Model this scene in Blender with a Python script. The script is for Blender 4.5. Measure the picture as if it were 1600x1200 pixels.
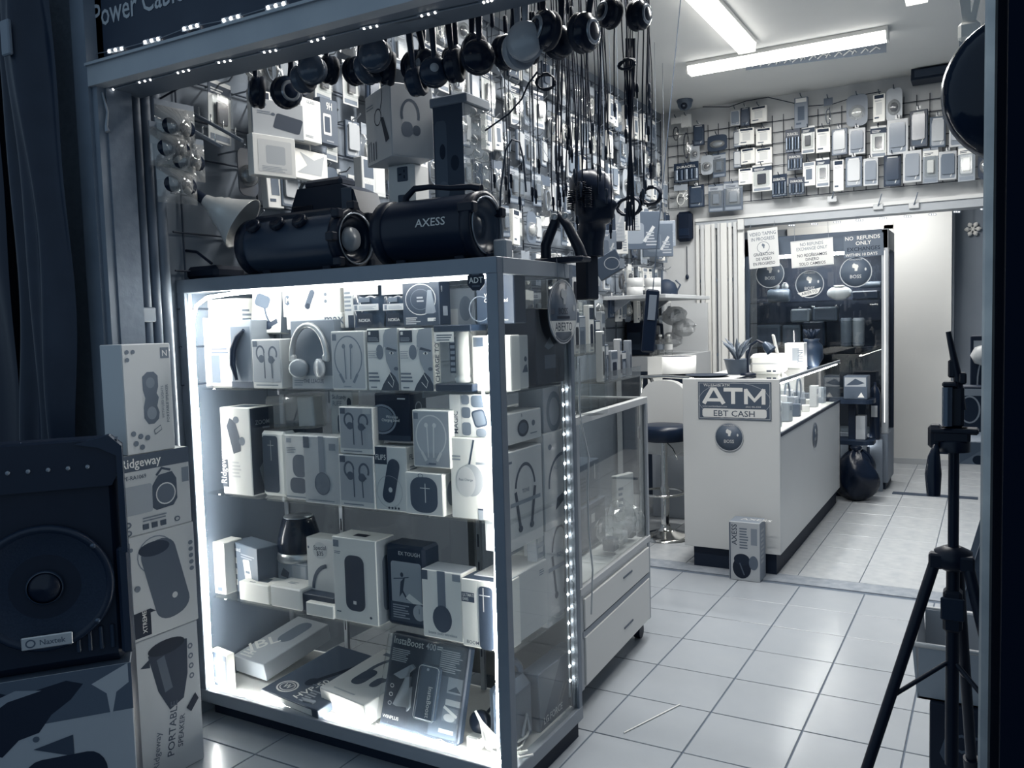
import bpy, math, random
from mathutils import Vector, Matrix, Euler
random.seed(7)
R_ = random.Random(11)
for _o in list(bpy.data.objects): bpy.data.objects.remove(_o)
SC = bpy.context.scene
COL = SC.collection
PI = math.pi
rad = math.radians

# ------------------------------------------------------------------ camera
F = 1322.0
YAW, PIT, ROL = rad(-29.7), rad(-3.99), rad(-1.65)
H = 1.55
_f = Vector((math.sin(YAW)*math.cos(PIT), math.cos(YAW)*math.cos(PIT), math.sin(PIT)))
_r = Vector((math.cos(YAW), -math.sin(YAW), 0)); _u = _r.cross(_f)
_r2 = _r*math.cos(ROL) + _u*math.sin(ROL); _u2 = _u*math.cos(ROL) - _r*math.sin(ROL)
CAMR = Matrix((_r2, _u2, -_f)).transposed()
cam = bpy.data.cameras.new('camera'); camo = bpy.data.objects.new('camera', cam); COL.objects.link(camo)
camo.matrix_world = Matrix.Translation((0, 0, H)) @ CAMR.to_4x4()
cam.sensor_width = 36.0; cam.lens = F*36.0/1600.0; cam.clip_start = 0.02; cam.clip_end = 100
SC.camera = camo
def ray(px, py): return CAMR @ Vector((px-800, 600-py, -F))
ORG = Vector((0, 0, H))
def onY(px, py, y): r = ray(px, py); return ORG + r*(y/r.y)
def onX(px, py, x): r = ray(px, py); return ORG + r*(x/r.x)
def onZ(px, py, z): r = ray(px, py); return ORG + r*((z-H)/r.z)

# ------------------------------------------------------------------ world, exposure
w = bpy.data.worlds.new('night_street'); SC.world = w; w.use_nodes = True
w.node_tree.nodes['Background'].inputs['Color'].default_value = (0.58, 0.79, 1.0, 1)
w.node_tree.nodes['Background'].inputs['Strength'].default_value = 0.47
SC.view_settings.view_transform = 'Standard'; SC.view_settings.look = 'None'
SC.view_settings.exposure = 0.16; SC.view_settings.gamma = 1.0; SC.view_settings.use_curve_mapping = False
SC.cycles.transparent_max_bounces = 24
SC.cycles.sample_clamp_indirect = 6.0
def area(name, loc, sx, sy, power, rot=(0, 0, 0), col=(1, .99, .96)):
    l = bpy.data.lights.new(name, 'AREA'); l.shape = 'RECTANGLE'; l.size = sx; l.size_y = sy; l.energy = power; l.color = col
    o = bpy.data.objects.new(name, l); COL.objects.link(o); o.location = loc; o.rotation_euler = rot
    return o
# the shop's ceiling tubes and one added light (fixtures are built further down at these places)
area('tube_light', (-1.37, 6.57, 3.43), 1.36, .10, 46)
area('tube_light', (-1.56, 5.30, 3.43), .10, 1.9, 54)
area('tube_light', (-0.43, 5.0, 3.43), .10, 1.8, 26)
area('tube_light', (-1.3, 3.2, 3.43), 1.4, .10, 58)  # added out of view to brighten the packs on the hook wall
area('tube_light', (-1.0, 8.85, 2.86), .9, .10, 27)

_ON = 'zeroth first second third fourth fifth sixth seventh eighth ninth tenth eleventh twelfth thirteenth fourteenth fifteenth sixteenth seventeenth eighteenth nineteenth'.split()
_TE = {2: 'twent', 3: 'thirt', 4: 'fort', 5: 'fift', 6: 'sixt'}
def ordinal(n):
    if n < 20: return _ON[n]
    return _TE[n//10]+('ieth' if n % 10 == 0 else 'y-'+_ON[n % 10])
# ------------------------------------------------------------------ materials
def s2l(c): return c/12.92 if c <= .04045 else ((c+.055)/1.055)**2.4
_DUO = [(0, (5, 13, 27)), (.1, (16, 28, 46)), (.25, (52, 65, 82)), (.5, (117, 126, 137)), (.7, (174, 177, 180)), (1, (246, 243, 234))]
def duo(g):
    g = max(0, min(1, g))
    for (a, ca), (b, cb) in zip(_DUO, _DUO[1:]):
        if g <= b:
            t = (g-a)/(b-a); break
    return tuple(s2l((x+(y-x)*t)/255.0) for x, y in zip(ca, cb)) + (1,)
_MC = {}
def M(g, rough=.55, metal=0.0, noise=0.0, scale=40.0, bump=0.0, coat=0.0, alpha=1.0, spec=.5):
    g = round(g, 3)
    if g < .2 and spec == .5: spec = .28
    k = (g, rough, metal, noise, scale, bump, coat, alpha, spec)
    if k in _MC: return _MC[k]
    m = bpy.data.materials.new('surface_%03d' % len(_MC)); m.use_nodes = True
    nt = m.node_tree; b = nt.nodes['Principled BSDF']
    b.inputs['Base Color'].default_value = duo(g); b.inputs['Roughness'].default_value = rough; b.inputs['Metallic'].default_value = metal
    b.inputs['Coat Weight'].default_value = coat; b.inputs['Alpha'].default_value = alpha; b.inputs['Specular IOR Level'].default_value = spec
    if noise or bump:
        tc = nt.nodes.new('ShaderNodeTexCoord'); n = nt.nodes.new('ShaderNodeTexNoise')
        n.inputs['Scale'].default_value = scale; n.inputs['Detail'].default_value = 5
        nt.links.new(tc.outputs['Object'], n.inputs['Vector'])
        if noise:
            mx = nt.nodes.new('ShaderNodeMix'); mx.data_type = 'RGBA'
            mx.inputs[6].default_value = duo(g-noise); mx.inputs[7].default_value = duo(g+noise)
            nt.links.new(n.outputs['Fac'], mx.inputs[0]); nt.links.new(mx.outputs[2], b.inputs['Base Color'])
        if bump:
            bp = nt.nodes.new('ShaderNodeBump'); bp.inputs['Strength'].default_value = bump; bp.inputs['Distance'].default_value = .01
            nt.links.new(n.outputs['Fac'], bp.inputs['Height']); nt.links.new(bp.outputs['Normal'], b.inputs['Normal'])
    _MC[k] = m
    return m
def EM(strength, col=(1, .98, .93)):
    k = ('em', strength, col)
    if k in _MC: return _MC[k]
    m = bpy.data.materials.new('glowing_%03d' % len(_MC)); m.use_nodes = True; nt = m.node_tree; nt.nodes.clear()
    e = nt.nodes.new('ShaderNodeEmission'); e.inputs[0].default_value = (*col, 1); e.inputs[1].default_value = strength
    o = nt.nodes.new('ShaderNodeOutputMaterial'); nt.links.new(e.outputs[0], o.inputs[0]); _MC[k] = m
    return m
def GLASS(tint=.96, refl=1.0, rough=.02, haze=0.0):
    """a thin clear sheet: light goes straight through, a Fresnel share is mirrored, haze mixes in a pale diffuse share"""
    k = ('gl', tint, refl, rough, haze)
    if k in _MC: return _MC[k]
    m = bpy.data.materials.new('clear_%03d' % len(_MC)); m.use_nodes = True; nt = m.node_tree; nt.nodes.clear()
    N = nt.nodes.new; L = nt.links.new
    t = N('ShaderNodeBsdfTransparent'); t.inputs[0].default_value = (tint*.985, tint, tint, 1)
    g = N('ShaderNodeBsdfGlossy'); g.inputs['Roughness'].default_value = rough
    ge = N('ShaderNodeNewGeometry'); dt = N('ShaderNodeVectorMath'); dt.operation = 'DOT_PRODUCT'; L(ge.outputs['Incoming'], dt.inputs[0]); L(ge.outputs['Normal'], dt.inputs[1])
    def mth(op, a, b):
        q = N('ShaderNodeMath'); q.operation = op
        for i, x in enumerate((a, b)):
            if isinstance(x, (int, float)): q.inputs[i].default_value = x
            elif x is not None: L(x, q.inputs[i])
        return q
    c1 = mth('ABSOLUTE', dt.outputs['Value'], None); c2 = mth('SUBTRACT', 1.0, c1.outputs[0]); c3 = mth('POWER', c2.outputs[0], 5.0); c4 = mth('MULTIPLY_ADD', c3.outputs[0], .96); c4.inputs[2].default_value = .04
    ml = mth('MULTIPLY', c4.outputs[0], refl); ml.use_clamp = True
    mx = N('ShaderNodeMixShader'); L(ml.outputs[0], mx.inputs[0]); L(t.outputs[0], mx.inputs[1]); L(g.outputs[0], mx.inputs[2])
    last = mx
    if haze:
        d = N('ShaderNodeBsdfDiffuse'); d.inputs[0].default_value = duo(.85)
        m2 = N('ShaderNodeMixShader'); m2.inputs[0].default_value = haze; L(mx.outputs[0], m2.inputs[1]); L(d.outputs[0], m2.inputs[2]); last = m2
    o = N('ShaderNodeOutputMaterial'); L(last.outputs[0], o.inputs[0]); _MC[k] = m
    return m
BLACK = M(.07, .35); BLACKM = M(.08, .7); DARK = M(.17, .5); CHROME = M(.85, .12, 1.0); ALU = M(.72, .38, .85); WHITE = M(.88, .5)
STEEL = M(.6, .35, .9); CLEAR = GLASS(.97, 1.6, .06, .05); BLIST = GLASS(.95, 1.3, .10, .05)

# ------------------------------------------------------------------ mesh builder
class MB:
    def __init__(s): s.v = []; s.f = []; s.mi = []; s.mats = []; s.sm = []; s.T = None
    def m(s, mat):
        if mat not in s.mats: s.mats.append(mat)
        return s.mats.index(mat)
    def add(s, vs, fs, mat, smooth=False):
        b = len(s.v)
        s.v += [tuple(s.T @ Vector(p)) for p in vs] if s.T is not None else [tuple(p) for p in vs]
        i = s.m(mat)
        for f in fs: s.f.append(tuple(b+k for k in f)); s.mi.append(i); s.sm.append(smooth)
        return s
    def box(s, a, b, mat):
        (x0, y0, z0), (x1, y1, z1) = a, b
        return s.add([(x0,y0,z0),(x1,y0,z0),(x1,y1,z0),(x0,y1,z0),(x0,y0,z1),(x1,y0,z1),(x1,y1,z1),(x0,y1,z1)],
              [(0,3,2,1),(4,5,6,7),(0,1,5,4),(1,2,6,5),(2,3,7,6),(3,0,4,7)], mat)
    def cbox(s, a, b, mat, c=.004, mats=None):
        """box with chamfered edges; mats = {'front','right','top','left','back','bottom': material}"""
        (x0, y0, z0), (x1, y1, z1) = a, b
        c = min(c, (x1-x0)*.3, (y1-y0)*.3, (z1-z0)*.3)
        X = (x0, x1); Y = (y0, y1); Z = (z0, z1); V = []; I = {}
        for i in (0, 1):
            for j in (0, 1):
                for k in (0, 1):
                    sx, sy, sz = (c, -c)[i], (c, -c)[j], (c, -c)[k]
                    I[i,j,k,'x'] = len(V); V.append((X[i], Y[j]+sy, Z[k]+sz))
                    I[i,j,k,'y'] = len(V); V.append((X[i]+sx, Y[j], Z[k]+sz))
                    I[i,j,k,'z'] = len(V); V.append((X[i]+sx, Y[j]+sy, Z[k]))
        Q = lambda ks, ax: [I[k+(ax,)] for k in ks]
        g = mats or {}
        base = len(s.v); s.v += [tuple(s.T @ Vector(p)) for p in V] if s.T is not None else V
        def face(idx, mt): s.f.append(tuple(base+k for k in idx)); s.mi.append(s.m(mt)); s.sm.append(False)
        face(Q([(0,0,0),(0,0,1),(0,1,1),(0,1,0)], 'x'), g.get('left', mat)); face(Q([(1,0,0),(1,1,0),(1,1,1),(1,0,1)], 'x'), g.get('right', mat))
        face(Q([(0,0,0),(1,0,0),(1,0,1),(0,0,1)], 'y'), g.get('front', mat)); face(Q([(0,1,0),(0,1,1),(1,1,1),(1,1,0)], 'y'), g.get('back', mat))
        face(Q([(0,0,0),(0,1,0),(1,1,0),(1,0,0)], 'z'), g.get('bottom', mat)); face(Q([(0,0,1),(1,0,1),(1,1,1),(0,1,1)], 'z'), g.get('top', mat))
        for j in (0, 1):
            for k in (0, 1): face([I[0,j,k,'y'], I[1,j,k,'y'], I[1,j,k,'z'], I[0,j,k,'z']], mat)
        for i in (0, 1):
            for k in (0, 1): face([I[i,0,k,'x'], I[i,1,k,'x'], I[i,1,k,'z'], I[i,0,k,'z']], mat)
            for j in (0, 1): face([I[i,j,0,'x'], I[i,j,1,'x'], I[i,j,1,'y'], I[i,j,0,'y']], mat)
        for i in (0, 1):
            for j in (0, 1):
                for k in (0, 1): face([I[i,j,k,'x'], I[i,j,k,'y'], I[i,j,k,'z']], mat)
        return s
    def cyl(s, p0, p1, r0, mat, r1=None, n=16, caps=True, smooth=True):
        p0 = Vector(p0); p1 = Vector(p1); r1 = r0 if r1 is None else r1
        d = (p1-p0).normalized(); a = d.orthogonal().normalized(); b = d.cross(a)
        V = []
        for P, r in ((p0, r0), (p1, r1)):
            for i in range(n): t = 2*PI*i/n; V.append(P + a*r*math.cos(t) + b*r*math.sin(t))
        s.add(V, [(i, (i+1) % n, n+(i+1) % n, n+i) for i in range(n)], mat, smooth)
        if caps: s.add(V[:n], [tuple(range(n-1, -1, -1))], mat); s.add(V[n:], [tuple(range(n))], mat)
        return s
    def tube(s, pts, r, mat, n=6, closed=False, smooth=True):
        P = [Vector(p) for p in pts]; N = len(P); V = []; prev = None
        rr = r if isinstance(r, (list, tuple)) else [r]*N
        for i in range(N):
            d = (P[(i+1) % N] - P[i-1]) if closed else (P[min(i+1, N-1)] - P[max(i-1, 0)])
            d = d.normalized() if d.length > 1e-9 else Vector((0, 0, 1))
            a = d.orthogonal().normalized() if prev is None else (prev - d*prev.dot(d))
            if a.length < 1e-6: a = d.orthogonal()
            a.normalize(); prev = a; b = d.cross(a)
            for k in range(n): t = 2*PI*k/n; V.append(P[i] + (a*math.cos(t) + b*math.sin(t))*rr[i])
        fs = []
        for i in range(N if closed else N-1):
            j = (i+1) % N
            for k in range(n): fs.append((i*n+k, i*n+(k+1) % n, j*n+(k+1) % n, j*n+k))
        s.add(V, fs, mat, smooth)
        if not closed: s.add(V[:n], [tuple(range(n-1, -1, -1))], mat); s.add(V[-n:], [tuple(range(n))], mat)
        return s
    def lathe(s, prof, mat, o=(0, 0, 0), ax=(0, 0, 1), n=24, smooth=True, sx=1.0, caps=True):
        """prof = [(radius, height)...] turned about ax through o"""
        o = Vector(o); d = Vector(ax).normalized()
        a = Vector((1, 0, 0)) if abs(d.x) < .9 else Vector((0, 1, 0)); a = (a - d*a.dot(d)).normalized(); b = d.cross(a)
        V = []
        for r, h in prof:
            for i in range(n): t = 2*PI*i/n; V.append(o + d*h + a*r*sx*math.cos(t) + b*r*math.sin(t))
        fs = []
        for j in range(len(prof)-1):
            for i in range(n): fs.append((j*n+i, j*n+(i+1) % n, (j+1)*n+(i+1) % n, (j+1)*n+i))
        s.add(V, fs, mat, smooth)
        if caps and prof[0][0] > 1e-4: s.add(V[:n], [tuple(range(n-1, -1, -1))], mat)
        if caps and prof[-1][0] > 1e-4: s.add(V[-n:], [tuple(range(n))], mat)
        return s
    def ball(s, c, r, mat, n=12, sc=(1, 1, 1)):
        V = []; fs = []; m = max(4, n//2)
        for j in range(m+1):
            p = PI*j/m
            for i in range(n): t = 2*PI*i/n; V.append((c[0]+r*sc[0]*math.sin(p)*math.cos(t), c[1]+r*sc[1]*math.sin(p)*math.sin(t), c[2]+r*sc[2]*math.cos(p)))
        for j in range(m):
            for i in range(n): fs.append((j*n+i, (j+1)*n+i, (j+1)*n+(i+1) % n, j*n+(i+1) % n))
        return s.add(V, fs, mat, True)
    def prism(s, poly, z0, z1, mat, ax='z', smooth=False):
        """poly 2-d outline pushed from z0 to z1 along ax (x: (y,z), y: (x,z), z: (x,y))"""
        P = {'z': lambda p, h: (p[0], p[1], h), 'y': lambda p, h: (p[0], h, p[1]), 'x': lambda p, h: (h, p[0], p[1])}[ax]
        n = len(poly); V = [P(p, z0) for p in poly] + [P(p, z1) for p in poly]
        s.add(V, [tuple(range(n-1, -1, -1)), tuple(range(n, 2*n))], mat)
        return s.add(V, [(i, (i+1) % n, n+(i+1) % n, n+i) for i in range(n)], mat, smooth)
    def grid(s, fn, nu, nv, mat, smooth=True, thick=0.0):
        V = [fn(i/nu, j/nv) for j in range(nv+1) for i in range(nu+1)]
        return s.add(V, [(j*(nu+1)+i, j*(nu+1)+i+1, (j+1)*(nu+1)+i+1, (j+1)*(nu+1)+i) for j in range(nv) for i in range(nu)], mat, smooth)
    def mesh(s, name):
        me = bpy.data.meshes.new(name); me.from_pydata([tuple(p) for p in s.v], [], s.f)
        for m in s.mats: me.materials.append(m)
        me.polygons.foreach_set('material_index', s.mi); me.polygons.foreach_set('use_smooth', s.sm); me.update()
        return me
    def obj(s, name, parent=None, loc=None, rot=None):
        o = bpy.data.objects.new(name, s.mesh(name)); COL.objects.link(o); o.parent = parent
        if loc is not None: o.location = loc
        if rot is not None: o.rotation_euler = rot
        return o
def tag(o, label=None, cat=None, group=None, kind=None):
    if label: o['label'] = label
    if cat: o['category'] = cat
    if group: o['group'] = group
    if kind: o['kind'] = kind
    return o
def thing(name, label, cat, loc=(0, 0, 0), rz=0.0, group=None, rot=None):
    o = bpy.data.objects.new(name, None); COL.objects.link(o); o.empty_display_size = .05
    o.location = loc; o.rotation_euler = rot if rot else (0, 0, rz)
    return tag(o, label, cat, group)
def struct(o, label=None): o['kind'] = 'structure'; 
def copy_tree(o, parent=None):
    c = o.copy(); COL.objects.link(c); c.parent = parent
    for ch in o.children: copy_tree(ch, c)
    return c
def place(root, loc, rz=0.0, label=None, rot=None, scale=None):
    root.location = loc; root.rotation_euler = rot if rot else (0, 0, rz)
    if scale: root.scale = (scale,)*3
    if label: root['label'] = label
    return root

# ------------------------------------------------------------------ flat print: lettering and pictures
_TX = {}
def textmesh(s):
    if s in _TX: return _TX[s]
    c = bpy.data.curves.new('lettering', 'FONT'); c.body = s; c.resolution_u = 2; c.size = 1.0; c.offset = .009
    o = bpy.data.objects.new('lettering', c); me = bpy.data.meshes.new_from_object(o)
    V = [tuple(v.co) for v in me.vertices]; Fs = [tuple(p.vertices) for p in me.polygons]
    bpy.data.objects.remove(o); bpy.data.meshes.remove(me); bpy.data.curves.remove(c)
    x0 = min(v[0] for v in V); x1 = max(v[0] for v in V); y0 = 0
    y1 = max(v[1] for v in V)
    V = [((v[0]-x0)/(y1 or 1), v[1]/(y1 or 1)) for v in V]
    _TX[s] = (V, Fs, (x1-x0)/(y1 or 1))
    return _TX[s]
PR = .7
def art(mb, W, Hh, els, to3, lift=.0006, rough=PR):
    """draw the elements on a face W x Hh metres; to3(x, y, h) takes a point of the face and a height above it"""
    for i, e in enumerate(els):
        h = lift + .00012*i; k = e[0]; g = e[-1] if k != 't' else e[5]
        mt = g if not isinstance(g, (int, float)) else M(g, rough)
        P = lambda pts: [to3(x*W, y*Hh, h) for x, y in pts]
        if k == 'r': mb.add(P([(e[1], e[2]), (e[3], e[2]), (e[3], e[4]), (e[1], e[4])]), [(0, 1, 2, 3)], mt)
        elif k == 'e':
            n = 20; mb.add(P([(e[1]+e[3]*math.cos(2*PI*q/n), e[2]+e[4]*math.sin(2*PI*q/n)) for q in range(n)]), [tuple(range(n))], mt)
        elif k == 'o':
            n = 24; c = [(math.cos(2*PI*q/n), math.sin(2*PI*q/n)) for q in range(n)]; t = e[5]
            mb.add(P([(e[1]+e[3]*x, e[2]+e[4]*y) for x, y in c] + [(e[1]+(e[3]-t)*x, e[2]+(e[4]-t*W/Hh)*y) for x, y in c]),
                   [(q, (q+1) % n, n+(q+1) % n, n+q) for q in range(n)], mt)
        elif k == 'p': mb.add(P(e[1]), [tuple(range(len(e[1])))], mt)
        elif k == 'l':
            pts = [Vector((x*W, y*Hh)) for x, y in e[1]]; wd = e[2]*W/2; V = []
            for q, p in enumerate(pts):
                d = (pts[min(q+1, len(pts)-1)] - pts[max(q-1, 0)]); d = d.normalized() if d.length else Vector((1, 0)); nn = Vector((-d.y, d.x))*wd
                V += [to3(*(p+nn), h), to3(*(p-nn), h)]
            mb.add(V, [(2*q+1, 2*q+3, 2*q+2, 2*q) for q in range(len(pts)-1)], mt)
        elif k == 'x':
            n = e[5]; dy = (e[4]-e[2])/n
            for q in range(n):
                xe = e[3] - (e[3]-e[1])*R_.random()*.35
                mb.add(P([(e[1], e[2]+q*dy), (xe, e[2]+q*dy), (xe, e[2]+(q+.5)*dy), (e[1], e[2]+(q+.5)*dy)]), [(0, 1, 2, 3)], mt)
        elif k == 't':
            V, Fs, wd = textmesh(e[4]); sz = e[3]*Hh; rot = rad(e[6]) if len(e) > 6 else 0; al = e[7] if len(e) > 7 else 0; cx, sy = math.cos(rot), math.sin(rot)
            st = e[8] if len(e) > 8 else 1.0
            off = -wd*st*al
            mb.add([to3(e[1]*W + sz*((x*st+off)*cx - y*sy), e[2]*Hh + sz*((x*st+off)*sy + y*cx), h) for x, y in V], Fs, mt)
    return mb
def frame_front(x0, y, z0): return lambda u, v, h: (x0+u, y-h, z0+v)
def frame_right(x, y0, z0): return lambda u, v, h: (x+h, y0+u, z0+v)
def frame_top(x0, y0, z): return lambda u, v, h: (x0+u, y0+v, z+h)
def carton(name, label, cat, loc, w, d, h, rz=0.0, g=.85, front=None, right=None, top=None, gs=None, gt=None, group=None, rot=None, c=.003, parent_extra=None, rough=.5):
    """a printed cardboard box: local x across the front, front at y=0, depth +y, base at z=0, origin at front centre"""
    t = thing(name, label, cat, loc, rz, group, rot)
    mats = {}
    if gs is not None: mats['right'] = M(gs, rough)
    if gt is not None: mats['top'] = M(gt, rough)
    MB().cbox((-w/2, 0, 0), (w/2, d, h), M(g, rough), c, mats).obj('box', t)
    if front: art(MB(), w, h, front, frame_front(-w/2, 0, 0)).obj('printed_front', t)
    if right: art(MB(), d, h, right, frame_right(w/2, 0, 0)).obj('printed_side', t)
    if top: art(MB(), w, d, top, frame_top(-w/2, 0, h)).obj('printed_top', t)
    return t
# ================================================================== the setting
XL = -2.80; YB = 7.95; ZC = 3.53; XR = 0.32
def sbox(name, a, b, mat, label=None):
    o = MB().box(a, b, mat).obj(name); o['kind'] = 'structure'
    return o
PLASTER = M(.74, .8, noise=.03, scale=6, bump=.05); PLASTER2 = M(.55, .85, noise=.05, scale=5, bump=.05)
CEILM = M(.80, .85, noise=.02, scale=3)
# floors: a slab of grout and every tile a piece of its own
fl = sbox('floor', (-3.2, .6, -.12), (1.2, 5.0, -.004), M(.36, .9, noise=.06, scale=30))
TILE = M(.62, .22, noise=.025, scale=4, bump=.02); TILEB = M(.66, .30, noise=.10, scale=14, bump=.03)
def tiles(par, x0, y0, px, py, nx, ny, gap, mat, ylim=None, xlim=None):
    me = MB().cbox((gap/2, gap/2, -.010), (px-gap/2, py-gap/2, 0), mat, .0015).mesh('tile')
    for i in range(nx):
        for j in range(ny):
            X = x0+i*px; Y = y0+j*py; m2 = me
            ya = min(Y+py, ylim) if ylim else Y+py
            if ya - Y < .05: continue
            if ya < Y+py-.001: m2 = MB().cbox((gap/2, gap/2, -.010), (px-gap/2, ya-Y-gap/2, 0), mat, .0015).mesh('tile')
            o = bpy.data.objects.new('tile', m2); COL.objects.link(o); o.parent = par; o.location = (X, Y, R_.uniform(-.0006, 0))
tiles(fl, -1.307-.3485*5, 2.84-.3535*4, .3485, .3535, 10, 11, .006, TILE, ylim=4.985)
fb = sbox('floor', (-3.2, 5.16, -.12), (1.2, 10.6, -.005), M(.42, .9))
tiles(fb, -1.01-.345*6, 5.17, .345, .37, 10, 13, .005, TILEB)
ts = sbox('trim_1', (-3.2, 5.0, -.12), (1.2, 5.16, .001), M(.50, .7, noise=.12, scale=18, bump=.2))
sbox('trim_2', (-.75, 7.88, -.02), (-.1, 7.97, .006), M(.22, .6))
pv = sbox('pavement', (-9, -4, -.14), (4, .6, -.006), M(.34, .85, noise=.06, scale=5, bump=.2)); sbox('pavement', (-9, .6, -.14), (-3.2, 1.9, -.006), M(.34, .85, noise=.06, scale=5, bump=.2))
# walls
sbox('wall_left', (XL-.12, 2.05, 0), (XL, 10.5, ZC), M(.50, .8, noise=.03, scale=5))
sbox('wall_right', (XR, 1.5, 0), (XR+.12, 10.5, ZC), M(.38, .8, noise=.03, scale=5))
sbox('wall_back', (XL, YB, 2.47), (XR, YB+.14, ZC), PLASTER)
sbox('wall_back', (XL, YB, 0), (-2.46, YB+.14, 2.47), PLASTER)
tr = sbox('trim_3', (-2.46, YB-.035, 2.40), (XR, YB+.16, 2.47), M(.64, .5, noise=.03, scale=8))
sbox('trim_4', (-2.46, YB-.05, 2.47), (XR, YB, 2.50), M(.80, .5))
sbox('ceiling', (XL-.1, 2.0, ZC), (XR+.1, 10.6, ZC+.1), CEILM)
sbox('ceiling', (XL, YB+.14, 2.95), (XR, 10.6, 3.0), M(.8, .8))
# far room: white wall, dark doorway with white frame, grey return
sbox('wall_far', (-.905, 9.55, 0), (-.37, 9.65, 2.95), M(.82, .75, noise=.015, scale=4))
sbox('wall_far', (-2.8, 9.55, 2.50), (-.905, 9.65, 2.95), M(.80, .75))
sbox('wall_far', (-2.8, 9.55, 0), (-1.9, 9.65, 2.5), M(.55, .75))
sbox('wall_far', (-.37, 9.80, 0), (XR, 9.9, 2.95), M(.50, .8, noise=.02, scale=3))
sbox('wall_far', (-.37, 9.60, 0), (-.35, 9.9, 2.95), M(.6, .8))
d1 = sbox('door_1', (-1.95, 9.62, 0), (-.90, 9.66, 2.5), M(.10, .45, noise=.03, scale=8))
MB().box((-.99, 9.52, 0), (-.905, 9.56, 2.46), M(.86, .5)).obj('door_frame', d1)
MB().box((-1.95, 9.52, 2.42), (-.905, 9.56, 2.50), M(.86, .5)).obj('door_frame', d1)
MB().box((-1.06, 9.60, 1.0), (-1.04, 9.62, 1.16), STEEL).obj('door_handle', d1)
sbox('baseboard_far', (-.905, 9.535, 0), (-.37, 9.55, .06), M(.7, .6))
# storefront: jamb, pillar, conduits, beam, fascia
sbox('trim_5', (-2.80, 1.885, 0), (-2.725, 1.93, 3.2), M(.42, .45, noise=.05, scale=9))
sbox('trim_5', (-2.725, 1.90, 0), (-2.70, 1.93, 2.42), M(.46, .5, noise=.04, scale=9))
pil = sbox('pillar', (-3.3, 1.93, 0), (-2.692, 2.03, 3.3), M(.42, .85, noise=.05, scale=30, bump=.25))
for i, (x, y, r, g) in enumerate(((-2.77, 2.062, .017, .30), (-2.765, 2.10, .016, .36), (-2.765, 2.14, .019, .33), (-2.77, 2.185, .024, .44))):
    c = MB().cyl((x, y, 0), (x, y, 2.6), r, M(g, .5)).obj('conduit_pipe')
    tag(c, ['thin grey conduit pipe beside the plaster pillar', 'grey conduit pipe second from the plaster pillar', 'grey conduit pipe third from the plaster pillar', 'thickest pale conduit pipe next to the hanging goods'][i], 'pipe', 'conduit pipes at the shop entrance')
MB().cbox((-2.79, 2.05, 1.60), (-2.742, 2.12, 1.655), M(.42, .5)).obj('conduit_clamp', pil)
BEAM = M(.60, .45, noise=.04, scale=7); BEAM_SHADED = M(.38, .55, noise=.03, scale=7)  # darker copy of the beam material puts shade on the soffit
sb = MB(); sb.box((-2.725, 1.885, 2.413), (1.2, 1.93, 2.487), BEAM); sb.box((-2.72, 1.93, 2.416), (1.2, 2.09, 2.5), BEAM_SHADED)
sb.box((-2.725, 1.875, 2.480), (1.2, 1.89, 2.489), BEAM)
beam = sb.obj('beam'); beam['kind'] = 'structure'
sg = sbox('fascia_wall', (-2.765, 1.93, 2.487), (1.2, 1.97, 4.5), M(.16, .5, noise=.02, scale=5))
p0 = onY(147, 44, 1.929); p1 = onY(262, 17, 1.929)
tm = MB(); V, Fs, wd = textmesh('Power Cables'); sz = .078
tm.add([(p0.x + x*sz*.80, 1.9285, p0.z + y*sz) for x, y in V], Fs, M(.62, .5)); tm.obj('lettering', sg)
# LED modules: three lamps on a wire, on the fascia and under the beam
LEDM = EM(22.0)
def led_module(pts, nrm, label, grp, r=.0052, em=LEDM):
    a = pts[0]; b = pts[-1]; c = sum((Vector(p) for p in pts), Vector())/len(pts)
    t = thing('led_module', label, 'light', c, 0, grp); q = MB(); d = (Vector(b)-Vector(a)); n = Vector(nrm)
    for p in pts: MB().lathe([(r, 0), (r, .002), (r*.7, .004), (0, .0046)], em, Vector(p)-c, n, 8).obj('lamp', t)
    h = MB()
    e = d.normalized()*.012 if d.length else Vector((.012, 0, 0)); up = n.cross(e).normalized()*.008
    A = Vector(a)-c-e; B = Vector(b)-c+e
    h.add([A-up, B-up, B+up, A+up, A-up-n*.003, B-up-n*.003, B+up-n*.003, A+up-n*.003], [(0,1,2,3),(0,1,5,4),(1,2,6,5),(2,3,7,6),(3,0,4,7)], M(.5, .5)); h.obj('housing', t)
    return t
ordw = ['first', 'second', 'third', 'fourth', 'fifth', 'sixth', 'seventh', 'eighth', 'ninth', 'tenth', 'eleventh', 'twelfth', 'thirteenth', 'fourteenth', 'fifteenth', 'sixteenth', 'seventeenth', 'eighteenth', 'nineteenth', 'twentieth']
wire1 = []; wire2 = []
for i, (a, b) in enumerate((((131, 89), (138, 86)), ((171, 80), (190, 76)), ((227, 66), (247, 61)), ((288, 45), (308, 40)), ((350, 32), (372, 26)), ((419, 12), (443, 6)))):
    P = [onY(a[0]+(b[0]-a[0])*k/2, a[1]+(b[1]-a[1])*k/2, 1.922) for k in range(3)] if i else [onY(135, 87, 1.922)]
    led_module(P, (0, -1, 0), 'glowing LED module on the dark fascia sign, %s from the jamb' % ordw[i], 'LED modules on the fascia'); wire1 += [P[0], P[-1]]
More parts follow.
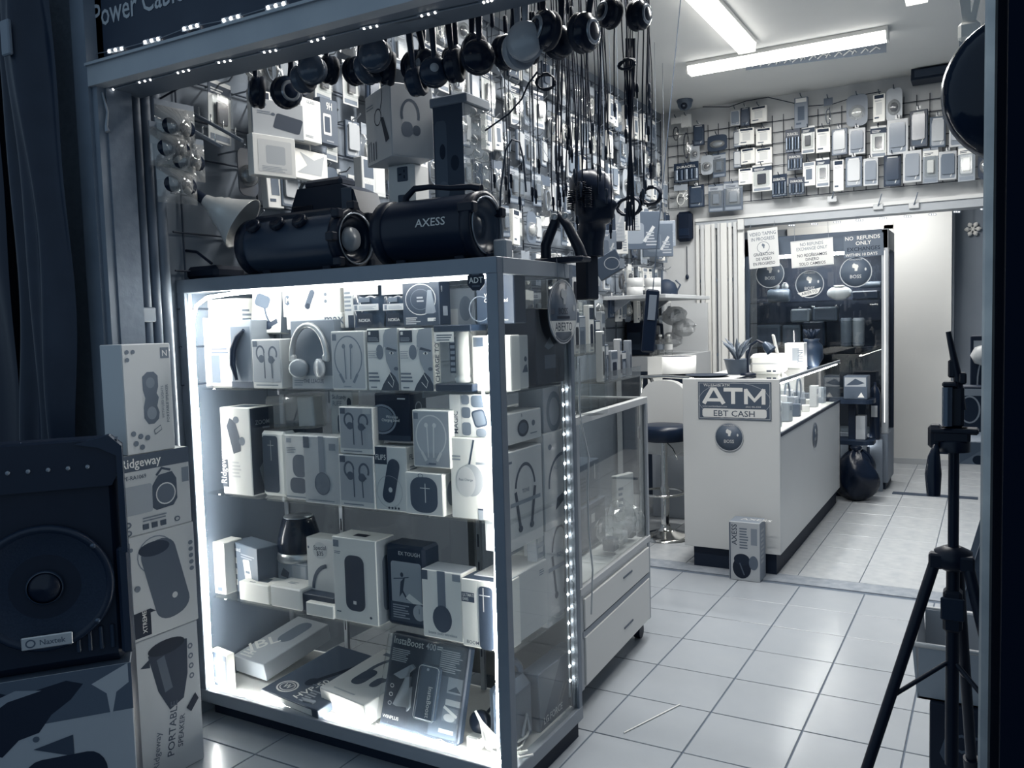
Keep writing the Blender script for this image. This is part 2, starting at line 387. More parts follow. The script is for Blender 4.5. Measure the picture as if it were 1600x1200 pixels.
for i, (a, b) in enumerate((((162, 144), (177, 139)), ((218, 128), (235, 124)), ((278, 113), (295, 109)), ((342, 97), (360, 94)), ((413, 81), (431, 78)), ((487, 64), (506, 59)), ((569, 44), (589, 40)), ((659, 24), (680, 19)), ((756, 3), (768, 0)))):
    P = [onZ(a[0]+(b[0]-a[0])*k/2, a[1]+(b[1]-a[1])*k/2, 2.413) for k in range(3)]
    led_module(P, (0, 0, -1), 'small LED module under the entrance beam, %s from the jamb' % ordw[i], 'LED modules under the beam', .0034, EM(9.0)); wire2 += [P[0], P[-1]]
tag(MB().tube(wire1, .0015, M(.5, .5), 4).obj('light_wire'), 'thin wire joining the LED modules on the fascia sign', 'wire')
tag(MB().tube(wire2, .0025, M(.5, .5), 4).obj('light_wire'), 'pale wire joining the LED modules under the beam', 'wire')
cq = MB().tube([onY(164, 146, 1.93)+Vector((0, -.01, 0)), onY(168, 175, 1.925), onY(166, 198, 1.92), onY(168, 206, 1.92)], [.004, .004, .006, .009], M(.55, .5), 6).obj('loose_cable')
tag(cq, 'short loose cable end hanging down the jamb under the beam', 'cable')
# stickers under the beam
st = MB(); P = [onZ(x, y, 2.4145) for x, y in ((621, 37), (672, 26), (690, 33), (645, 45))]; st.add(P, [(0,1,2,3)], M(.42, .6)); st.obj('sticker', beam)
# right-hand door jamb, close to the camera, with a bright metal edge
jr = MB(); jr.box((.012, 1.22, 0), (.5, 1.42, 3.2), M(.02, .9, spec=.05)); jr.box((-.012, 1.40, 0), (.06, 1.46, 3.2), M(.04, .7, spec=.1)); o = jr.obj('door_jamb'); o['kind'] = 'structure'
ed = MB(); ed.cbox((-.014, 1.33, 0), (.001, 1.365, 3.2), M(.74, .3, .5, noise=.2, scale=12), .003); e = ed.obj('trim_6'); e['kind'] = 'structure'
# left-hand outside wall, hung with wrapped plastic sheeting
sbox('wall_outside', (-9.0, 1.90, 0), (-3.31, 2.0, 4.5), M(.09, .7))
def drape(x0, x1, y0, z0, z1, amp, seed, mat, nu=40, nv=60):
    rr = random.Random(seed); ph = [rr.uniform(0, 6) for _ in range(8)]
    def fn(u, v):
        x = x0+(x1-x0)*u; z = z0+(z1-z0)*v
        y = y0 - amp*(math.sin(u*PI)**.7) - amp*.5*math.sin(u*9+ph[0]+math.sin(v*7+ph[1])*1.2)*(.4+.6*v) - amp*.25*math.sin(u*21+ph[2]+v*5) - amp*.2*math.sin(v*17+ph[3]+u*8)
        return (x + .02*math.sin(v*9+ph[4]), y, z)
    return MB().grid(fn, nu, nv, mat)
SHEET = M(.13, .42, noise=.04, scale=9, bump=.15)
c1 = drape(-3.06, -2.78, 1.80, .75, 3.2, .05, 3, SHEET).obj('plastic_sheet'); tag(c1, 'crumpled dark plastic sheet hanging in folds beside the jamb', 'sheet')
c2 = drape(-3.7, -3.08, 1.78, .75, 3.2, .03, 5, M(.10, .5, noise=.02, scale=6, bump=.1)).obj('plastic_sheet'); tag(c2, 'flat dark plastic sheet at the outer edge of the shopfront', 'sheet')
a = onY(2, 88, 1.70); b = onY(11, 28, 1.70)
tag(MB().cbox((a.x, 1.70, a.z), (b.x, 1.715, b.z), M(.42, .5)).obj('metal_strip'), 'small pale metal strip high on the dark outside wall', 'strip')

a = onZ(975, 1145, .003); b = onZ(1062, 1101, .003)
tag(MB().tube([a, b], .003, M(.85, .4), 6).obj('drinking_straw'), 'white drinking straw lying on the floor tiles', 'straw')
# ================================================================== tall glass showcase
CX0, CX1, CY0, CY1, CZ = -2.795, -1.33, 2.26, 2.80, 1.763
AL = M(.50, .42, .35, noise=.02, scale=20); PANE = GLASS(.985, .8, 0.0); SHELFG = GLASS(.95, .8, .0)
cab = thing('glass_showcase', 'tall aluminium-framed glass showcase with glowing light strips and three glass shelves', 'showcase', (0, 0, 0))
p = .042
for (x, y) in ((CX0, CY0), (CX1-p, CY0), (CX0, CY1-.03), (CX1-.03, CY1-.03)):
    q = p if y == CY0 else .03
    MB().cbox((x, y, .075), (x+q, y+q*.9, CZ-.05), AL, .002).obj('post', cab)
MB().cbox((CX0, CY0-.002, CZ-.052), (CX1, CY0+.035, CZ), AL, .002).obj('top_rail', cab)
MB().cbox((CX0, CY1-.03, CZ-.05), (CX1, CY1, CZ), AL, .002).obj('top_rail', cab)
MB().cbox((CX1-.035, CY0+.035, CZ-.052), (CX1+.001, CY1-.03, CZ), M(.62, .42, .3), .002).obj('top_rail', cab)
MB().cbox((CX0, CY0+.035, CZ-.052), (CX0+.03, CY1-.03, CZ), AL, .002).obj('top_rail', cab)
MB().box((CX0+.03, CY0+.035, CZ-.02), (CX1-.035, CY1-.03, CZ-.008), M(.45, .5)).obj('top_panel', cab)
MB().cbox((CX0, CY0-.002, .065), (CX1, CY0+.035, .115), M(.58, .42, .3), .002).obj('bottom_rail', cab)
MB().cbox((CX1-.035, CY0+.035, .065), (CX1+.001, CY1, .115), M(.58, .42, .3), .002).obj('bottom_rail', cab)
MB().box((CX0+.01, CY0+.01, .085), (CX1-.01, CY1-.01, .108), M(.82, .5)).obj('deck', cab)
MB().box((CX0+.03, CY0+.05, 0), (CX1-.012, CY1-.02, .075), M(.12, .6)).obj('kick_base', cab)
MB().box((CX0+p, CY0+.012, .115), (CX1-p, CY0+.018, CZ-.052), PANE).obj('glass_pane', cab)
MB().box((CX1-.016, CY0+.04, .115), (CX1-.010, CY1-.03, CZ-.052), GLASS(.985, .8, 0.0)).obj('glass_pane', cab)
MB().box((CX0+.006, CY0+.04, .115), (CX0+.010, CY1-.03, CZ-.052), M(.42, .25)).obj('side_panel', cab)
MB().box((CX0+.03, CY1-.02, .115), (CX1-.03, CY1-.014, CZ-.052), GLASS(.62, .8, .0)).obj('sliding_door', cab)
SZ = [1.335, .91, .48]
for z in SZ: MB().box((CX0+.03, CY0+.07, z-.008), (CX1-.03, CY1-.05, z-.0005), SHELFG).obj('glass_shelf', cab)
for x in (CX0+.35, CX1-.42):
    s_ = MB(); s_.box((x, CY1-.05, .115), (x+.018, CY1-.035, CZ-.06), M(.55, .4, .6))
    for k in range(14): s_.box((x+.006, CY1-.0515, .25+k*.11), (x+.012, CY1-.05, .30+k*.11), M(.1, .6))
    s_.obj('shelf_standard', cab)
for z in SZ:
    for x in (CX0+.35, CX1-.42): MB().box((x+.004, CY0+.16, z-.032), (x+.014, CY1-.05, z-.009), M(.6, .4, .5)).obj('shelf_bracket', cab)
# light strips
STRIP = EM(95.0); STRIPW = EM(10.0)
ls = [Vector((x, y, z)) for x, y, z in ((-2.30, 2.30, 1.705), (-2.52, 2.295, 1.70), (-2.66, 2.29, 1.69), (-2.72, 2.288, 1.66), (-2.742, 2.286, 1.60), (-2.745, 2.286, 1.4), (-2.742, 2.286, 1.2), (-2.745, 2.286, .9), (-2.742, 2.286, .6), (-2.745, 2.286, .3), (-2.74, 2.286, .13))]
MB().tube(ls, [.0065]*5+[.0045]*6, STRIP, 6).obj('light_strip', cab)
MB().tube([(-2.73, 2.302, .116), (-2.3, 2.303, .117), (-1.9, 2.304, .116), (-1.39, 2.302, .117)], .0045, EM(100.0), 6).obj('light_strip', cab)
MB().tube([(-2.3, 2.305, 1.704), (-1.9, 2.305, 1.704), (-1.39, 2.305, 1.704)], .005, EM(36.0), 6).obj('light_strip', cab)
wv = [onY(767, 425, 2.312), onY(768, 500, 2.315), onY(763, 530, 2.33), onY(755, 560, 2.34), onY(752, 590, 2.34), onY(757, 630, 2.335), onY(767, 670, 2.32), onY(772, 760, 2.31), onY(774, 900, 2.31), onY(776, 1050, 2.31), onY(779, 1185, 2.31)]
MB().tube(wv, .004, EM(80.0), 5).obj('light_strip', cab)
for k in range(21):
    q = onX(893, 607+k*22.8, CX1-.025); MB().lathe([(.0042, 0), (.0042, .002), (.002, .004), (0, .0045)], EM(70.0), (CX1-.03, CY1-.045, q.z), (1, -.5, 0), 8).obj('led_lamp', cab)
MB().box((CX1-.034, CY1-.05, .16), (CX1-.030, CY1-.04, 1.34), M(.6, .5)).obj('led_tape', cab)
# octagonal security sticker
oc = onY(744, 438, CY0); a = .034
ob = MB(); ob.prism([(a*math.cos(PI/8+k*PI/4), a*math.sin(PI/8+k*PI/4)) for k in range(8)], 0, -.001, M(.12, .4), 'y')
art(ob, 2*a, 2*a, [('t', .5, .38, .26, 'ADT', .9, 0, .5), ('x', .28, .2, .75, .28, 2, .4), ('x', .28, .74, .75, .82, 2, .4)], frame_front(-a, -.001, -a))
ob.obj('sticker', cab, (oc.x, CY0-.0005, oc.z))
# ------------------------------------------------------------------ picture macros for the printed boxes
def arcp(cx, cy, rx, ry, a0, a1, n=14): return [(cx+rx*math.cos(rad(a0+(a1-a0)*i/n)), cy+ry*math.sin(rad(a0+(a1-a0)*i/n))) for i in range(n+1)]
def rr(x0, y0, x1, y1, rx, ry): return arcp(x1-rx, y1-ry, rx, ry, 0, 90, 5)+arcp(x0+rx, y1-ry, rx, ry, 90, 180, 5)+arcp(x0+rx, y0+ry, rx, ry, 180, 270, 5)+arcp(x1-rx, y0+ry, rx, ry, 270, 360, 5)
def rot2(pts, cx, cy, a, asp): 
    c, s = math.cos(rad(a)), math.sin(rad(a)); return [(cx+((x-cx)*c-(y-cy)*asp*s), cy+((x-cx)*s/asp+(y-cy)*c)) for x, y in pts]
def a_solo(g=.35, gb=.5): return [('r', .44, .45, .60, 1.0, gb), ('e', .52, .30, .22, .17, g), ('o', .52, .30, .22, .17, .02, g-.08)]
def a_hook(g=.32): return [('p', rr(.04, .12, .96, .97, .01, .01), .62), ('l', arcp(.3, .72, .13, .14, 0, 330), .05, g), ('e', .33, .60, .10, .08, g), ('l', [(.42, .75), (.43, .2)], .035, g),
                           ('l', arcp(.72, .70, .13, .14, -30, 300), .05, g), ('e', .66, .58, .10, .08, g), ('l', [(.66, .6), (.68, .2)], .035, g), ('r', .05, .85, .2, .97, .3), ('x', .12, .05, .88, .10, 1, .5)]
def a_neck(g=.3, gb=.66): return [('p', rr(.03, .03, .97, .97, .02, .02), gb), ('l', arcp(.5, .55, .40, .36, -50, 230, 24), .03, g), ('l', [(.24, .27), (.36, .12)], .07, g), ('l', [(.76, .27), (.64, .12)], .07, g),
                           ('l', [(.40, .72), (.42, .18)], .03, g), ('l', [(.58, .72), (.56, .18)], .03, g), ('e', .38, .74, .05, .04, g), ('e', .60, .74, .05, .04, g), ('r', .05, .84, .17, .95, .4), ('x', .35, .05, .65, .08, 1, .5)]
def a_bt(g=.2): return [('l', arcp(.5, .58, .27, .26, 8, 172, 16), .045, g), ('l', [(.225, .58), (.33, .22)], .07, g), ('l', [(.77, .58), (.66, .22)], .07, g), ('e', .34, .19, .06, .035, g), ('e', .655, .19, .06, .035, g), ('r', .08, .44, .92, .48, .5), ('x', .06, .88, .16, .93, 1, .4), ('t', .5, .55, .04, 'TONE', .45, 0, .5)]
def a_face(): return [('p', [(.62, .98), (.8, 1.0), (1, 1.0), (1, .1), (.9, .22), (.75, .3), (.6, .5), (.54, .7), (.55, .88)], .55), ('p', [(.5, .1), (.75, .3), (.9, .22), (1, .1), (1, 0), (.42, 0)], .16), ('e', .42, .62, .12, .12, .42), ('p', [(.62, .66), (.95, .62), (.97, .65), (.66, .70)], .2), ('e', .8, .60, .07, .02, .9), ('e', .8, .60, .03, .02, .1), ('e', .93, .35, .07, .03, .3),
    ('r', .03, .78, .42, .97, .15), ('r', .07, .90, .14, .95, .8), ('x', .06, .80, .4, .87, 3, .5), ('l', [(.58, .7), (.62, .45), (.72, .28), (.85, .15), (.8, .05), (.66, .14)], .02, .8), ('x', .05, .52, .35, .66, 4, .65), ('r', .04, .14, .4, .17, .35), ('r', .04, .20, .38, .23, .4), ('r', .04, .26, .35, .29, .4), ('x', .1, .04, .3, .08, 1, .4)]
def icons(xs, y, r, asp, g=.4): return [('e', x, y, r, r*asp, g) for x in xs]
def FP(x0, x1, yt, yb, Y, zb=None):
    """front-facing thing: pixel span on the plane y=Y -> (front centre, width, height)"""
    ym = (yt+yb)/2; a = onY(x0, ym, Y); b = onY(x1, ym, Y); zt = onY((x0+x1)/2, yt, Y).z; z0 = onY((x0+x1)/2, yb, Y).z if zb is None else zb
    return (Vector(((a.x+b.x)/2, Y, z0)), b.x-a.x, zt-z0)
def SP(x0, x1, yt, yb, X, zb=None):
    """thing that faces the aisle: pixel span on the plane x=X -> (front centre, width, height); use with rz=90 deg"""
    ym = (yt+yb)/2; a = onX(x0, ym, X); b = onX(x1, ym, X); zt = onX((x0+x1)/2, yt, X).z; z0 = onX((x0+x1)/2, yb, X).z if zb is None else zb
    return (Vector((X, (a.y+b.y)/2, z0)), b.y-a.y, zt-z0)
def fbox(name, label, x0, x1, yt, yb, Y, d, zb=None, **k):
    l, w_, h = FP(x0, x1, yt, yb, Y, zb); over = l.x+w_/2-(CX1-.022)
    if over > 0 and Y < CY1 and l.x < CX1: l.x -= over/2; w_ -= over
    return carton(name, label, k.pop('cat', 'box'), l, w_, d, h, **k)
def sidebox(name, label, x0, x1, yt, yb, X, d, zb=None, **k):
    l, w_, h = SP(x0, x1, yt, yb, X, zb); return carton(name, label, k.pop('cat', 'box'), l, w_, d, h, rz=PI/2, **k)
z1, z2, z3, z4 = SZ[0], SZ[1], SZ[2], .108
G1 = 'boxed goods on the top shelf of the showcase'; G2 = 'boxed goods on the middle shelf of the showcase'; G3 = 'boxed goods on the lowest glass shelf of the showcase'; G4 = 'boxed goods on the showcase floor'
# ---- top shelf
fbox('accessory_box', 'white hang-hole accessory box at the end of the top shelf by the light strip', 319, 375, 467, 600, 2.40, .09, z1, g=.9, group=G1, front=[('t', .4, .52, .03, 'PINK', .4), ('x', .2, .38, .7, .46, 2, .4), ('r', .08, .04, .42, .36, .45)], right=[('x', .2, .7, .8, .9, 4, .5)])
fbox('accessory_box', 'narrow grey box standing left of the white hang-hole box', 303, 321, 497, 600, 2.37, .10, z1, g=.72, group=G1, front=[('r', .1, .06, .9, .9, .6), ('x', .3, .05, .7, .12, 2, .4)])
t = fbox('headband_box', 'grey open-window box with a black headband on the top shelf', 360, 394, 500, 603, 2.36, .12, z1, g=.55, group=G1, front=[('r', .06, .1, .94, .9, .42), ('r', 0, 0, 1, .09, .25)])
MB().tube([(-.02, -.012, .25*0+.03), (-.035, -.015, .09), (-.03, -.015, .15), (-.005, -.012, .20), (.03, -.01, .225)], [.006, .012, .013, .011, .007], M(.14, .4), 8).obj('headband', t)
fbox('transmitter_box', 'tall white box with a picture of a gooseneck car transmitter', 390, 436, 447, 527, 2.44, .05, 1.545, g=.86, gs=.45, group=G1, rot=(rad(-6), 0, 0), front=[('p', rot2(rr(.12, .55, .62, .82, .12, .08), .4, .68, -20, 1.3), .35), ('l', [(.45, .55), (.52, .38), (.62, .25)], .06, .3), ('p', rr(.42, .08, .72, .26, .1, .06), .15), ('l', [(.6, .16), (.9, .26)], .12, .2), ('x', .08, .2, .3, .36, 3, .5)])
fbox('ear_hook_box', 'white box of ear-hook earphones at the start of the top shelf row', 394, 440, 530, 605, 2.35, .07, z1, g=.82, group=G1, front=a_hook())
# headphones in a large window box
l, w_, h = FP(455, 523, 500, 603, 2.37, z1)
t = carton('headphone_box', 'wide grey window box holding large silver headphones on the top shelf', 'box', l, w_, .12, h, g=.50, group=G1, front=[('r', 0, 0, 1, .19, .66), ('t', .5, .08, .06, 'THE LEAGUE', .3, 0, .5, .8), ('x', .05, .04, .3, .14, 3, .5)])
q = MB(); q.tube([(x*w_*.40, -.02, h*.45+y*h*.48) for x, y in arcp(0, 0, 1, 1, -5, 185, 14)], .011, M(.75, .3, .5), 8); q.obj('headband', t)
for s_ in (-1, 1):
    MB().cbox((s_*w_*.38-.013, -.03, h*.40), (s_*w_*.38+.013, -.008, h*.50), M(.8, .4), .005).obj('hinge', t)
    MB().lathe([(.03, -.012), (.036, -.004), (.036, .008), (.028, .014), (0, .015)], M(.6, .35), (s_*w_*.24, -.022, h*.30), (s_*-.55, -1, 0), 18).obj('ear_cup', t)
fbox('neckband_box', 'pale box of neckband earphones between the large headphones and the portrait boxes', 518, 571, 517, 607, 2.34, .05, z1, g=.85, group=G1, front=a_neck(.45, .68))
fbox('earphone_box', 'earphone box printed with a portrait, first of the two side by side', 574, 622, 513, 608, 2.34, .05, z1, g=.85, group=G1, front=a_face())
fbox('earphone_box', 'earphone box printed with a portrait, second one next to the clear charge tower', 624, 676, 513, 608, 2.34, .05, z1, g=.85, group=G1, front=a_face())
l, w_, h = FP(679, 737, 508, 610, 2.34, z1)
t = thing('charge_tower_box', 'clear box with black ends holding a white charging tower', 'box', l, 0, G1)
MB().cbox((-w_/2, 0, 0), (w_/2, .10, h), GLASS(.95, 1.5, .05, .06), .003).obj('clear_sleeve', t)
MB().cbox((-w_/2-.001, -.001, 0), (w_/2+.001, .101, .026), M(.12, .4), .003).obj('end_cap', t); MB().cbox((-w_/2-.001, -.001, h-.022), (w_/2+.001, .101, h+.001), M(.15, .4), .003).obj('end_cap', t)
MB().lathe([(.030, .028), (.034, .04), (.026, h*.22), (.030, h*.25), (.028, h*.85), (.02, h*.9)], M(.88, .3), (.012, .05, 0), n=18).obj('tower', t)
q = MB(); art(q, w_, h, [('r', .42, .28, .58, .82, .15)] + [('r', .44, .31+.085*k, .56, .36+.085*k, .45) for k in range(6)] + [('t', .13, .14, .075, 'CHARGE TOWER PRO', .2, 90), ('r', .02, .75, .55, .9, .85), ('x', .08, .77, .5, .88, 3, .3)], frame_front(-w_/2, 0, 0)); q.obj('printed_front', t)
fbox('earphone_box', 'white earphone box at the showcase corner post on the top shelf', 738, 800, 524, 610, 2.37, .06, z1, g=.88, group=G1, front=[('r', .04, .8, .3, .97, .3), ('t', .5, .06, .05, 'RUN BT', .5, 0, .5), ('l', [(.45, .8), (.42, .4), (.5, .2)], .03, .4)])
# a second tier standing on the first boxes
fbox('car_charger_box', 'wide white box with a picture of a car charger under the top rail', 441, 531, 441, 488, 2.42, .10, 1.605, g=.9, group=G1, front=[('e', .09, .5, .055, .15, .3), ('t', .065, .42, .17, 'M', .85), ('p', rot2(rr(.44, .2, .53, .8, .04, .1), .48, .5, -25, .5), .3), ('e', .45, .3, .04, .09, .15), ('o', .30, .38, .10, .22, .008, .75)] + icons((.76,), .82, .025, 2, .5) + icons((.76,), .62, .025, 2, .5) + icons((.76,), .42, .025, 2, .5))
fbox('flat_white_box', 'flat white box lying beneath the wide car charger box', 447, 534, 490, 503, 2.41, .11, 1.556, g=.88, group=G1, front=[('t', .7, .3, .45, 'max', .4)])
for i, (a, b) in enumerate(((553, 600), (601, 640))):
    l, w_, h = FP(a, b, 439, 510, 2.40, 1.556)
    t = thing('foil_bag', 'dark shiny foil bag with a pale label, %s of two on the top shelf' % ('left' if i == 0 else 'right'), 'bag', l, 0, G1)
    q = MB(); q.grid(lambda u, v: ((u-.5)*w_, -.018*math.sin(PI*u)*math.sin(PI*min(1, v*1.1))+.004*math.sin(u*17+v*9), v*h), 12, 12, M(.2, .15)); q.grid(lambda u, v: ((u-.5)*w_, .02, v*h), 1, 1, M(.2, .3)); q.obj('bag', t)
    art(MB(), w_, h, [('r', .08, .36, .94, .50, .7), ('r', .14, .38, .24, .48, .4), ('x', .3, .39, .9, .47, 3, .5), ('r', .22, .04, .72, .30, .08), ('t', .28, .12, .07, 'NOKIA', .8), ('r', .28, .54, .66, .64, .35), ('r', .05, .7, .95, .95, .75)], frame_front(-w_/2, -.021, 0)).obj('printed_front', t)  # pale band at the top paints in the reflection on the foil
fbox('foil_pack', 'small silvery foil pack beside the dark foil bags', 537, 553, 446, 508, 2.41, .03, 1.556, g=.78, group=G1, rough=.2, front=[('r', .4, 0, .95, .3, .15), ('x', .1, .4, .9, .9, 5, .5)])
fbox('charger_box', 'dark power bundle box with a round charger picture under the top rail', 629, 686, 434, 509, 2.37, .07, 1.556, g=.20, gs=.10, group=G1, front=[('t', .04, .90, .085, 'Power Bundle', .9, 0, 0, .85), ('o', .5, .55, .42, .33, .02, .7), ('o', .5, .55, .28, .22, .015, .4), ('p', [(.62, .25), (.70, .74), (.8, .74), (.92, .25)], .5), ('x', .08, .04, .5, .2, 4, .7), ('r', .68, .09, .9, .16, .8), ('x', .4, .5, .6, .64, 2, .6)], right=[('t', .3, .7, .05, 'USB', .7, 90), ('r', .3, .2, .7, .4, .5)])
fbox('grey_box', 'plain grey box behind the security sticker on the top shelf', 694, 742, 450, 505, 2.50, .12, 1.54, g=.48, group=G1, front=[('r', .1, .1, .45, .5, .62), ('e', .7, .5, .2, .3, .35)])
fbox('charging_pad_box', 'dark wireless charging pad box behind the showcase corner post', 744, 818, 424, 520, 2.40, .08, 1.555, g=.20, gs=.14, group=G1, front=[('t', .22, .52, .07, 'Wireless', .9), ('t', .22, .42, .07, 'Charging Pad', .9), ('r', 0, .95, .5, .97, .7), ('t', .5, .06, .035, 'Special Edition', .85), ('o', .1, .3, .3, .25, .02, .5)])
# ---- middle shelf
fbox('toy_box', 'tall white toy box with a dark side panel on the middle shelf', 346, 392, 637, 764, 2.34, .13, z2, g=.86, gs=.17, group=G2, front=[('p', rot2([(.3, .5), (.55, .45), (.62, .55), (.6, .8), (.45, .9), (.3, .85)], .45, .68, 25, 1.3), .25), ('e', .72, .62, .1, .05, .45), ('e', .55, .86, .1, .04, .4), ('r', 0, .08, .2, .4, .2), ('t', .14, .12, .09, 'Ridgeway', .85, 90, 0, .8), ('x', .3, .2, .7, .4, 5, .75)], right=[('t', .5, .8, .05, 'ZOOM', .6, 0, .5), ('p', [(.3, .3), (.6, .42), (.7, .2), (.45, .1)], .4), ('r', .5, .75, .8, .77, .5)], top=[('r', .2, .2, .8, .8, .35)])
l, w_, h = FP(414, 489, 618, 667, 2.44, 1.165)
t = thing('clear_gadget_box', 'clear rounded plastic box with a small gadget on the middle shelf', 'box', l, 0, G2, rot=(0, rad(-3), 0))
MB().cbox((-w_/2, 0, 0), (w_/2, .09, h), GLASS(.9, 2, .08, .12), .012).obj('clear_case', t); MB().cbox((w_*.12, .02, .006), (w_*.44, .08, h*.94), M(.72, .5), .004).obj('insert_card', t); MB().cbox((-w_*.2, .03, .008), (0, .07, .03), M(.25, .5), .006).obj('gadget', t); MB().tube([(-.02, .05, .03), (0, .045, .06), (.02, .045, .09)], .004, M(.3, .5), 5).obj('gadget_arm', t)
fbox('stacked_box', 'plain dark box under the clear gadget box', 412, 480, 668, 770, 2.50, .10, z2, g=.30, group=G2)
t = fbox('tube_speaker_box', 'white rounded tube box with a tall dark speaker picture', 408, 446, 674, 769, 2.37, .07, z2, g=.9, gt=.2, c=.012, group=G2, front=[('p', rr(.09, .06, .72, .93, .1, .05), .28), ('r', .3, .78, .55, .79, .85), ('r', .42, .55, .44, .86, .8)])
fbox('speaker_box', 'pale box with a small grey speaker picture half hidden by the headphone box', 446, 480, 680, 785, 2.36, .08, z2, g=.76, group=G2, front=[('r', .1, .88, .32, .95, .55), ('p', rr(.35, .35, 1, .7, .25, .12), .35), ('p', rr(.2, .1, .95, .34, .2, .1), .30), ('x', .1, .72, .6, .82, 4, .5), ('r', 0, .03, .9, .05, .5)])
fbox('solo_headphone_box', 'grey headphone box with a vertical side-view headphone picture on the middle shelf', 475, 530, 682, 787, 2.335, .08, z2, g=.70, gs=.9, group=G2, front=a_solo(.42, .52)+[('r', .01, .82, .18, .99, .35), ('r', .74, .8, .92, .9, .5), ('x', .1, .04, .9, .07, 1, .5)])
fbox('ear_hook_box', 'lower of two stacked ear-hook earphone boxes on the middle shelf', 530, 585, 711, 790, 2.33, .06, z2, g=.8, group=G2, front=a_hook())
fbox('ear_hook_box', 'upper of two stacked ear-hook earphone boxes on the middle shelf', 530, 583, 636, 709, 2.33, .06, z2+.195, g=.82, group=G2, front=a_hook()+[('r', .72, .86, .94, .97, .7)])
fbox('earbud_pack', 'small white earbud pack standing behind the stacked ear-hook boxes', 517, 551, 610, 672, 2.50, .04, 1.13, g=.8, group=G2, front=[('t', .08, .82, .09, 'Skullcandy', .3, 0, 0, .7), ('t', .1, .68, .1, 'RIFF', .5), ('e', .85, .75, .1, .1, .2), ('p', rr(.3, .1, .9, .5, .1, .1), .4)])
fbox('charging_stand_box', 'black wireless charging stand box with a glowing disc picture', 586, 641, 615, 697, 2.36, .10, z2+.245, g=.11, gs=.14, group=G2, front=[('o', .2, .45, .42, .32, .05, .55), ('e', .2, .45, .34, .26, .4), ('t', .32, .48, .06, 'Wireless', .85), ('t', .2, .41, .06, 'Charging Stand', .9, 0, 0, .9), ('r', .66, .88, .88, .91, .8), ('r', 0, .0, 1, .12, .2)], right=[('o', .5, .7, .2, .12, .05, .7)])
fbox('speaker_box', 'white box with a dark leaning cylinder speaker picture on the middle shelf', 586, 636, 698, 795, 2.335, .09, z2, g=.84, group=G2, front=[('r', 0, .72, .40, .99, .22), ('t', .05, .79, .08, 'FLIP5', .9, 0, 0, .8), ('p', rot2(rr(.32, .12, .70, .82, .18, .12), .5, .48, -14, 1.6), .25), ('e', .48, .33, .06, .04, .8), ('o', .45, .3, .4, .25, .01, .6)] + icons((.42, .52, .62, .72), .05, .03, .6, .2), right=[('t', .2, .8, .08, 'FLIP', .3), ('x', .2, .6, .8, .72, 3, .5)])
fbox('neckband_box', 'pale window box of white neckband earphones with a black hang tab', 645, 703, 641, 735, 2.33, .06, z2+.165, g=.85, group=G2, front=a_neck(.82, .64)+[('r', .42, .055, .62, .085, .4)])
fbox('speaker_box', 'small square white box with a rounded dark speaker picture below the neckband box', 634, 692, 739, 803, 2.325, .10, z2, g=.86, group=G2, front=[('p', rr(.13, .06, .86, .90, .28, .26), .30), ('r', .40, .63, .66, .65, .85), ('r', .525, .3, .545, .75, .85), ('o', .42, .93, .07, .05, .015, .4)], right=[('p', rr(.25, .2, .95, .8, .3, .25), .5)])
fbox('case_box', 'white box with pictures of square dark cases beside the corner light strip', 702, 770, 616, 683, 2.36, .08, z2+.27, g=.86, group=G2, front=[('t', .2, .08, .12, 'MAGIC', .2, 90), ('p', rot2(rr(.55, .25, .85, .65, .08, .08), .7, .45, 15, 1), .25), ('p', rot2(rr(.58, .29, .82, .61, .06, .06), .7, .45, 15, 1), .45), ('p', rr(.52, .7, .85, .98, .08, .08), .4), ('p', rr(.3, .05, .5, .35, .06, .06), .45), ('p', rr(.62, .02, .85, .22, .08, .08), .5), ('p', rr(.3, .45, .5, .7, .06, .06), .4), ('p', rr(.3, .76, .48, .98, .06, .06), .45)])
fbox('charger_box', 'large white box with a round pale wireless charger picture by the corner post', 704, 772, 685, 801, 2.34, .07, z2, g=.92, group=G2, front=[('l', [(.42, .6), (.56, .98)], .04, .25), ('e', .48, .48, .28, .2, .68), ('e', .36, .46, .22, .19, .78), ('t', .36, .47, .03, 'Fast Charge', .35, 0, .5), ('r', .62, .0, .74, .12, .6), ('r', .62, .12, .74, .14, .2), ('x', .05, .72, .35, .8, 2, .6), ('x', .6, .68, .95, .74, 1, .6)])
# ---- lowest glass shelf
fbox('flat_tablet_box', 'thin white upright box at the end of the lowest glass shelf', 333, 351, 848, 935, 2.36, .10, z3, g=.82, group=G3, front=[('r', .35, .06, .75, .14, .4)])
fbox('phone_mount_box', 'grey box with a white phone picture and three icons on the lowest glass shelf', 353, 412, 852, 937, 2.40, .10, z3, g=.38, group=G3, rz=rad(-14), front=[('t', .1, .84, .08, 'iSound', .8), ('p', rot2(rr(.5, .3, .74, .72, .04, .03), .62, .5, 8, 1.4), .8), ('r', .55, .45, .7, .5, .4), ('x', .4, .74, .95, .84, 2, .6), ('r', .08, .58, .24, .7, .8), ('r', .08, .36, .24, .48, .8), ('r', .08, .14, .24, .26, .8)])
l, w_, h = FP(426, 477, 812, 878, 2.47, .62)
t = thing('dome_speaker', 'black dome-shaped speaker with a silver base and side badge', 'speaker', l, 0)
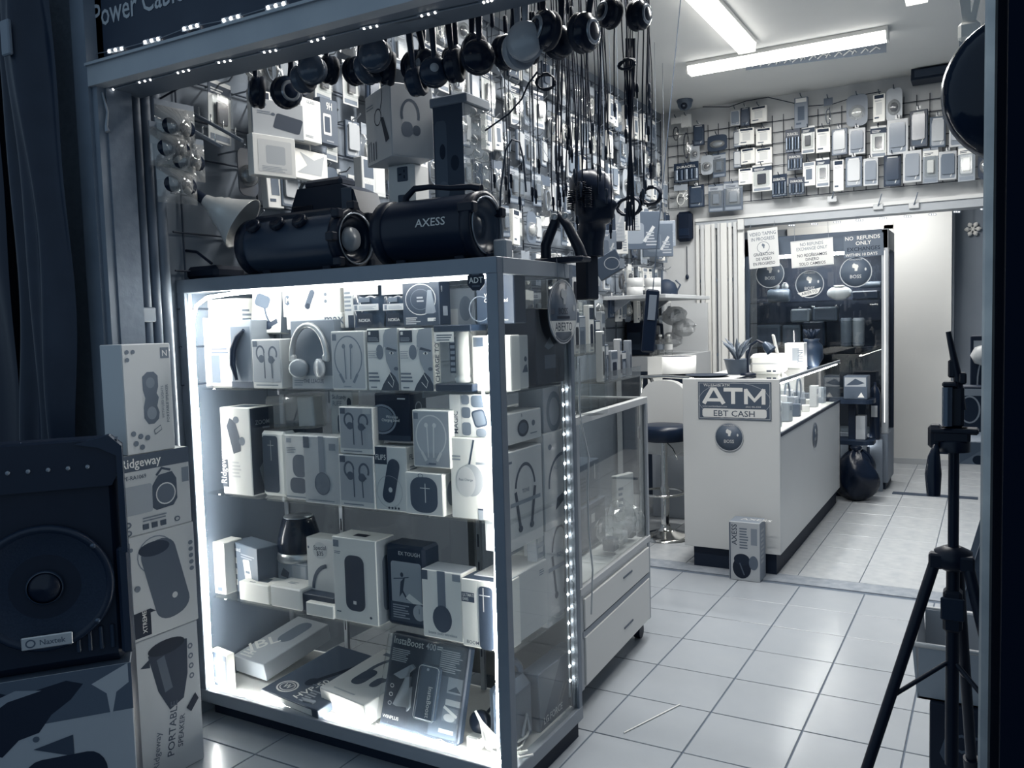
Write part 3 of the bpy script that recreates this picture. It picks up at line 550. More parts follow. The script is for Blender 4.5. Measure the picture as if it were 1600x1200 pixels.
MB().lathe([(w_*.5, .0), (w_*.52, .012), (w_*.5, .035), (w_*.47, .036)], M(.75, .3, .7), (0, .06, 0)).obj('base_ring', t); MB().lathe([(w_*.48, .036), (w_*.5, .06), (w_*.45, .11), (w_*.36, h-.005), (w_*.3, h), (0, h)], M(.09, .2), (0, .06, 0)).obj('body', t); MB().lathe([(w_*.33, h), (w_*.33, h+.004), (0, h+.006)], M(.6, .3, .6), (0, .06, 0)).obj('top_cap', t); MB().lathe([(.02, 0), (.02, .004), (0, .006)], M(.62, .3), (w_*.30, .02, h*.62), (.6, -1, .2), 16, sx=.8).obj('badge', t)
fbox('gadget_box', 'small grey gadget box carrying the black dome speaker', 434, 480, 880, 905, 2.45, .10, z3+.062, g=.5, group=G3, front=[('p', [(.1, .3), (.2, .7), (.4, .5), (.35, .2)], .2), ('r', .5, .2, .95, .9, .6)])
fbox('gadget_box', 'dark low box at the bottom of the pile under the dome speaker', 440, 482, 905, 925, 2.47, .10, z3, g=.2, group=G3)
fbox('earbud_case_box', 'small white box with a dark earbud picture on its lid', 374, 420, 912, 945, 2.345, .10, z3, g=.9, group=G3, top=[('p', [(.4, .3), (.8, .3), (.7, .75), (.5, .7)], .35), ('r', .3, .1, .5, .16, .3)])
fbox('earbud_case_box', 'small plain white box next to the one with the earbud lid', 422, 470, 918, 950, 2.34, .12, z3, g=.82, c=.006, group=G3, top=[('x', .3, .4, .7, .6, 2, .5)])
fbox('headband_box', 'white box with a dark headband picture and a handwritten price balloon', 480, 527, 842, 935, 2.40, .08, z3, g=.80, group=G3, front=[('e', .46, .83, .24, .12, .72), ('t', .46, .84, .06, 'Special', .15, 4, .5), ('t', .46, .76, .06, '$35', .15, 4, .5), ('l', arcp(.7, .28, .5, .34, 95, 180), .1, .3), ('p', rr(.45, .12, 1, .22, .05, .05), .25), ('e', .08, .86, .03, .02, .4)])
fbox('speaker_box', 'large white box with a tall dark rounded speaker picture on the lowest shelf', 521, 589, 842, 975, 2.335, .11, z3, g=.85, gs=.55, group=G3, front=[('p', rr(.28, .14, .72, .80, .16, .09), .20), ('r', .03, .88, .16, .96, .45), ('r', .45, .22, .52, .26, .8), ('x', .05, .80, .2, .84, 2, .5), ('x', .06, .10, .18, .13, 1, .4), ('e', .84, .09, .03, .015, .3)], right=[('p', rr(.3, .15, .95, .8, .2, .08), .3)], top=[('r', .35, .3, .65, .6, .1)])
fbox('flat_dark_box', 'flat dark box lying in front of the price balloon box', 463, 522, 930, 952, 2.35, .12, z3, g=.22, group=G3, top=[('x', .2, .4, .8, .8, 3, .35)])
fbox('flat_white_box', 'small flat white box lying at the front edge of the lowest shelf', 478, 521, 944, 966, 2.325, .10, z3, g=.88, group=G3, top=[('x', .4, .5, .7, .7, 2, .5)])
fbox('phone_case_box', 'black phone case box with an action picture and round seal', 604, 664, 853, 985, 2.38, .10, z3, g=.16, gs=.16, gt=.2, c=.01, group=G3, front=[('t', .35, .88, .045, 'EX TOUGH', .75), ('p', rr(.14, .1, .92, .80, .06, .04), .58), ('r', .1, .06, 1, .30, .22), ('x', .16, .1, .6, .28, 6, .55), ('p', [(.38, .55), (.5, .62), (.44, .45), (.56, .34), (.52, .34), (.42, .42), (.34, .36)], .2), ('e', .42, .64, .04, .03, .2), ('l', [(.2, .58), (.45, .6), (.6, .62)], .02, .25), ('p', [(.5, .36), (.7, .3), (.95, .31), (.6, .42)], .8), ('e', .84, .2, .16, .1, .62), ('t', .84, .19, .06, '1', .4, 0, .5)])
fbox('solo_headphone_box', 'white headphone box with a dark headphone picture and black hang tab', 660, 722, 893, 1000, 2.335, .10, z3, g=.86, gs=.92, gt=.6, group=G3, front=[('r', .40, .44, .60, 1.0, .42), ('e', .50, .30, .24, .20, .24), ('r', .01, .85, .16, .99, .3), ('r', .78, .88, .98, .98, .5), ('t', .5, .06, .045, 'beats solo wireless', .5, 0, .5)])
fbox('tube_speaker_box', 'white box with a tall speaker picture touching the corner post', 722, 790, 908, 1010, 2.32, .10, z3, g=.92, gt=.3, group=G3, front=[('r', 0, .66, .30, .8, .25), ('t', .03, .74, .045, 'ULTIMATE', .85, 0, 0, .7), ('t', .03, .68, .045, 'EARS', .85, 0, 0, .7), ('p', rr(.40, -.0, .72, .92, .1, .05), .22), ('r', .42, .78, .66, .795, .8), ('r', .5, .55, .52, .9, .8), ('t', .1, .05, .05, 'BOOM 3', .3), ('p', rr(.74, .1, .98, .95, .04, .04), .6)])
# ---- showcase floor
fbox('window_box', 'small white window box leaning at the bright corner of the showcase floor', 322, 360, 1018, 1083, 2.315, .035, z4, g=.92, group=G4, rz=rad(-10), front=[('p', rr(.04, .03, .96, .95, .02, .02), .42), ('p', rr(.12, .1, .8, .65, .04, .04), .6), ('r', .3, .25, .6, .6, .38), ('r', .05, .8, .95, .94, .3)])
q = onZ(384, 1060, .12); carton('speaker_box', 'long pale box with a speaker picture lying tilted on the showcase floor', 'box', (q.x, q.y+.03, .118), .20, .36, .075, rz=rad(-6), g=.60, group=G4, rot=(rad(10), 0, rad(-6)), top=[('p', rr(.35, .45, .75, .92, .18, .12), .38), ('t', .2, .12, .2, 'JBL', .8, 60), ('x', .1, .05, .5, .2, 3, .75)])
q = onZ(452, 1098, .12); carton('microphone_box', 'flat dark box printed with a microphone and a round seal lying on the showcase floor', 'box', (q.x+.02, q.y-.02, .112), .34, .40, .035, g=.26, group=G4, rot=(rad(7), 0, rad(-8)), front=[('r', .05, .15, .9, .85, .85)], top=[('o', .25, .16, .15, .10, .02, .8), ('o', .25, .16, .11, .07, .012, .8), ('t', .25, .13, .07, 'W', .8, 0, .5), ('t', .58, .05, .085, 'HVP-50', .85, 80), ('l', [(.45, .35), (.75, .9)], .07, .1), ('e', .44, .33, .08, .07, .12), ('x', .62, .04, .78, .25, 6, .6), ('r', .5, .3, .9, .31, .5)])
q = onZ(535, 1112, .13); carton('headphone_box', 'pale deep box with a headphone picture lying on its back on the showcase floor', 'box', (q.x+.01, q.y+.0, .112), .26, .33, .085, g=.74, group=G4, rot=(rad(8), 0, rad(-10)), front=[('r', .02, .05, .98, .95, .92)], top=[('l', arcp(.55, .6, .24, .30, -40, 200, 18), .08, .3), ('p', rr(.27, .25, .52, .58, .1, .1), .25), ('p', rr(.62, .3, .78, .5, .06, .08), .28), ('x', .2, .08, .7, .12, 1, .6), ('r', .15, .88, .3, .94, .3), ('r', .8, .85, .92, .95, .35)])
q = onZ(478, 1098, .125); carton('price_card_box', 'small grey box in front of the glowing strip on the showcase floor', 'box', onY(478, 1117, 2.285)+Vector((0, .01, 0)), .055, .02, .05, g=.55, group=G4)
l = onY(652, 1158, 2.33); l.z = .112
t = carton('jump_starter_pack', 'large dark jump starter blister pack leaning back on the showcase floor', 'box', l, .335, .045, .335, g=.24, c=.010, group=G4, rot=(rad(-16), rad(1.5), rad(1)),
   front=[('p', rr(.01, .01, .99, .99, .02, .02), .20), ('t', .04, .88, .075, 'InstaBoost', .85, 0, 0, .85), ('t', .46, .885, .07, '400', .7, 0, 0, .85), ('x', .60, .905, .68, .95, 2, .7), ('x', .04, .70, .30, .84, 7, .6), ('x', .66, .70, .95, .93, 11, .55),
   ('r', .62, .05, .97, .66, .30), ('r', .79, .50, .97, .66, .5), ('r', .79, .38, .97, .44, .6), ('r', .77, .22, .95, .36, .4), ('r', .75, .10, .93, .14, .62), ('p', [(.8, .52), (.9, .58), (.96, .52)], .2), ('l', [(.78, .36), (.95, .28)], .03, .7), ('e', .86, .26, .07, .04, .65),
   ('o', .10, .44, .025, .022, .008, .7), ('o', .10, .35, .025, .022, .008, .7), ('o', .10, .26, .025, .022, .008, .6), ('t', .03, .10, .035, 'WINPLUS', .85), ('l', [(.74, .0), (.79, .04), (.85, .02)], .008, .8)])
q = MB(); q.cbox((-.012, -.028, .06), (.072, .0, .25), M(.26, .25), .012); q.obj('power_bank', t); art(MB(), .09, .19, [('t', .58, .35, .09, 'InstaBoost', .75, -90, .5), ('e', .45, .92, .06, .025, .6), ('l', rr(.03, .02, .97, .98, .15, .07)+[(.97, .9)], .03, .8)], frame_front(-.015, -.028, .06)).obj('printed_front', t)
q = MB(); q.T = Matrix.Translation((0, 0, -.035)) @ Matrix.Scale(.95, 4); q.prism([(-.135, .235), (-.06, .285), (-.045, .275), (-.075, .245), (-.085, .19), (-.12, .13), (-.105, .125), (-.07, .17), (-.05, .205), (-.045, .13), (-.055, .115), (-.06, .24), (-.10, .225)], -.014, 0, M(.55, .3), 'y'); q.obj('cable_clamp', t)
cl = MB(); cl.cbox((-.168, -.035, .005), (.168, -.001, .332), GLASS(.97, 1.5, .05, .02), .015); cl.obj('blister', t)
# white earbud cords and a plug in the corner
q = MB()
for k in range(5):
    a = onZ(745+k*8, 1150+k*6, .125); q.tube([a, a+Vector((.05, .02, .01)), a+Vector((.09, -.01, .004)), a+Vector((.12, .03, .002))], .005, M(.85, .5), 5)
tag(q.obj('white_cable'), 'loose white cables lying in the corner of the showcase floor', 'cable')
l = onY(766, 1120, 2.34); tag(MB().lathe([(.02, 0), (.026, .01), (.026, .03), (.018, .05), (.006, .09), (.004, .13)], M(.85, .4), (0, 0, 0), (-.5, 0, .8), 14).obj('charger_plug', None, (l.x+.01, l.y, .14)), 'white plug leaning at the corner post of the showcase floor', 'plug')
tag(MB().cbox((-.025, 0, 0), (.025, .04, .05), M(.88, .4), .006).obj('charger_cube', None, (onY(738, 1170, 2.33).x, 2.33, .109)), 'small white charger block in front of the jump starter pack', 'charger')
l = onY(750, 1118, 2.44); t = thing('wired_headphone', 'black headphone lying behind the jump starter pack', 'headphones', (l.x, 2.46, .109))
MB().lathe([(.03, 0), (.04, .008), (.04, .03), (.03, .036), (0, .036)], BLACK, (0, 0, .045), (0, -1, .2), 18).obj('ear_cup', t); MB().tube([(0, .02, .06), (.02, .04, .09), (.05, .05, .06), (.05, .04, .02)], .007, BLACK, 6).obj('headband', t)
# ---- goods that face the aisle behind the showcase's side pane
XS = CX1-.05
sidebox('earphone_box', 'white earphone box seen through the side pane below the charging pad box', 790, 826, 524, 611, XS, .10, z1, g=.78, group=G1, front=[('r', .1, .84, .4, .97, .3), ('l', [(.35, .8), (.2, .6), (.3, .35)], .12, .4), ('p', [(.7, .3), (.95, .3), (.9, .45), (.8, .42)], .3), ('e', .85, .55, .06, .05, .3)])
sidebox('speaker_box', 'big black box standing at the rear of the top shelf behind the round sticker', 838, 896, 482, 616, XS-.02, .16, z1, g=.10, group=G1, front=[('p', [(.2, .5), (.35, .62), (.45, .5), (.3, .45)], .45), ('r', .2, .2, .5, .38, .35), ('x', .65, .4, .9, .7, 5, .25)])
sidebox('camera_box', 'white box with a round dial picture behind the side pane on the middle shelf', 792, 846, 642, 696, XS, .13, .91+.245, g=.74, gs=.6, group=G2, front=[('e', .45, .45, .16, .28, .3), ('o', .45, .45, .16, .28, .04, .15), ('e', .75, .55, .05, .1, .35), ('t', .4, .82, .12, 'h', .3), ('x', .65, .2, .9, .27, 1, .4)])
sidebox('dial_box', 'grey box with a toothed dial picture at the rear of the middle shelf', 848, 894, 602, 652, XS-.01, .10, 1.14, g=.62, group=G2, front=[('e', .35, .5, .25, .4, .42), ('e', .35, .5, .16, .28, .6)])
sidebox('neckband_box', 'tall white neckband earphone box behind the side pane nearest the corner post', 792, 848, 700, 832, XS, .09, .80, g=.72, gs=.8, group=G2, front=a_bt())
sidebox('neckband_box', 'tall white neckband earphone box at the rear beside the LED dots', 850, 896, 672, 795, XS, .09, .81, g=.72, group=G2, front=[('l', arcp(.6, .45, .45, .30, 60, 185, 14), .05, .3), ('p', [(.35, .18), (.8, .3), (.85, .38), (.4, .3)], .2), ('t', .3, .6, .04, 'PRO', .55), ('e', .2, .85, .06, .03, .45)])
sidebox('neckband_box', 'white neckband earphone box lower down beside the LED dots', 852, 896, 795, 912, XS-.005, .09, .485, g=.70, group=G3, front=a_bt())
sidebox('plastic_bottle_pack', 'clear plastic sleeve of small parts beside the lower neckband box', 838, 853, 800, 880, XS-.01, .04, .60, g=.6, group=G3, rough=.15, front=[('x', .1, .1, .9, .9, 6, .75)])
sidebox('white_carton', 'large plain white carton behind the side pane on the lowest glass shelf', 797, 856, 888, 1006, XS, .14, z3-.0, g=.74, gs=.85, gt=.8, group=G3, front=[('x', .78, .8, .92, .9, 3, .45), ('e', .1, .86, .02, .012, .4)])
sidebox('pad_box', 'flat white carton with rounded outline at the rear of the lowest glass shelf', 856, 896, 905, 985, XS-.01, .10, .45, g=.68, group=G3, front=[('o', .5, .5, .42, .42, .02, .85)])
l, w_, h = SP(798, 836, 1036, 1128, XS, z4)
t = thing('carry_speaker', 'dark grey rounded carry speaker behind the side pane on the showcase floor', 'speaker', l, PI/2)
MB().cbox((-w_/2, 0, 0), (w_/2, .10, h*.8), M(.30, .45), .03).obj('body', t); MB().tube([(x*w_*.42, .05, h*.78+y*h*.2) for x, y in arcp(0, 0, 1, 1, 0, 180, 10)], .012, M(.25, .5), 7).obj('handle', t); MB().tube([(-.02, -.004, .05), (0, -.01, .12), (.03, -.004, .05)], .006, M(.55, .4), 6).obj('trim_loop', t)
sidebox('phone_box', 'dark slanted phone box with pale lettering at the rear of the showcase floor', 842, 903, 1030, 1122, XS, .07, z4, g=.36, gs=.5, group=G4, front=[('p', [(.0, 0), (1, 0), (1, 1), (.55, 1)], .28), ('t', .1, .08, .12, 'LG FORCE', .75, 0, 0, .9)])
tag(MB().tube([(CX1-.09+.05*math.cos(k*.7), 2.36+.06*math.sin(k*.7)+.004*k, .112+.0022*k) for k in range(26)], .005, M(.85, .5), 5).obj('coiled_cable'), 'coil of white cable on the showcase floor behind the side pane', 'cable')
# round open sign hung on the outside of the side pane
t = thing('open_sign', 'round dark sign with a raised fist hung on the showcase side pane', 'sign', onX(879, 487, CX1+.006), PI/2)
a = .114; q = MB(); q.lathe([(a, 0), (a, .003), (0, .0031)], M(.42, .5), (0, .001, 0), (0, -1, 0), 40); q.obj('disc', t)
FIST = [(.30, .86), (.42, .98), (.55, .90), (.72, .84), (.76, .70), (.70, .60), (.66, .38), (.48, .38), (.48, .58), (.30, .66)]
fist = lambda x0, y0, s, g: ('p', [(x0+(x-.5)*s, y0+(y-.68)*s) for x, y in FIST], g)
art(MB(), 2*a, 2*a, [('o', .5, .5, .5, .5, .02, .7), ('p', [(.02, .36)]+arcp(.5, .5, .48, .48, 197, 235, 6)+[(.22, .19), (.78, .19)]+arcp(.5, .5, .48, .48, 305, 343, 6)+[(.98, .36)], .88), ('t', .5, .205, .13, 'ABIERTO', .2, 0, .5, .8), fist(.52, .74, .42, .8), ('t', .5, .46, .1, 'BOSS', .2, 0, .5), ('r', .28, .39, .72, .43, .15), ('r', .06, .46, .2, .54, .2), ('o', .5, .5, .46, .46, .01, .6), ('e', .88, .56, .03, .05, .75)], frame_front(-a, -.0025, -a)).obj('printed_face', t)
MB().tube([(-.03, -.002, .08), (-.035, 0, .17), (0, .02, .21), (.02, 0, .17), (.03, -.002, .08)], .0012, M(.5), 4).obj('hanging_cord', t)
# ================================================================== on top of the showcase
ZT = CZ
def cylspeaker(name, label, x0, x1, Y, r, deco):
    t = thing(name, label, 'speaker', ((x0+x1)/2, Y, ZT)); L = (x1-x0)/2; c = (0, 0, r+.006)
    body = MB(); body.lathe([(r*.80, -L), (r*.93, -L+.02), (r, -L+.06), (r, L-.06), (r*.97, L-.03)], M(.10 if deco == 'plain' else .20, .3), c, (1, 0, 0), 36, caps=False); body.obj('body', t)  # ringed boombox body is lighter, a grey sheen put into its colour
    for s_ in (-1, 1):
        q = MB(); q.lathe([(r*.97, s_*(L-.045)), (r*1.04, s_*(L-.04)), (r*1.05, s_*(L-.005)), (r*.92, s_*L), (r*.86, s_*(L-.012))], M(.08, .35), c, (1, 0, 0), 36, caps=False); q.obj('end_ring', t)
        q = MB(); q.lathe([(r*.86, s_*(L-.012)), (r*.80, s_*(L-.005)), (r*.76, s_*(L-.02)), (r*.4, s_*(L-.04)), (r*.3, s_*(L-.03)), (0, s_*(L-.022))], M(.22, .3) if deco == 'plain' else M(.14, .2), c, (1, 0, 0), 30, caps=False); q.obj('woofer', t)
        q = MB(); q.lathe([(r*.86, s_*(L-.006)), (r*.90, s_*(L+.003)), (r*.84, s_*(L+.001))], M(.55, .25, .6), c, (1, 0, 0), 30, caps=False); q.obj('woofer_rim', t)
    for s_ in (-.62, .62): MB().cbox((s_*L*.95-.02, -.05, 0), (s_*L*.95+.02, .05, .03), M(.07, .6), .004).obj('foot', t)
    return t, L, c
xa, xb = onY(596, 360, 2.36).x, onY(752, 360, 2.36).x
t, L, c = cylspeaker('cylinder_speaker', 'black cylinder speaker with a carry strap and white lettering on the showcase', xa, xb, 2.40, .108, 'plain')
MB().tube([(-L*.62, -.0, .20), (-L*.6, 0, .235), (-L*.42, 0, .262), (-L*.1, 0, .262), (L*.3, 0, .25), (L*.72, 0, .245), (L*.9, 0, .235)], [.012, .012, .011, .009, .009, .011, .014], M(.08, .6), 8).obj('carry_strap', t)
q = MB(); V, Fs, wd = textmesh('AXESS'); sz = .026
q.add([(-.01+x*sz*1.15, -math.sqrt(max(0, .1095**2-(y*sz+.0)**2)), .116+y*sz) for x, y in V], Fs, M(.8, .5)); q.obj('lettering', t)
for a in (60, -60, 180): MB().cbox((L-.05, -.018+.104*math.sin(rad(a))-.0, .114+.104*math.cos(rad(a))-.018), (L+.012, .018+.104*math.sin(rad(a)), .114+.104*math.cos(rad(a))+.018), M(.07, .4), .006).obj('bumper', t)
xa, xb = onY(385, 370, 2.34).x, onY(545, 370, 2.34).x
t, L, c = cylspeaker('boombox_speaker', 'black tube boombox with ringed end caps and a pale end cone on the showcase', xa, xb, 2.38, .104, 'rings')
MB().lathe([(.045, L-.03), (.04, L-.012), (.0, L-.006)], M(.62, .3), (0, 0, .11), (1, 0, 0), 20).obj('end_cone', t)
for k, x in enumerate((-.16, -.04, .07)): MB().lathe([(.028, 0), (.03, .012), (.024, .02), (.012, .014), (0, .016)], M(.06, .3), (x, -.085, .175), (0, -.75, .66), 18).obj('tweeter', t)
MB().cbox((-L*.8, -.05, .19), (L*.75, .03, .222), M(.07, .4), .01).obj('control_panel', t)
for a in range(0, 360, 45): MB().cbox((L-.03, .118*math.sin(rad(a))-.016, .11+.118*math.cos(rad(a))-.016), (L+.006, .118*math.sin(rad(a))+.016, .11+.118*math.cos(rad(a))+.016), M(.07, .35), .005).obj('bumper', t)
l, w_, h = FP(462, 572, 281, 345, 2.62, ZT+.0)
t = thing('box_speaker', 'blocky dark boombox with a grab handle standing behind the tube boombox', 'speaker', (l.x, 2.60, ZT))
q = MB(); q.prism([(-w_*.62, 0), (w_*.55, 0), (w_*.5, .2), (w_*.38, .33), (w_*.2, .36), (-w_*.42, .36), (-w_*.5, .30), (-w_*.6, .2)], 0, .15, M(.13, .4), 'y'); q.obj('body', t)
MB().cbox((-w_*.38, .02, .355), (w_*.16, .12, .395), M(.10, .35), .015).obj('grab_handle', t); MB().cbox((w_*.22, -.006, .22), (w_*.36, .0, .34), M(.25, .3), .004).obj('control_panel', t); MB().cbox((-w_*.48, -.006, .2), (-w_*.2, 0, .29), M(.05, .3), .004).obj('recess_shade', t)  # raised dark plate paints the shade of a hollow in the body
# aluminium clamp-lamp reflector on its side
t = thing('reflector_lamp', 'ribbed aluminium lamp reflector lying tipped on the showcase', 'lamp', onY(348, 330, 2.31), rot=(0, 0, 0))
ax = Vector((.70, .40, -.55)).normalized()
MB().lathe([(.022, -.03), (.03, 0), (.045, .02), (.047, .03), (.058, .045), (.06, .055), (.075, .085), (.078, .09), (.108, .14), (.110, .142), (.104, .139)], M(.84, .38, .45), -ax*.05, ax, 32, caps=False).obj('shade', t)
MB().cyl(-ax*.16, -ax*.07, .02, M(.10, .4), n=14).obj('socket', t)
l, w_, h = FP(272, 345, 347, 392, 2.52, ZT+.02)
fbox('grey_carton', 'grey carton with a dark strap printed on it behind the black bag', 275, 345, 340, 415, 2.62, .14, ZT, g=.42, front=[('r', .62, 0, .70, 1, .2), ('p', [(.12, .42), (.5, .62), (.5, .72), (.14, .56)], .2)])
t = thing('equipment_bag', 'flat black equipment bag with a loop handle at the end of the showcase top', 'bag', (onY(310, 400, 2.36).x, 2.32, ZT))
MB().cbox((-.16, 0, 0), (.14, .16, .055), M(.08, .6), .02).obj('bag', t); MB().tube([(-.14, .0, .05), (-.17, -.01, .085), (-.14, -.01, .115), (-.06, 0, .125), (.04, 0, .11), (.12, 0, .06)], .006, M(.08, .5), 6).obj('loop_handle', t)
tag(MB().cbox((-.05, 0, 0), (.05, .12, .115), M(.36, .6), .004).obj('grey_block', None, (onY(308, 300, 2.60).x, 2.56, 2.03)), 'plain grey box hanging above the grey carton', 'box')
# tall outlet tower, clear tower display, corner-on headphone carton
l, w_, h = FP(604, 646, 253, 330, 2.66, ZT)
t = thing('outlet_tower', 'white upright power tower with dark socket plates standing behind the speakers', 'power strip', l)
MB().cbox((-w_/2, 0, 0), (w_/2, w_*.9, h), M(.80, .4), .014).obj('body', t)
for k in range(3):
    z = h-.075-k*.105; art(MB(), .05, .055, [('p', rr(0, 0, 1, 1, .08, .08), .28), ('r', .15, .45, .4, .55, .05), ('r', .62, .2, .72, .42, .05), ('r', .62, .6, .72, .8, .05)], frame_front(-.01, -.0005, z)).obj('socket_plate', t)
MB().cbox((-w_*.3, .02, h), (w_*.3, w_*.7, h+.02), M(.6, .4), .005).obj('top_cap', t)
l, w_, h = FP(676, 722, 152, 330, 2.60, ZT)
t = thing('tower_display', 'clear acrylic tower display of charms with a dark printed front', 'display stand', (l.x+.02, 2.58, ZT))
MB().cbox((-w_/2-.012, -.004, h-.035), (w_/2+.02, .16, h), M(.55, .4, .3), .004).obj('top_frame', t); MB().cbox((-w_/2-.012, -.004, 0), (w_/2+.02, .16, .03), M(.5, .4, .3), .004).obj('base_frame', t)
art(MB(), w_, h-.06, [('r', 0, 0, 1, 1, .24), ('p', rr(.05, .3, .45, .9, .1, .05), .34), ('e', .7, .62, .14, .05, .14), ('e', .3, .45, .2, .06, .4), ('e', .72, .25, .15, .05, .4), ('r', .1, .05, .9, .12, .3), ('e', .3, .7, .1, .05, .14)], frame_front(-w_/2, 0, .03)).obj('printed_front', t)
MB().box((w_/2+.006, 0, .03), (w_/2+.012, .155, h-.035), GLASS(.9, 2, .08, .08)).obj('clear_side', t)
for k in range(11):
    for j in range(2): MB().ball((w_/2+.018, .045+.065*j+.01*(k % 2), .06+k*(h-.12)/10), .017, BLIST, 10, (.7, 1, 1.1)).obj('bubble', t)
l = onY(606, 240, 2.5); l.z = onY(606, 243, 2.5).z
t = carton('headphone_carton', 'large pale carton hung corner-on with headphone and cable pictures', 'box', (l.x-.098, l.y+.075, l.z), .25, .17, .265, rz=rad(-42)+rad(0), g=.70, front=[('l', [(.68, 1.0), (.68, .82), (.6, .7)], .02, .15), ('o', .5, .62, .14, .12, .02, .15), ('p', [(.6, .6), (.72, .58), (.92, .25), (.78, .22)], .16), ('l', [(.1, .05), (.1, .3), (.2, .33), (.2, .05)], .02, .25), ('l', [(.3, .05), (.3, .3)], .035, .2), ('l', [(.4, .05), (.4, .3)], .03, .25), ('x', .05, .78, .45, .86, 2, .5)],
    right=[('l', arcp(.45, .58, .20, .20, -20, 200, 16), .055, .35), ('p', rr(.24, .28, .5, .48, .1, .08), .42), ('p', rr(.5, .3, .68, .44, .08, .06), .35), ('r', .1, .02, .6, .1, .7)])
t.rotation_euler = (0, 0, rad(-30))
tag(MB().cbox((-.025, 0, 0), (.025, .05, .07), M(.62, .5), .006).obj('plastic_cup', None, (onY(780, 400, 2.42).x, 2.42, ZT)), 'small grey block beside the end of the lettered speaker', 'block')
# ================================================================== hook wall along the left
HK = M(.62, .35, .6)
hw = thing('hook_wall', 'long wire-grid wall panel full of steel hooks along the shop side', 'wall display', (XL, 0, 0))
for k in range(15): MB().cyl((.012, 2.3+k*.4, 1.2), (.012, 2.3+k*.4, 3.45), .004, M(.2, .5), n=5).obj('upright_wire', hw)
for k in range(15): MB().cyl((.016, 2.25, 1.35+k*.15), (.016, 7.9, 1.35+k*.15), .004, M(.2, .5), n=5).obj('cross_wire', hw)
hookme = MB().tube([(.01, 0, 0), (.16, 0, .004), (.185, 0, .022)], .004, HK, 5).mesh('hook')
def hook(y, z, sc=1.0):
    o = bpy.data.objects.new('hook', hookme); COL.objects.link(o); o.parent = hw; o.location = (0, y, z); o.scale = (sc, 1, 1)
# --- hanging-pack prototypes: origin at the hang hole, facing -y, hanging down
def pack(kind, v):
    """kind -> (name, category, phrase, half width, drop, builder)"""
    g = [.82, .55, .30][v % 3]; t = thing(*kind[:1], 'pack', kind[1]); W, D = kind[2], kind[3]; k = kind[4]
    card = MB(); 
    if k == 'card':      # printed card with blister and product
        card.cbox((-W/2, 0, -D), (W/2, .004, .015), M(g, .5), .002); art(card, W, D, [('r', 0, .82, 1, 1, [.2, .85, .6][v % 3]), ('x', .1, .86, .7, .95, 2, [.8, .2, .2][v % 3]), ('r', .08, .04, .92, .14, .5)], frame_front(-W/2, 0, -D)); card.obj('card', t)
        MB().cbox((-W*.40, -.025, -D*.80), (W*.40, -.001, -D*.18), BLIST, .010).obj('blister', t); MB().cbox((-W*.22, -.018, -D*.70), (W*.22, -.004, -D*.30), M([.12, .8, .4][v % 3], .35), .007).obj('product', t)
    elif k == 'case':    # phone case in a framed window box
        card.cbox((-W/2, 0, -D), (W/2, .016, 0), M([.7, .35, .16][v % 3], .4), .003); art(card, W, D, [('p', rr(.10, .06, .90, .82, .08, .05), [.5, .62, .32][v % 3]), ('r', .2, .88, .8, .95, .75), ('e', .5, .66, .1, .05, .3), ('l', [(.65, .1), (.8, .3), (.78, .6)], .05, .85)], frame_front(-W/2, 0, -D)); card.obj('box', t)
        q = MB(); q.prism(rr(-W*.36, -D*.80, W*.36, -D*.10, W*.1, W*.1), -.012, -.001, M([.45, .7, .22][v % 3], .2), 'y'); q.obj('phone_case', t)
        MB().cbox((-W*.12, -.002, .0), (W*.12, .002, .022), M(.75, .3), .002).obj('hang_tab', t)
    elif k == 'cable':   # coil of cable in a clear bag
        card.cbox((-W/2, 0, -D*.22), (W/2, .005, .01), M(g, .5), .002); card.obj('header_card', t)
        MB().grid(lambda u, v_: ((u-.5)*W, -.02*math.sin(PI*u)*math.sin(PI*v_)+.005*math.sin(u*13+v_*9), -D*.2-v_*D*.8), 8, 8, BLIST).obj('clear_bag', t)
        MB().tube([(W*.28*math.cos(a*.6)*(1-.004*a), -.012+.0006*a, -D*.6+D*.26*math.sin(a*.6)) for a in range(30)], .004, M([.1, .85, .4][v % 3], .5), 5).obj('coiled_cable', t)
    elif k == 'slim':    # slim white carton with header
        card.cbox((-W/2, 0, -D), (W/2, .03, 0), M([.9, .84, .45][v % 3], .5), .002); art(card, W, D, [('r', .1, .84, .9, .97, [.15, .5, .85][v % 3]), ('r', .12, .12, .5, .18, .3), ('r', .25, .25, .75, .7, [.8, .4, .3][v % 3]), ('x', .15, .74, .8, .8, 2, .5)], frame_front(-W/2, 0, -D)); card.obj('box', t)
    elif k == 'round':   # rounded clamshell with a bright product
        q = MB(); q.prism(rr(-W/2, -D, W/2, .01, W*.3, W*.3), -.002, .002, M([.6, .4, .2][v % 3], .4), 'y'); q.obj('card', t)
        q = MB(); q.lathe([(W*.40, 0), (W*.36, .02), (W*.2, .03), (0, .032)], GLASS(.92, 3, .1, .12), (0, -.002, -D*.55), (0, -1, 0), 18); q.obj('blister', t); MB().lathe([(W*.25, 0), (W*.22, .014), (0, .016)], M([.15, .8, .5][v % 3], .3), (0, -.003, -D*.55), (0, -1, 0), 14).obj('product', t)
    elif k == 'battery': # battery card
        card.cbox((-W/2, 0, -D), (W/2, .004, .01), M(.16, .4), .002); art(card, W, D, [('t', .5, .78, .13, 'DURACELL', .85, 0, .5, .8), ('r', .05, .05, .95, .12, .5)], frame_front(-W/2, 0, -D)); card.obj('card', t)
        for j in range(5): MB().cyl((-W*.4+j*W*.2, -.008, -D*.88), (-W*.4+j*W*.2, -.008, -D*.32), W*.08, M(.25 if j % 2 else .45, .3, .5), n=8).obj('battery', t)
    return t
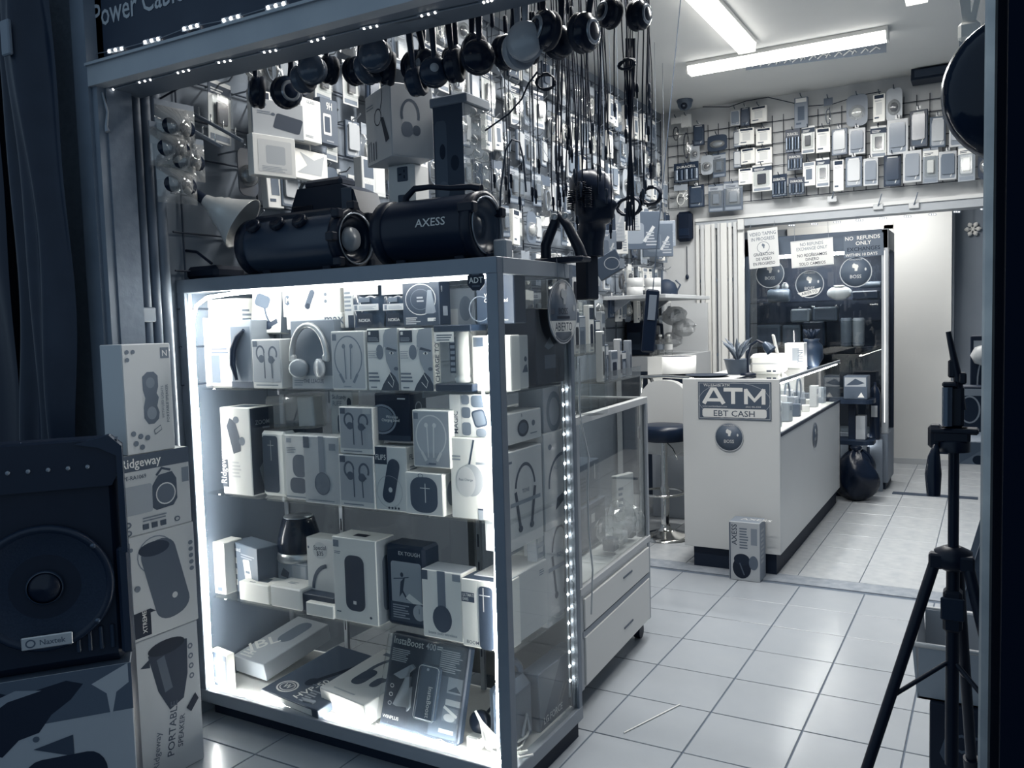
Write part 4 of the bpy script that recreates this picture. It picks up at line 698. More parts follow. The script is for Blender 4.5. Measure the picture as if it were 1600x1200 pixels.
KINDS = [('blister_card', 'carded blister pack', .11, .20, 'card'), ('phone_case_pack', 'framed phone case pack', .10, .185, 'case'), ('cable_bag', 'clear bag with a coiled cable', .12, .22, 'cable'), ('slim_box_pack', 'slim hanging carton', .085, .19, 'slim'), ('clamshell_pack', 'rounded clamshell pack', .12, .19, 'round'), ('battery_card', 'battery card', .12, .125, 'battery')]
PROTO = {}
TONE = {'card': ['white', 'grey', 'dark'], 'case': ['pale', 'grey', 'black'], 'cable': ['white-headed', 'grey-headed', 'dark-headed'], 'slim': ['white', 'cream', 'grey'], 'round': ['pale', 'grey', 'dark'], 'battery': ['black', 'black', 'black']}
USED = set()
def hang(ki, v, loc, rz, label, group, scale=1.0, tilt=0.0):
    k = (ki, v)
    if k not in PROTO: PROTO[k] = pack(KINDS[ki], v)
    r = PROTO[k] if k not in USED else copy_tree(PROTO[k]); USED.add(k)
    place(r, loc, rz, label, rot=(0, tilt, rz)); r['group'] = group; r['category'] = 'pack'; r.scale = (scale,)*3
    return r
rowz = [3.33, 3.06, 2.80, 2.54, 2.28, 2.02, 1.76]
roww = ['top', 'second', 'third', 'fourth', 'fifth', 'sixth', 'lowest']
rn = random.Random(5)
for i, z in enumerate(rowz):
    y = 2.30 + .05*i; n = 0
    while y < 7.75:
        ki = rn.choice([0, 0, 1, 1, 2, 2, 3, 4]) if y < 5.5 else rn.choice([0, 1, 1, 3, 3, 4, 2]); v = rn.randrange(3)
        depth = rn.uniform(.06, .15); step = KINDS[ki][2]*rn.uniform(1.02, 1.25)+(.005 if y < 5 else .02)
        # only where the photograph shows the wall: above the showcase, the hanging cables and over the low counter
        ok = (z > 1.95 or y > 3.6) and y < 7.7 - .12*(i == 0)
        if i == 0 and y < 3.9: ok = False
        if ok:
            hook(y, z+.005, .8+rn.random()*.3)
            hang(ki, v, (XL+.03+depth, y, z), PI/2+rn.uniform(-.12, .12), '%s %s, %s in the %s row of the hook wall' % (TONE[KINDS[ki][4]][v], KINDS[ki][1], ordinal(n+1), roww[i]), 'packs on the hook wall, %s row' % roww[i], rn.uniform(.9, 1.2), rn.uniform(-.06, .06))
            n += 1
        y += step
# sloping display arms at the entrance end, each with steel pins and sunglasses packs
t = thing('sloping_arm', 'upper sloping steel display arm with pins at the entrance end of the hook wall', 'display arm', (XL, 2.36, 2.44))
MB().cbox((0, -.012, -.01), (.012, .012, .02), STEEL, .002).obj('bracket', t); MB().tube([(0, 0, 0), (.30, 0, -.16)], .008, M(.55, .4, .5), 4).obj('bar', t)
for k in range(4): MB().cyl((.07+k*.065, 0, -.037-k*.035), (.07+k*.065, 0, .0-k*.035), .003, CHROME, n=5).obj('pin', t)
t2 = copy_tree(t); place(t2, (XL, 2.26, 2.40), 0, 'lower sloping steel display arm with pins beside the conduit pipes')
def glasses_pack(loc, label):
    t = thing('goggles_pack', label, 'pack', loc, PI/2.2, 'shiny goggles packs by the conduit pipes')
    MB().cbox((-.08, 0, -.07), (.08, .004, .01), M(.5, .5), .002).obj('card', t); q = MB(); q.grid(lambda u, v: ((u-.5)*.16, -.05*math.sin(PI*u)*math.sin(PI*v), -.15+v*.14), 12, 8, GLASS(.85, 4, .06, .2)); q.obj('blister', t)
    for s_ in (-.035, .035): MB().lathe([(.03, 0), (.03, .006), (0, .01)], M(.08, .15), (s_, -.02, -.085), (0, -1, 0), 14).obj('lens', t)
for k, (px, py) in enumerate(((272, 178), (265, 212), (288, 232), (275, 268))): glasses_pack(onX(px, py-14, XL+.16), 'shiny clear goggles pack beside the conduit pipes, %s from the top' % ordw[k])
# explicit larger packs that stand out on the wall
def wallbox(name, label, x0, x1, yt, yb, off, d, **k):
    l, w_, h = SP(x0, x1, yt, yb, XL+off); return carton(name, label, 'pack', l, w_, d, h, rz=PI/2+k.pop('tw', 0), **k)
wallbox('picture_frame_box', 'white tilted window box hanging above the boomboxes', 401, 456, 212, 276, .32, .04, g=.86, tw=-.25, rot=None, front=[('p', rr(.12, .1, .9, .88, .03, .03), .78), ('p', rr(.3, .3, .75, .75, .05, .05), .66), ('x', .2, .12, .8, .26, 4, .6)])
wallbox('camera_blister', 'pale blister card with a dark action camera under the hanging headphones', 402, 466, 158, 215, .30, .01, g=.66, tw=-.3, front=[('p', rot2(rr(.42, .2, .95, .62, .05, .05), .7, .4, -12, 1), .2), ('e', .2, .85, .08, .07, .45), ('x', .1, .6, .4, .7, 2, .5), ('e', .4, .62, .04, .04, .3)])
wallbox('screen_glass_box', 'white upright screen-glass carton beside the dark one', 470, 502, 155, 222, .26, .04, g=.9, front=[('t', .5, .88, .07, 'GLASS', .55, 0, .5), ('x', .2, .1, .6, .16, 2, .6)])
wallbox('screen_glass_box', 'dark screen-glass carton with a white phone picture and hardness mark', 501, 528, 155, 226, .255, .04, g=.30, front=[('t', .35, .76, .16, '9H', .9, 0, 0, .7), ('p', rr(.15, .2, .6, .66, .05, .03), .85), ('p', rr(.22, .26, .53, .6, .02, .02), .25), ('x', .3, .06, .8, .12, 1, .6)])
wallbox('foil_sheet_pack', 'crumpled bright foil pack above the blocky boombox', 458, 512, 236, 282, .22, .03, g=.95, front=[('p', [(.1, .2), (.4, .5), (.2, .9), (.6, .7), (.9, .9), (.8, .2)], .7)])
wallbox('label_box', 'small white carton with lettered front beside the outlet tower', 566, 602, 248, 306, .26, .05, g=.78, front=[('r', .08, .45, .48, .92, .35), ('r', .55, .1, .95, .85, .8), ('t', .05, .3, .12, 'GWI', .9), ('r', .1, .05, .45, .28, .45), ('x', .55, .9, .95, .97, 1, .3)])
# ================================================================== headphones hanging behind the beam
for y_, lab in ((2.22, 'steel rail close behind the entrance beam carrying the front headphones'), (2.33, 'second steel rail behind the entrance beam carrying the rear headphones')): tag(MB().cyl((-2.7, y_, 2.63), (-.9, y_, 2.63), .012, M(.3, .4, .6), n=8).obj('hanging_rail'), lab, 'rail')
def headphone(label, px, py, r, g, Y, yaw, lean, style=0):
    c = onY(px, py, Y); t = thing('headphones', label, 'headphones', (c.x, Y, c.z), yaw, 'headphones hung behind the beam'); t.rotation_euler = (0, lean, yaw)
    top = max(.12, 2.635-c.z) if Y < 2.6 else .16; hw_ = r*1.15
    pts = [(-hw_, 0, r*.6), (-hw_*1.1, 0, top*.45), (-hw_*.95, 0, top*.8), (0, 0, top), (hw_*.95, 0, top*.8), (hw_*1.1, 0, top*.45), (hw_, 0, r*.6)]
    MB().tube(pts, [.008, .011, .014, .016, .014, .011, .008], M(g*.9+.02, .3), 8).obj('headband', t)
    for s_ in (-1, 1):
        cup = MB(); cup.lathe([(0, .034), (r*.45, .033), (r*.6, .028), (r*.9, .02), (r, .008), (r*.95, -.006)], M(g, .22), (s_*hw_*.9, 0, 0), (s_*.8, -.6 if s_ > 0 else -.5, 0), 22); cup.obj('ear_cup', t)
        cu = MB(); cu.lathe([(r*.95, -.006), (r*1.02, -.016), (r*.9, -.028), (r*.55, -.024), (r*.5, -.01), (0, -.01)], M(g*.7+.02, .6), (s_*hw_*.9, 0, 0), (s_*.8, -.6 if s_ > 0 else -.5, 0), 22); cu.obj('cushion', t)
        if style == 1: MB().lathe([(r*.62, .027), (r*.66, .030), (r*.56, .033)], M(.6, .25, .6), (s_*hw_*.9, 0, 0), (s_*.8, -.6 if s_ > 0 else -.5, 0), 22).obj('trim_ring', t)
        if style == 2: MB().lathe([(r*.3, .0335), (r*.28, .036), (0, .0365)], M(.62, .4), (s_*hw_*.9, 0, 0), (s_*.8, -.6 if s_ > 0 else -.5, 0), 16).obj('badge', t)
    return t
HP = [(425, 140, .048, .09, .3, 1, 'large black headphones with a silver-ringed cup nearest the jamb'), (480, 112, .040, .30, -.5, 0, 'dark grey headphones hanging over the screen-glass cartons'), (535, 106, .040, .09, .5, 0, 'small black headphones left of the corner-on carton'),
      (580, 92, .044, .26, -.7, 0, 'slate grey headphones with a long oval cup above the corner-on carton'), (628, 102, .046, .07, .2, 0, 'black headphones above the seam of the corner-on carton'), (664, 116, .038, .16, -.3, 2, 'dark headphones with a pale round badge right of the carton'),
      (690, 92, .038, .10, .6, 2, 'black headphones with a small white badge above the tower display'), (728, 92, .042, .07, -.2, 0, 'black headphones hanging right above the tower display'), (766, 76, .044, .10, .4, 0, 'black headphones between the tower display and the grey pair'),
      (815, 68, .046, .62, -.9, 0, 'pale grey headphones standing out in the hanging row'), (850, 66, .040, .08, .1, 0, 'black headphones tucked behind the pale grey pair'), (882, 45, .046, .08, .5, 1, 'black headphones with a ringed cup where the cables begin')]
for k, (px, py, r, g, yaw, stl, lab) in enumerate(HP): headphone(lab, px, py+4, r*1.2, g, (2.33, 2.22)[k % 2], yaw, rn.uniform(-.12, .12), stl)
headphone('black headphones hung among the cables against the bright ceiling', 975, 22, .050, .08, 2.75, .5, .1, 1)
# ================================================================== hanging cables
rail2 = tag(MB().cyl((-2.2, 2.95, 3.2), (-.8, 2.95, 3.2), .012, M(.3, .4, .6), n=8).obj('cable_rail'), 'steel rail near the ceiling that carries the hanging cables', 'rail')
cn = random.Random(21)
def hcable(label, px0, px1, yend, Y, r=.0024, plug=True, g=.12, n=14):
    a = onY(px0, 0, Y); b = onY(px1, yend, Y); a.z = 3.2; t = thing('hanging_cable', label, 'cable', (b.x, Y, b.z), 0, 'cables hanging from the rail'); ph = cn.uniform(0, 6)
    P = []
    for k in range(n+1):
        s_ = k/n; x = a.x+(b.x-a.x)*s_; z = a.z+(b.z-a.z)*s_
        P.append((x-b.x+.010*math.sin(ph+s_*7)*math.sin(PI*s_), .012*math.sin(ph*2+s_*5), z-b.z+(.02 if plug else 0)))
    MB().tube(P, r, M(g, .45), 5).obj('wire', t)
    if plug: MB().lathe([(.003, .03), (.0055, .026), (.0065, .0), (.004, -.002), (.0035, -.022), (0, -.023)], M(cn.choice([.07, .1, .2]), .4), (0, 0, 0), (0, 0, 1), 8).obj('plug', t)
    if plug and cn.random() < .35: MB().lathe([(.0035, -.03), (.008, -.026), (.008, .026), (.0035, .03)], M(.1, .5), (P[n//2][0], P[n//2][1], P[n//2][2]), (0, 0, 1), 8).obj('slider', t)
    return t
xs = sorted([cn.uniform(862, 900) for _ in range(16)]+[cn.uniform(900, 945) for _ in range(16)]+[cn.uniform(965, 1018) for _ in range(14)])
for k, x in enumerate(xs):
    hcable('thin dark cable hanging from the rail, %s from the pale grey headphones' % ordinal(k+1), x, x+cn.uniform(-8, 10), cn.uniform(200, 365) if x < 960 else cn.uniform(140, 330), cn.uniform(2.86, 3.05), cn.choice([.0018, .0024, .0028]))
# a second bundle above the showcase end
for k, x in enumerate([775, 786, 797, 806, 818, 829, 838, 846]):
    hcable('thin cable in front of the hook wall, %s from the tower display' % ordw[k], x, x+cn.uniform(-8, 8), cn.uniform(260, 330), 2.72, cn.choice([.0016, .0022]), True, .2)
# knotted middle bundle and coils
q = MB()
for k in range(9):
    ph = k*.7; q.tube([onY(985+4*math.sin(ph)+3*math.sin(ph+s_*6), 60+s_*300, 2.9+.01*math.cos(ph)) for s_ in [j/12 for j in range(13)]], .0026, M(.1, .5), 5)
o = tag(q.obj('cable_bundle'), 'thick bundle of dark cables hanging below the headphones', 'cable'); o['kind'] = 'stuff'
def coil(label, px, py, rad_px, Y, wire=.003, turns=4, flat=.8):
    c = onY(px, py, Y); r = rad_px*Y*1.15/F; t = thing('cable_coil', label, 'cable', c, cn.uniform(-.4, .4), 'coiled cables among the hanging wires')
    MB().tube([(r*(1+.1*math.sin(a*.37))*math.cos(a*.45), .006*math.sin(a*.8), r*flat*(1+.08*math.cos(a*.53))*math.sin(a*.45)) for a in range(int(turns*14))], wire, M(.10, .45), 5).obj('coil', t)
    MB().cbox((-.012, -.012, r*flat*.85), (.012, .012, r*flat*1.15), M(.08, .5), .003).obj('tie', t)
    MB().tube([(0, 0, r*flat), (.004, 0, r*flat+.15), (-.004, 0, 3.2-c.z)], .002, M(.12, .5), 4).obj('hanging_wire', t)
coil('round coil of dark cable below the black ringed headphones', 853, 128, 14, 2.72); coil('loose oval coil of thick dark cable beside the hook wall', 984, 322, 18, 3.3, .006, 3, .7); coil('loose oval coil right of the mannequin, higher than the other', 1018, 305, 15, 3.3, .006, 3, .8)
coil('small coil hanging below the headphones by the ceiling', 980, 100, 13, 2.85, .004, 3, .5)
q = tag(MB().tube([onY(x, y, 2.7) for x, y in ((758, 204), (795, 178), (815, 155), (826, 130), (840, 112))], .0035, M(.14, .4), 6).obj('slanting_cable'), 'dark cable slanting up across the hanging packs', 'cable')
q = tag(MB().tube([onY(x, y, 2.55) for x, y in ((780, 402), (782, 300), (790, 235), (800, 218), (812, 222), (818, 250), (822, 300))], .0035, M(.2, .4), 6).obj('looped_cable'), 'grey cable bent into a tall loop above the showcase', 'cable')
tag(MB().tube([onY(x, y, 2.2) for x, y in ((200, 168), (240, 160), (275, 140), (300, 125))], .004, M(.08, .5), 6).obj('sagging_cable'), 'black cable sagging across the conduit pipes under the beam', 'cable')
# ================================================================== mannequin head on a black stand
c = onY(925, 340, 3.05)
t = thing('mannequin_head', 'glossy black mannequin head on a dark stand with curled cords in front', 'mannequin', (c.x, 3.05, 0), rad(-18))
q = MB(); rings = [(0, .035, .0, .0), (.0, .05, .05, -.01), (.03, .06, .052, -.01), (.07, .062, .05, -.005), (.075, .066, .052, .012), (.09, .078, .06, .016), (.12, .085, .068, .012), (.135, .092, .07, .018), (.16, .088, .074, .008), (.20, .092, .078, 0), (.24, .088, .074, -.006), (.27, .068, .058, -.012), (.285, .035, .03, -.014), (.29, .002, .002, -.014)]
V = []; n = 24; zc0 = c.z-.10
for z, rx, ry, cx in rings[1:]:
    for k in range(n):
        a_ = 2*PI*k/n; nose = .018*math.exp(-((z-.135)/.02)**2)*max(0, math.cos(a_))**12 + .008*math.exp(-((z-.09)/.015)**2)*max(0, math.cos(a_))**6
        V.append((cx+(rx+nose)*math.cos(a_), ry*math.sin(a_), zc0+z))
m_ = len(rings)-1; q.add(V, [(j*n+k, j*n+(k+1) % n, (j+1)*n+(k+1) % n, (j+1)*n+k) for j in range(m_-1) for k in range(n)], M(.10, .3), True); q.obj('head', t)
MB().lathe([(.05, zc0-.05), (.052, zc0+.02)], M(.10, .35), (-.01, 0, 0), n=20).obj('neck', t); MB().cbox((-.065, -.035, 1.64), (.0, .035, zc0-.045), M(.07, .5), .006).obj('stand', t); MB().cbox((-.075, -.05, 1.187), (.02, .05, 1.64), GLASS(.95, 1.0, .02), .004).obj('clear_pedestal', t)
q = MB()
for k in range(7): q.tube([(.02+.05*math.cos(k*1.3)+.012*math.cos(a_*1.1), -.095+.012*math.sin(a_*1.1), zc0+.20+.03*math.sin(k*2.1)-a_*.0014) for a_ in range(36)], .003, M(.06, .4), 5)
q.obj('curled_cord', t)
# black lamp-shaped holder beside it
c = onY(880, 372, 2.72); t = thing('clamp_holder', 'black arched clamp holder standing on the rear corner of the showcase top', 'holder', (c.x-.01, 2.72, 0))
MB().tube([(-.06, 0, CZ+.015), (-.06, 0, c.z-.02), (-.02, 0, c.z+.06), (.0, 0, c.z+.08), (.03, 0, c.z+.04), (.07, 0, c.z-.04), (.08, 0, CZ+.015)], [.02, .02, .018, .016, .018, .02, .022], M(.07, .4), 8).obj('arch', t)
for s_ in (-.012, .03): MB().lathe([(.012, 0), (.012, .006), (0, .007)], M(.7, .3, .5), (s_, -.02, c.z+.075), (0, -1, 0), 12).obj('button', t)
MB().cbox((-.09, -.04, CZ+.001), (.10, .04, CZ+.02), M(.10, .5), .005).obj('base', t)
# ================================================================== ceiling: tube fixtures, dome camera, banner, hatch
def fixture(label, c, L, along):
    t = thing('tube_fixture', label, 'light', c, 0 if along == 'x' else PI/2, 'ceiling tube fixtures')
    MB().cbox((-L/2, -.075, -.03), (L/2, .075, 0), M(.85, .4), .004).obj('housing', t); MB().prism([(-.07, -.03), (.07, -.03), (.055, -.078), (-.055, -.078)], -L/2+.012, L/2-.012, EM(7.0), 'x').obj('diffuser', t)
    for s_ in (-1, 1): MB().prism([(-.075, 0), (.075, 0), (.06, -.083), (-.06, -.083)], s_*L/2-.006, s_*L/2+.006, M(.88, .4), 'x').obj('end_cap', t)
fixture('glowing wraparound tube fixture running across the shop ceiling', (-1.37, 6.57, ZC), 1.42, 'x'); fixture('glowing tube fixture running towards the back, meeting the cross fixture', (-1.56, 5.30, ZC), 1.95, 'y'); fixture('glowing tube fixture nearest the tripod side of the ceiling', (-.43, 5.0, ZC), 1.85, 'y')
fixture('added unseen tube fixture across the ceiling over the showcases', (-1.3, 3.2, ZC), 1.5, 'x'); fixture('small glowing tube fixture on the back room ceiling', (-1.0, 8.85, 2.95), 1.0, 'x')  # fixture over the showcases is added, unseen, to carry the added light
t = thing('dome_camera', 'dark grey dome security camera on the ceiling above the grid panel', 'camera', onZ(1070, 156, ZC))
MB().lathe([(.07, 0), (.074, -.012), (.066, -.03)], M(.34, .4)).obj('base', t); MB().lathe([(.066, -.03), (.06, -.06), (.04, -.085), (.0, -.095)], M(.38, .35), caps=False).obj('dome', t); MB().lathe([(.03, .0), (.03, .01), (.02, .012), (0, .008)], M(.06, .2), (.008, -.045, -.062), (.1, -.8, -.5), 16).obj('lens', t)
t = thing('ceiling_banner', 'dark lettered strip banner hanging under the cross fixture', 'banner', onY(1275, 105, 6.85))
a = onY(1165, 110, 6.85)-t.location; b = onY(1385, 82, 6.85)-t.location
q = MB(); q.add([a, b, b+Vector((0, .01, .11)), a+Vector((0, .01, .06))], [(0, 1, 2, 3)], M(.40, .5)); q.obj('strip', t); q = MB()
for k in range(15):
    s_ = .05+k*.06; p_ = a+(b-a)*s_+Vector((0, -.004, .015)); w_ = .02+.012*(k % 3); q.tube([p_, p_+Vector((w_, 0, .03)), p_+Vector((w_*1.6, 0, .01))], .006, M(.72, .5), 4)
o = q.obj('lettering', t); o['kind'] = 'stuff'
a = onY(1423, 126, 7.72); b = onY(1497, 92, 7.72)
t = thing('wall_speaker', 'dark slanted speaker box under the ceiling beside the grid panel', 'speaker', ((a.x+b.x)/2, 7.72, a.z)); w_ = b.x-a.x; h = b.z-a.z
MB().prism([(0, 0), (.2, .0), (.2, h), (.04, h)], -w_/2, w_/2, M(.15, .5), 'x').obj('body', t); MB().cbox((-w_/2-.01, .0, h-.012), (w_/2+.01, .2, h), M(.3, .4), .002).obj('rim', t); MB().cbox((-w_*.42, -.006, .02), (w_*.42, .012, h*.7), M(.2, .7), .004).obj('grille', t)
# ================================================================== wire grid panel and its packs on the back wall
GP = thing('wire_grid_panel', 'black wire grid panel mounted high on the back wall', 'grid panel', (0, YB-.02, 0))
x0, x1, zz0, zz1 = onY(1045, 250, YB).x, XR-.02, 2.62, 3.36
nx = int((x1-x0)/.098); nz = int((zz1-zz0)/.098)
wv_ = MB().cyl((0, 0, zz0), (0, 0, zz1), .0035, M(.10, .5), n=5).mesh('wire'); wh_ = MB().cyl((x0, 0, 0), (x1, 0, 0), .0035, M(.10, .5), n=5).mesh('wire')
for i in range(nx+1):
    o = bpy.data.objects.new('wire', wv_); COL.objects.link(o); o.parent = GP; o.location = (x0+i*.098, 0, 0)
for j in range(nz+1):
    o = bpy.data.objects.new('wire', wh_); COL.objects.link(o); o.parent = GP; o.location = (0, -.004, zz0+j*.098)
gh = MB().tube([(0, 0, 0), (0, -.16, .004), (0, -.18, .02)], .004, M(.25, .4, .5), 5).mesh('hook')
GRID = [ # kind, tone, px0, px1, ytop, ybottom, row
 (3,2,1241,1262,152,200,0),(2,2,1287,1301,155,200,0),(4,1,1322,1356,150,197,0),(3,0,1364,1383,147,190,0),(4,0,1384,1410,140,190,0),(1,1,1472,1493,130,177,0),
 (5,0,1227,1250,204,238,1),(0,0,1252,1273,200,240,1),(3,0,1275,1297,200,238,1),(1,1,1299,1324,201,242,1),(1,0,1326,1352,200,241,1),(0,0,1360,1385,200,246,1),(1,0,1386,1419,186,241,1),(1,2,1421,1450,172,230,1),(1,1,1453,1478,182,230,1),(1,0,1483,1511,178,229,1),(2,0,1513,1535,190,225,1),
 (5,0,1230,1254,241,266,2),(3,1,1254,1274,253,290,2),(0,0,1275,1296,250,292,2),(3,0,1302,1318,250,298,2),(1,1,1321,1347,245,292,2),(1,0,1349,1372,247,290,2),(1,2,1381,1408,242,291,2),(1,0,1411,1440,235,285,2),(0,1,1442,1466,235,286,2),(1,0,1467,1495,236,281,2),(0,1,1497,1524,231,283,2),(4,2,1528,1552,235,280,2),
 (5,0,1205,1230,275,307,3),(5,0,1232,1257,279,304,3),
 (1,0,1141,1156,172,196,4),(1,2,1157,1171,168,197,4),(3,0,1172,1198,166,191,4),(3,0,1154,1178,200,226,5),(3,0,1181,1205,200,226,5),(1,1,1146,1157,205,230,5),(3,0,1157,1179,232,256,6),(3,0,1180,1206,231,256,6),(1,1,1146,1158,236,262,6),(3,0,1154,1175,263,288,7),(0,0,1175,1206,260,299,7),
 (1,2,1083,1100,195,227,4),(4,2,1105,1136,212,236,4),(2,0,1048,1064,185,225,4),(2,0,1064,1080,182,258,4),(4,0,1078,1093,226,253,5),(4,0,1095,1114,244,273,5),(0,2,1113,1134,242,277,5),(5,0,1052,1092,256,284,6),(2,1,1053,1074,290,326,7),(1,2,1076,1100,290,324,7),(0,2,1107,1130,291,331,7),(0,2,1131,1160,286,329,7)]
rws = ['top row', 'second row', 'third row', 'foot row', 'top corner row', 'second corner row', 'third corner row', 'bottom corner row']; cnt = {}
for ki, v, a0, a1, yt, yb, rw in GRID:
    Yp = YB-.13-.03*rn.random(); A = onY((a0+a1)/2, yt, Yp); Bm = onY((a0+a1)/2, yb, Yp); W = onY(a1, yt, Yp).x-onY(a0, yt, Yp).x
    cnt[rw] = cnt.get(rw, 0)+1
    r = hang(ki, v, A, rn.uniform(-.15, .15), '%s %s on grid panel, %s in %s' % (TONE[KINDS[ki][4]][v], KINDS[ki][1], ordinal(cnt[rw]), rws[rw]), 'packs on the back grid panel, '+rws[rw])
    sx = W/KINDS[ki][2]; sz = (A.z-Bm.z)/KINDS[ki][3]; r.scale = (sx, 1.0, sz)
    o = bpy.data.objects.new('hook', gh); COL.objects.link(o); o.parent = GP; o.location = (A.x, 0, A.z+.006)
tag(MB().tube([onY(x, y, YB-.06) for x, y in ((1098, 167), (1140, 167), (1165, 158), (1200, 152), (1262, 166), (1300, 163), (1340, 150), (1376, 143))], .004, M(.14, .5), 5).obj('wall_cable'), 'black cable sagging along the top of the grid panel', 'cable')
# ================================================================== folding gate, header lamps, signs
gt = thing('folding_gate', 'cream folding gate pushed together at the side of the back opening', 'gate', (0, YB-.02, 0))
xa, xb = onY(1092, 450, YB-.02).x, onY(1160, 450, YB-.02).x
for k in range(9):
    x = xa+(xb-xa)*k/8; wd_ = .020 if k not in (2, 5, 8) else .036
    MB().cbox((x-wd_, -.02-.02*(k % 2), .02), (x+wd_*.6, .012, 2.44), M([.82, .76, .84][k % 3], .45), .004).obj('slat', gt)
for z in (.5, 1.2, 1.9): MB().box((xa-.02, -.005, z), (xb, .02, z+.03), M(.35, .5)).obj('link_bar', gt)
MB().cbox((xb-.03, -.055, 2.36), (xb+.03, -.02, 2.46), M(.8, .4), .006).obj('hanger', gt)
for k, (px, py) in enumerate(((1237, 352), (1272, 350), (1308, 347), (1343, 344), (1380, 341), (1418, 338), (1457, 335), (1495, 331), (1537, 327))):
    P = [onY(px+(j-1)*3.4, py, YB-.045) for j in range(3)]; led_module(P, (0, -1, 0), 'tiny LED module under the back header, %s from the folding gate' % ordinal(k+1), 'LED modules under the back header', .004, EM(5.0))
for k, (px, py) in enumerate(((1300, 310), (1372, 322), (1428, 320))):
    c = onY(px, py, YB-.06); t = thing('wall_bracket', ['pale socket bracket on the header nearest the folding gate', 'small printed tag on the middle of the header', 'small wire clip on the header towards the tripod side'][k], 'bracket', c); MB().cbox((-.04, 0, -.03), (.04, .02, .02), M(.72, .5), .004).obj('plate', t); MB().tube([(0, -.002, .0), (.015, -.02, .04), (.03, -.01, .10)], .005, M(.4, .4), 5).obj('wire', t)
def sign(label, x0, x1, yt, yb, Y, g, els, tilt=0.0, name='notice_sign', string=0.0):
    l, w_, h = FP(x0, x1, yt, yb, Y); t = thing(name, label, 'sign', (l.x, Y, l.z), rot=(0, tilt, 0)); MB().box((-w_/2, 0, 0), (w_/2, .004, h), M(g, .55)).obj('board', t); art(MB(), w_, h, els, frame_front(-w_/2, 0, 0)).obj('lettering', t)
    if string:
        for s_ in (-1, 1): MB().cyl((s_*w_*.4, .003, h-.01), (s_*w_*.4, .02, h+string), .002, M(.5), n=4).obj('string', t)
    return t
sign('pale video taping notice hanging at the folding gate', 1171, 1218, 357, 418, YB-.075, .78, [('t', .5, .83, .09, 'VIDEO TAPING', .38, 0, .5, .78), ('t', .5, .70, .09, 'IN PROGRESS', .38, 0, .5, .78), ('o', .5, .52, .21, .15, .015, .35), fist(.5, .56, .22, .4), ('t', .5, .31, .075, 'GRABACION', .15, 0, .5, .85), ('t', .5, .19, .075, 'DE VIDEO', .15, 0, .5, .85), ('t', .5, .07, .075, 'EN PROGRESO', .15, 0, .5, .8)], rad(-3), string=.06)
sign('pale no refunds exchange only notice in two languages', 1237, 1303, 374, 416, YB-.02, .82, [('o', .5, .5, .02, .02, .01, .6), ('t', .5, .79, .12, 'NO REFUNDS', .45, 0, .5, .8), ('t', .5, .62, .12, 'EXCHANGE ONLY', .45, 0, .5, .78), ('t', .5, .38, .11, 'NO REGRESAMOS', .12, 0, .5, .85), ('t', .5, .22, .11, 'DINERO', .12, 0, .5, .85), ('t', .5, .06, .11, 'SOLO CAMBIOS', .12, 0, .5, .85), ('r', .02, .02, .98, .03, .6), ('r', .02, .97, .98, .98, .6)], rad(-2.5), string=.14)
# ================================================================== display cabinet in the back room
bx0, bx1 = onY(1165, 560, 8.06).x, onY(1388, 560, 8.06).x; bt = 2.29
bc = thing('back_display_cabinet', 'dark glass display cabinet of speakers in the back room under the notices', 'cabinet', ((bx0+bx1)/2, 8.05, 0)); hw2 = (bx1-bx0)/2
MB().cbox((-hw2, .0, .06), (hw2, .5, .50), M(.45, .5), .006).obj('base', bc); MB().box((-hw2+.02, .02, 0), (hw2-.02, .48, .06), M(.12, .6)).obj('kick_base', bc)
MB().cbox((hw2-.055, 0, .50), (hw2, .05, bt), M(.66, .35, .4), .003).obj('post', bc); MB().cbox((-hw2, 0, .50), (-hw2+.04, .05, bt), M(.3, .4, .4), .003).obj('post', bc)
MB().cbox((-hw2, 0, bt-.17), (hw2, .5, bt), M(.30, .5), .006).obj('header_box', bc); MB().box((-hw2, .47, .5), (hw2, .5, bt-.17), M(.10, .6)).obj('back_panel', bc)
MB().box((-hw2+.04, .012, .5), (hw2-.055, .018, bt-.17), GLASS(.9, 1.2, .02)).obj('glass_pane', bc); MB().box((hw2-.03, .05, .5), (hw2-.024, .47, bt-.17), GLASS(.9, 1.0, .02)).obj('glass_pane', bc)
for z in (.90, 1.27, 1.50, 1.69): MB().box((-hw2+.04, .04, z-.008), (hw2-.06, .46, z), GLASS(.8, 1.3, .03)).obj('glass_shelf', bc)
MB().box((-hw2+.2, .05, bt-.195), (hw2-.12, .09, bt-.175), EM(110.0)).obj('lamp', bc)  # lamp added to brighten the dim speakers on the shelves
MB().tube([(hw2-.028, -.004, .6), (hw2-.026, -.004, 1.3), (hw2-.03, -.004, 2.1)], .004, EM(1.6), 5).obj('light_strip', bc)
cx = (bx0+bx1)/2
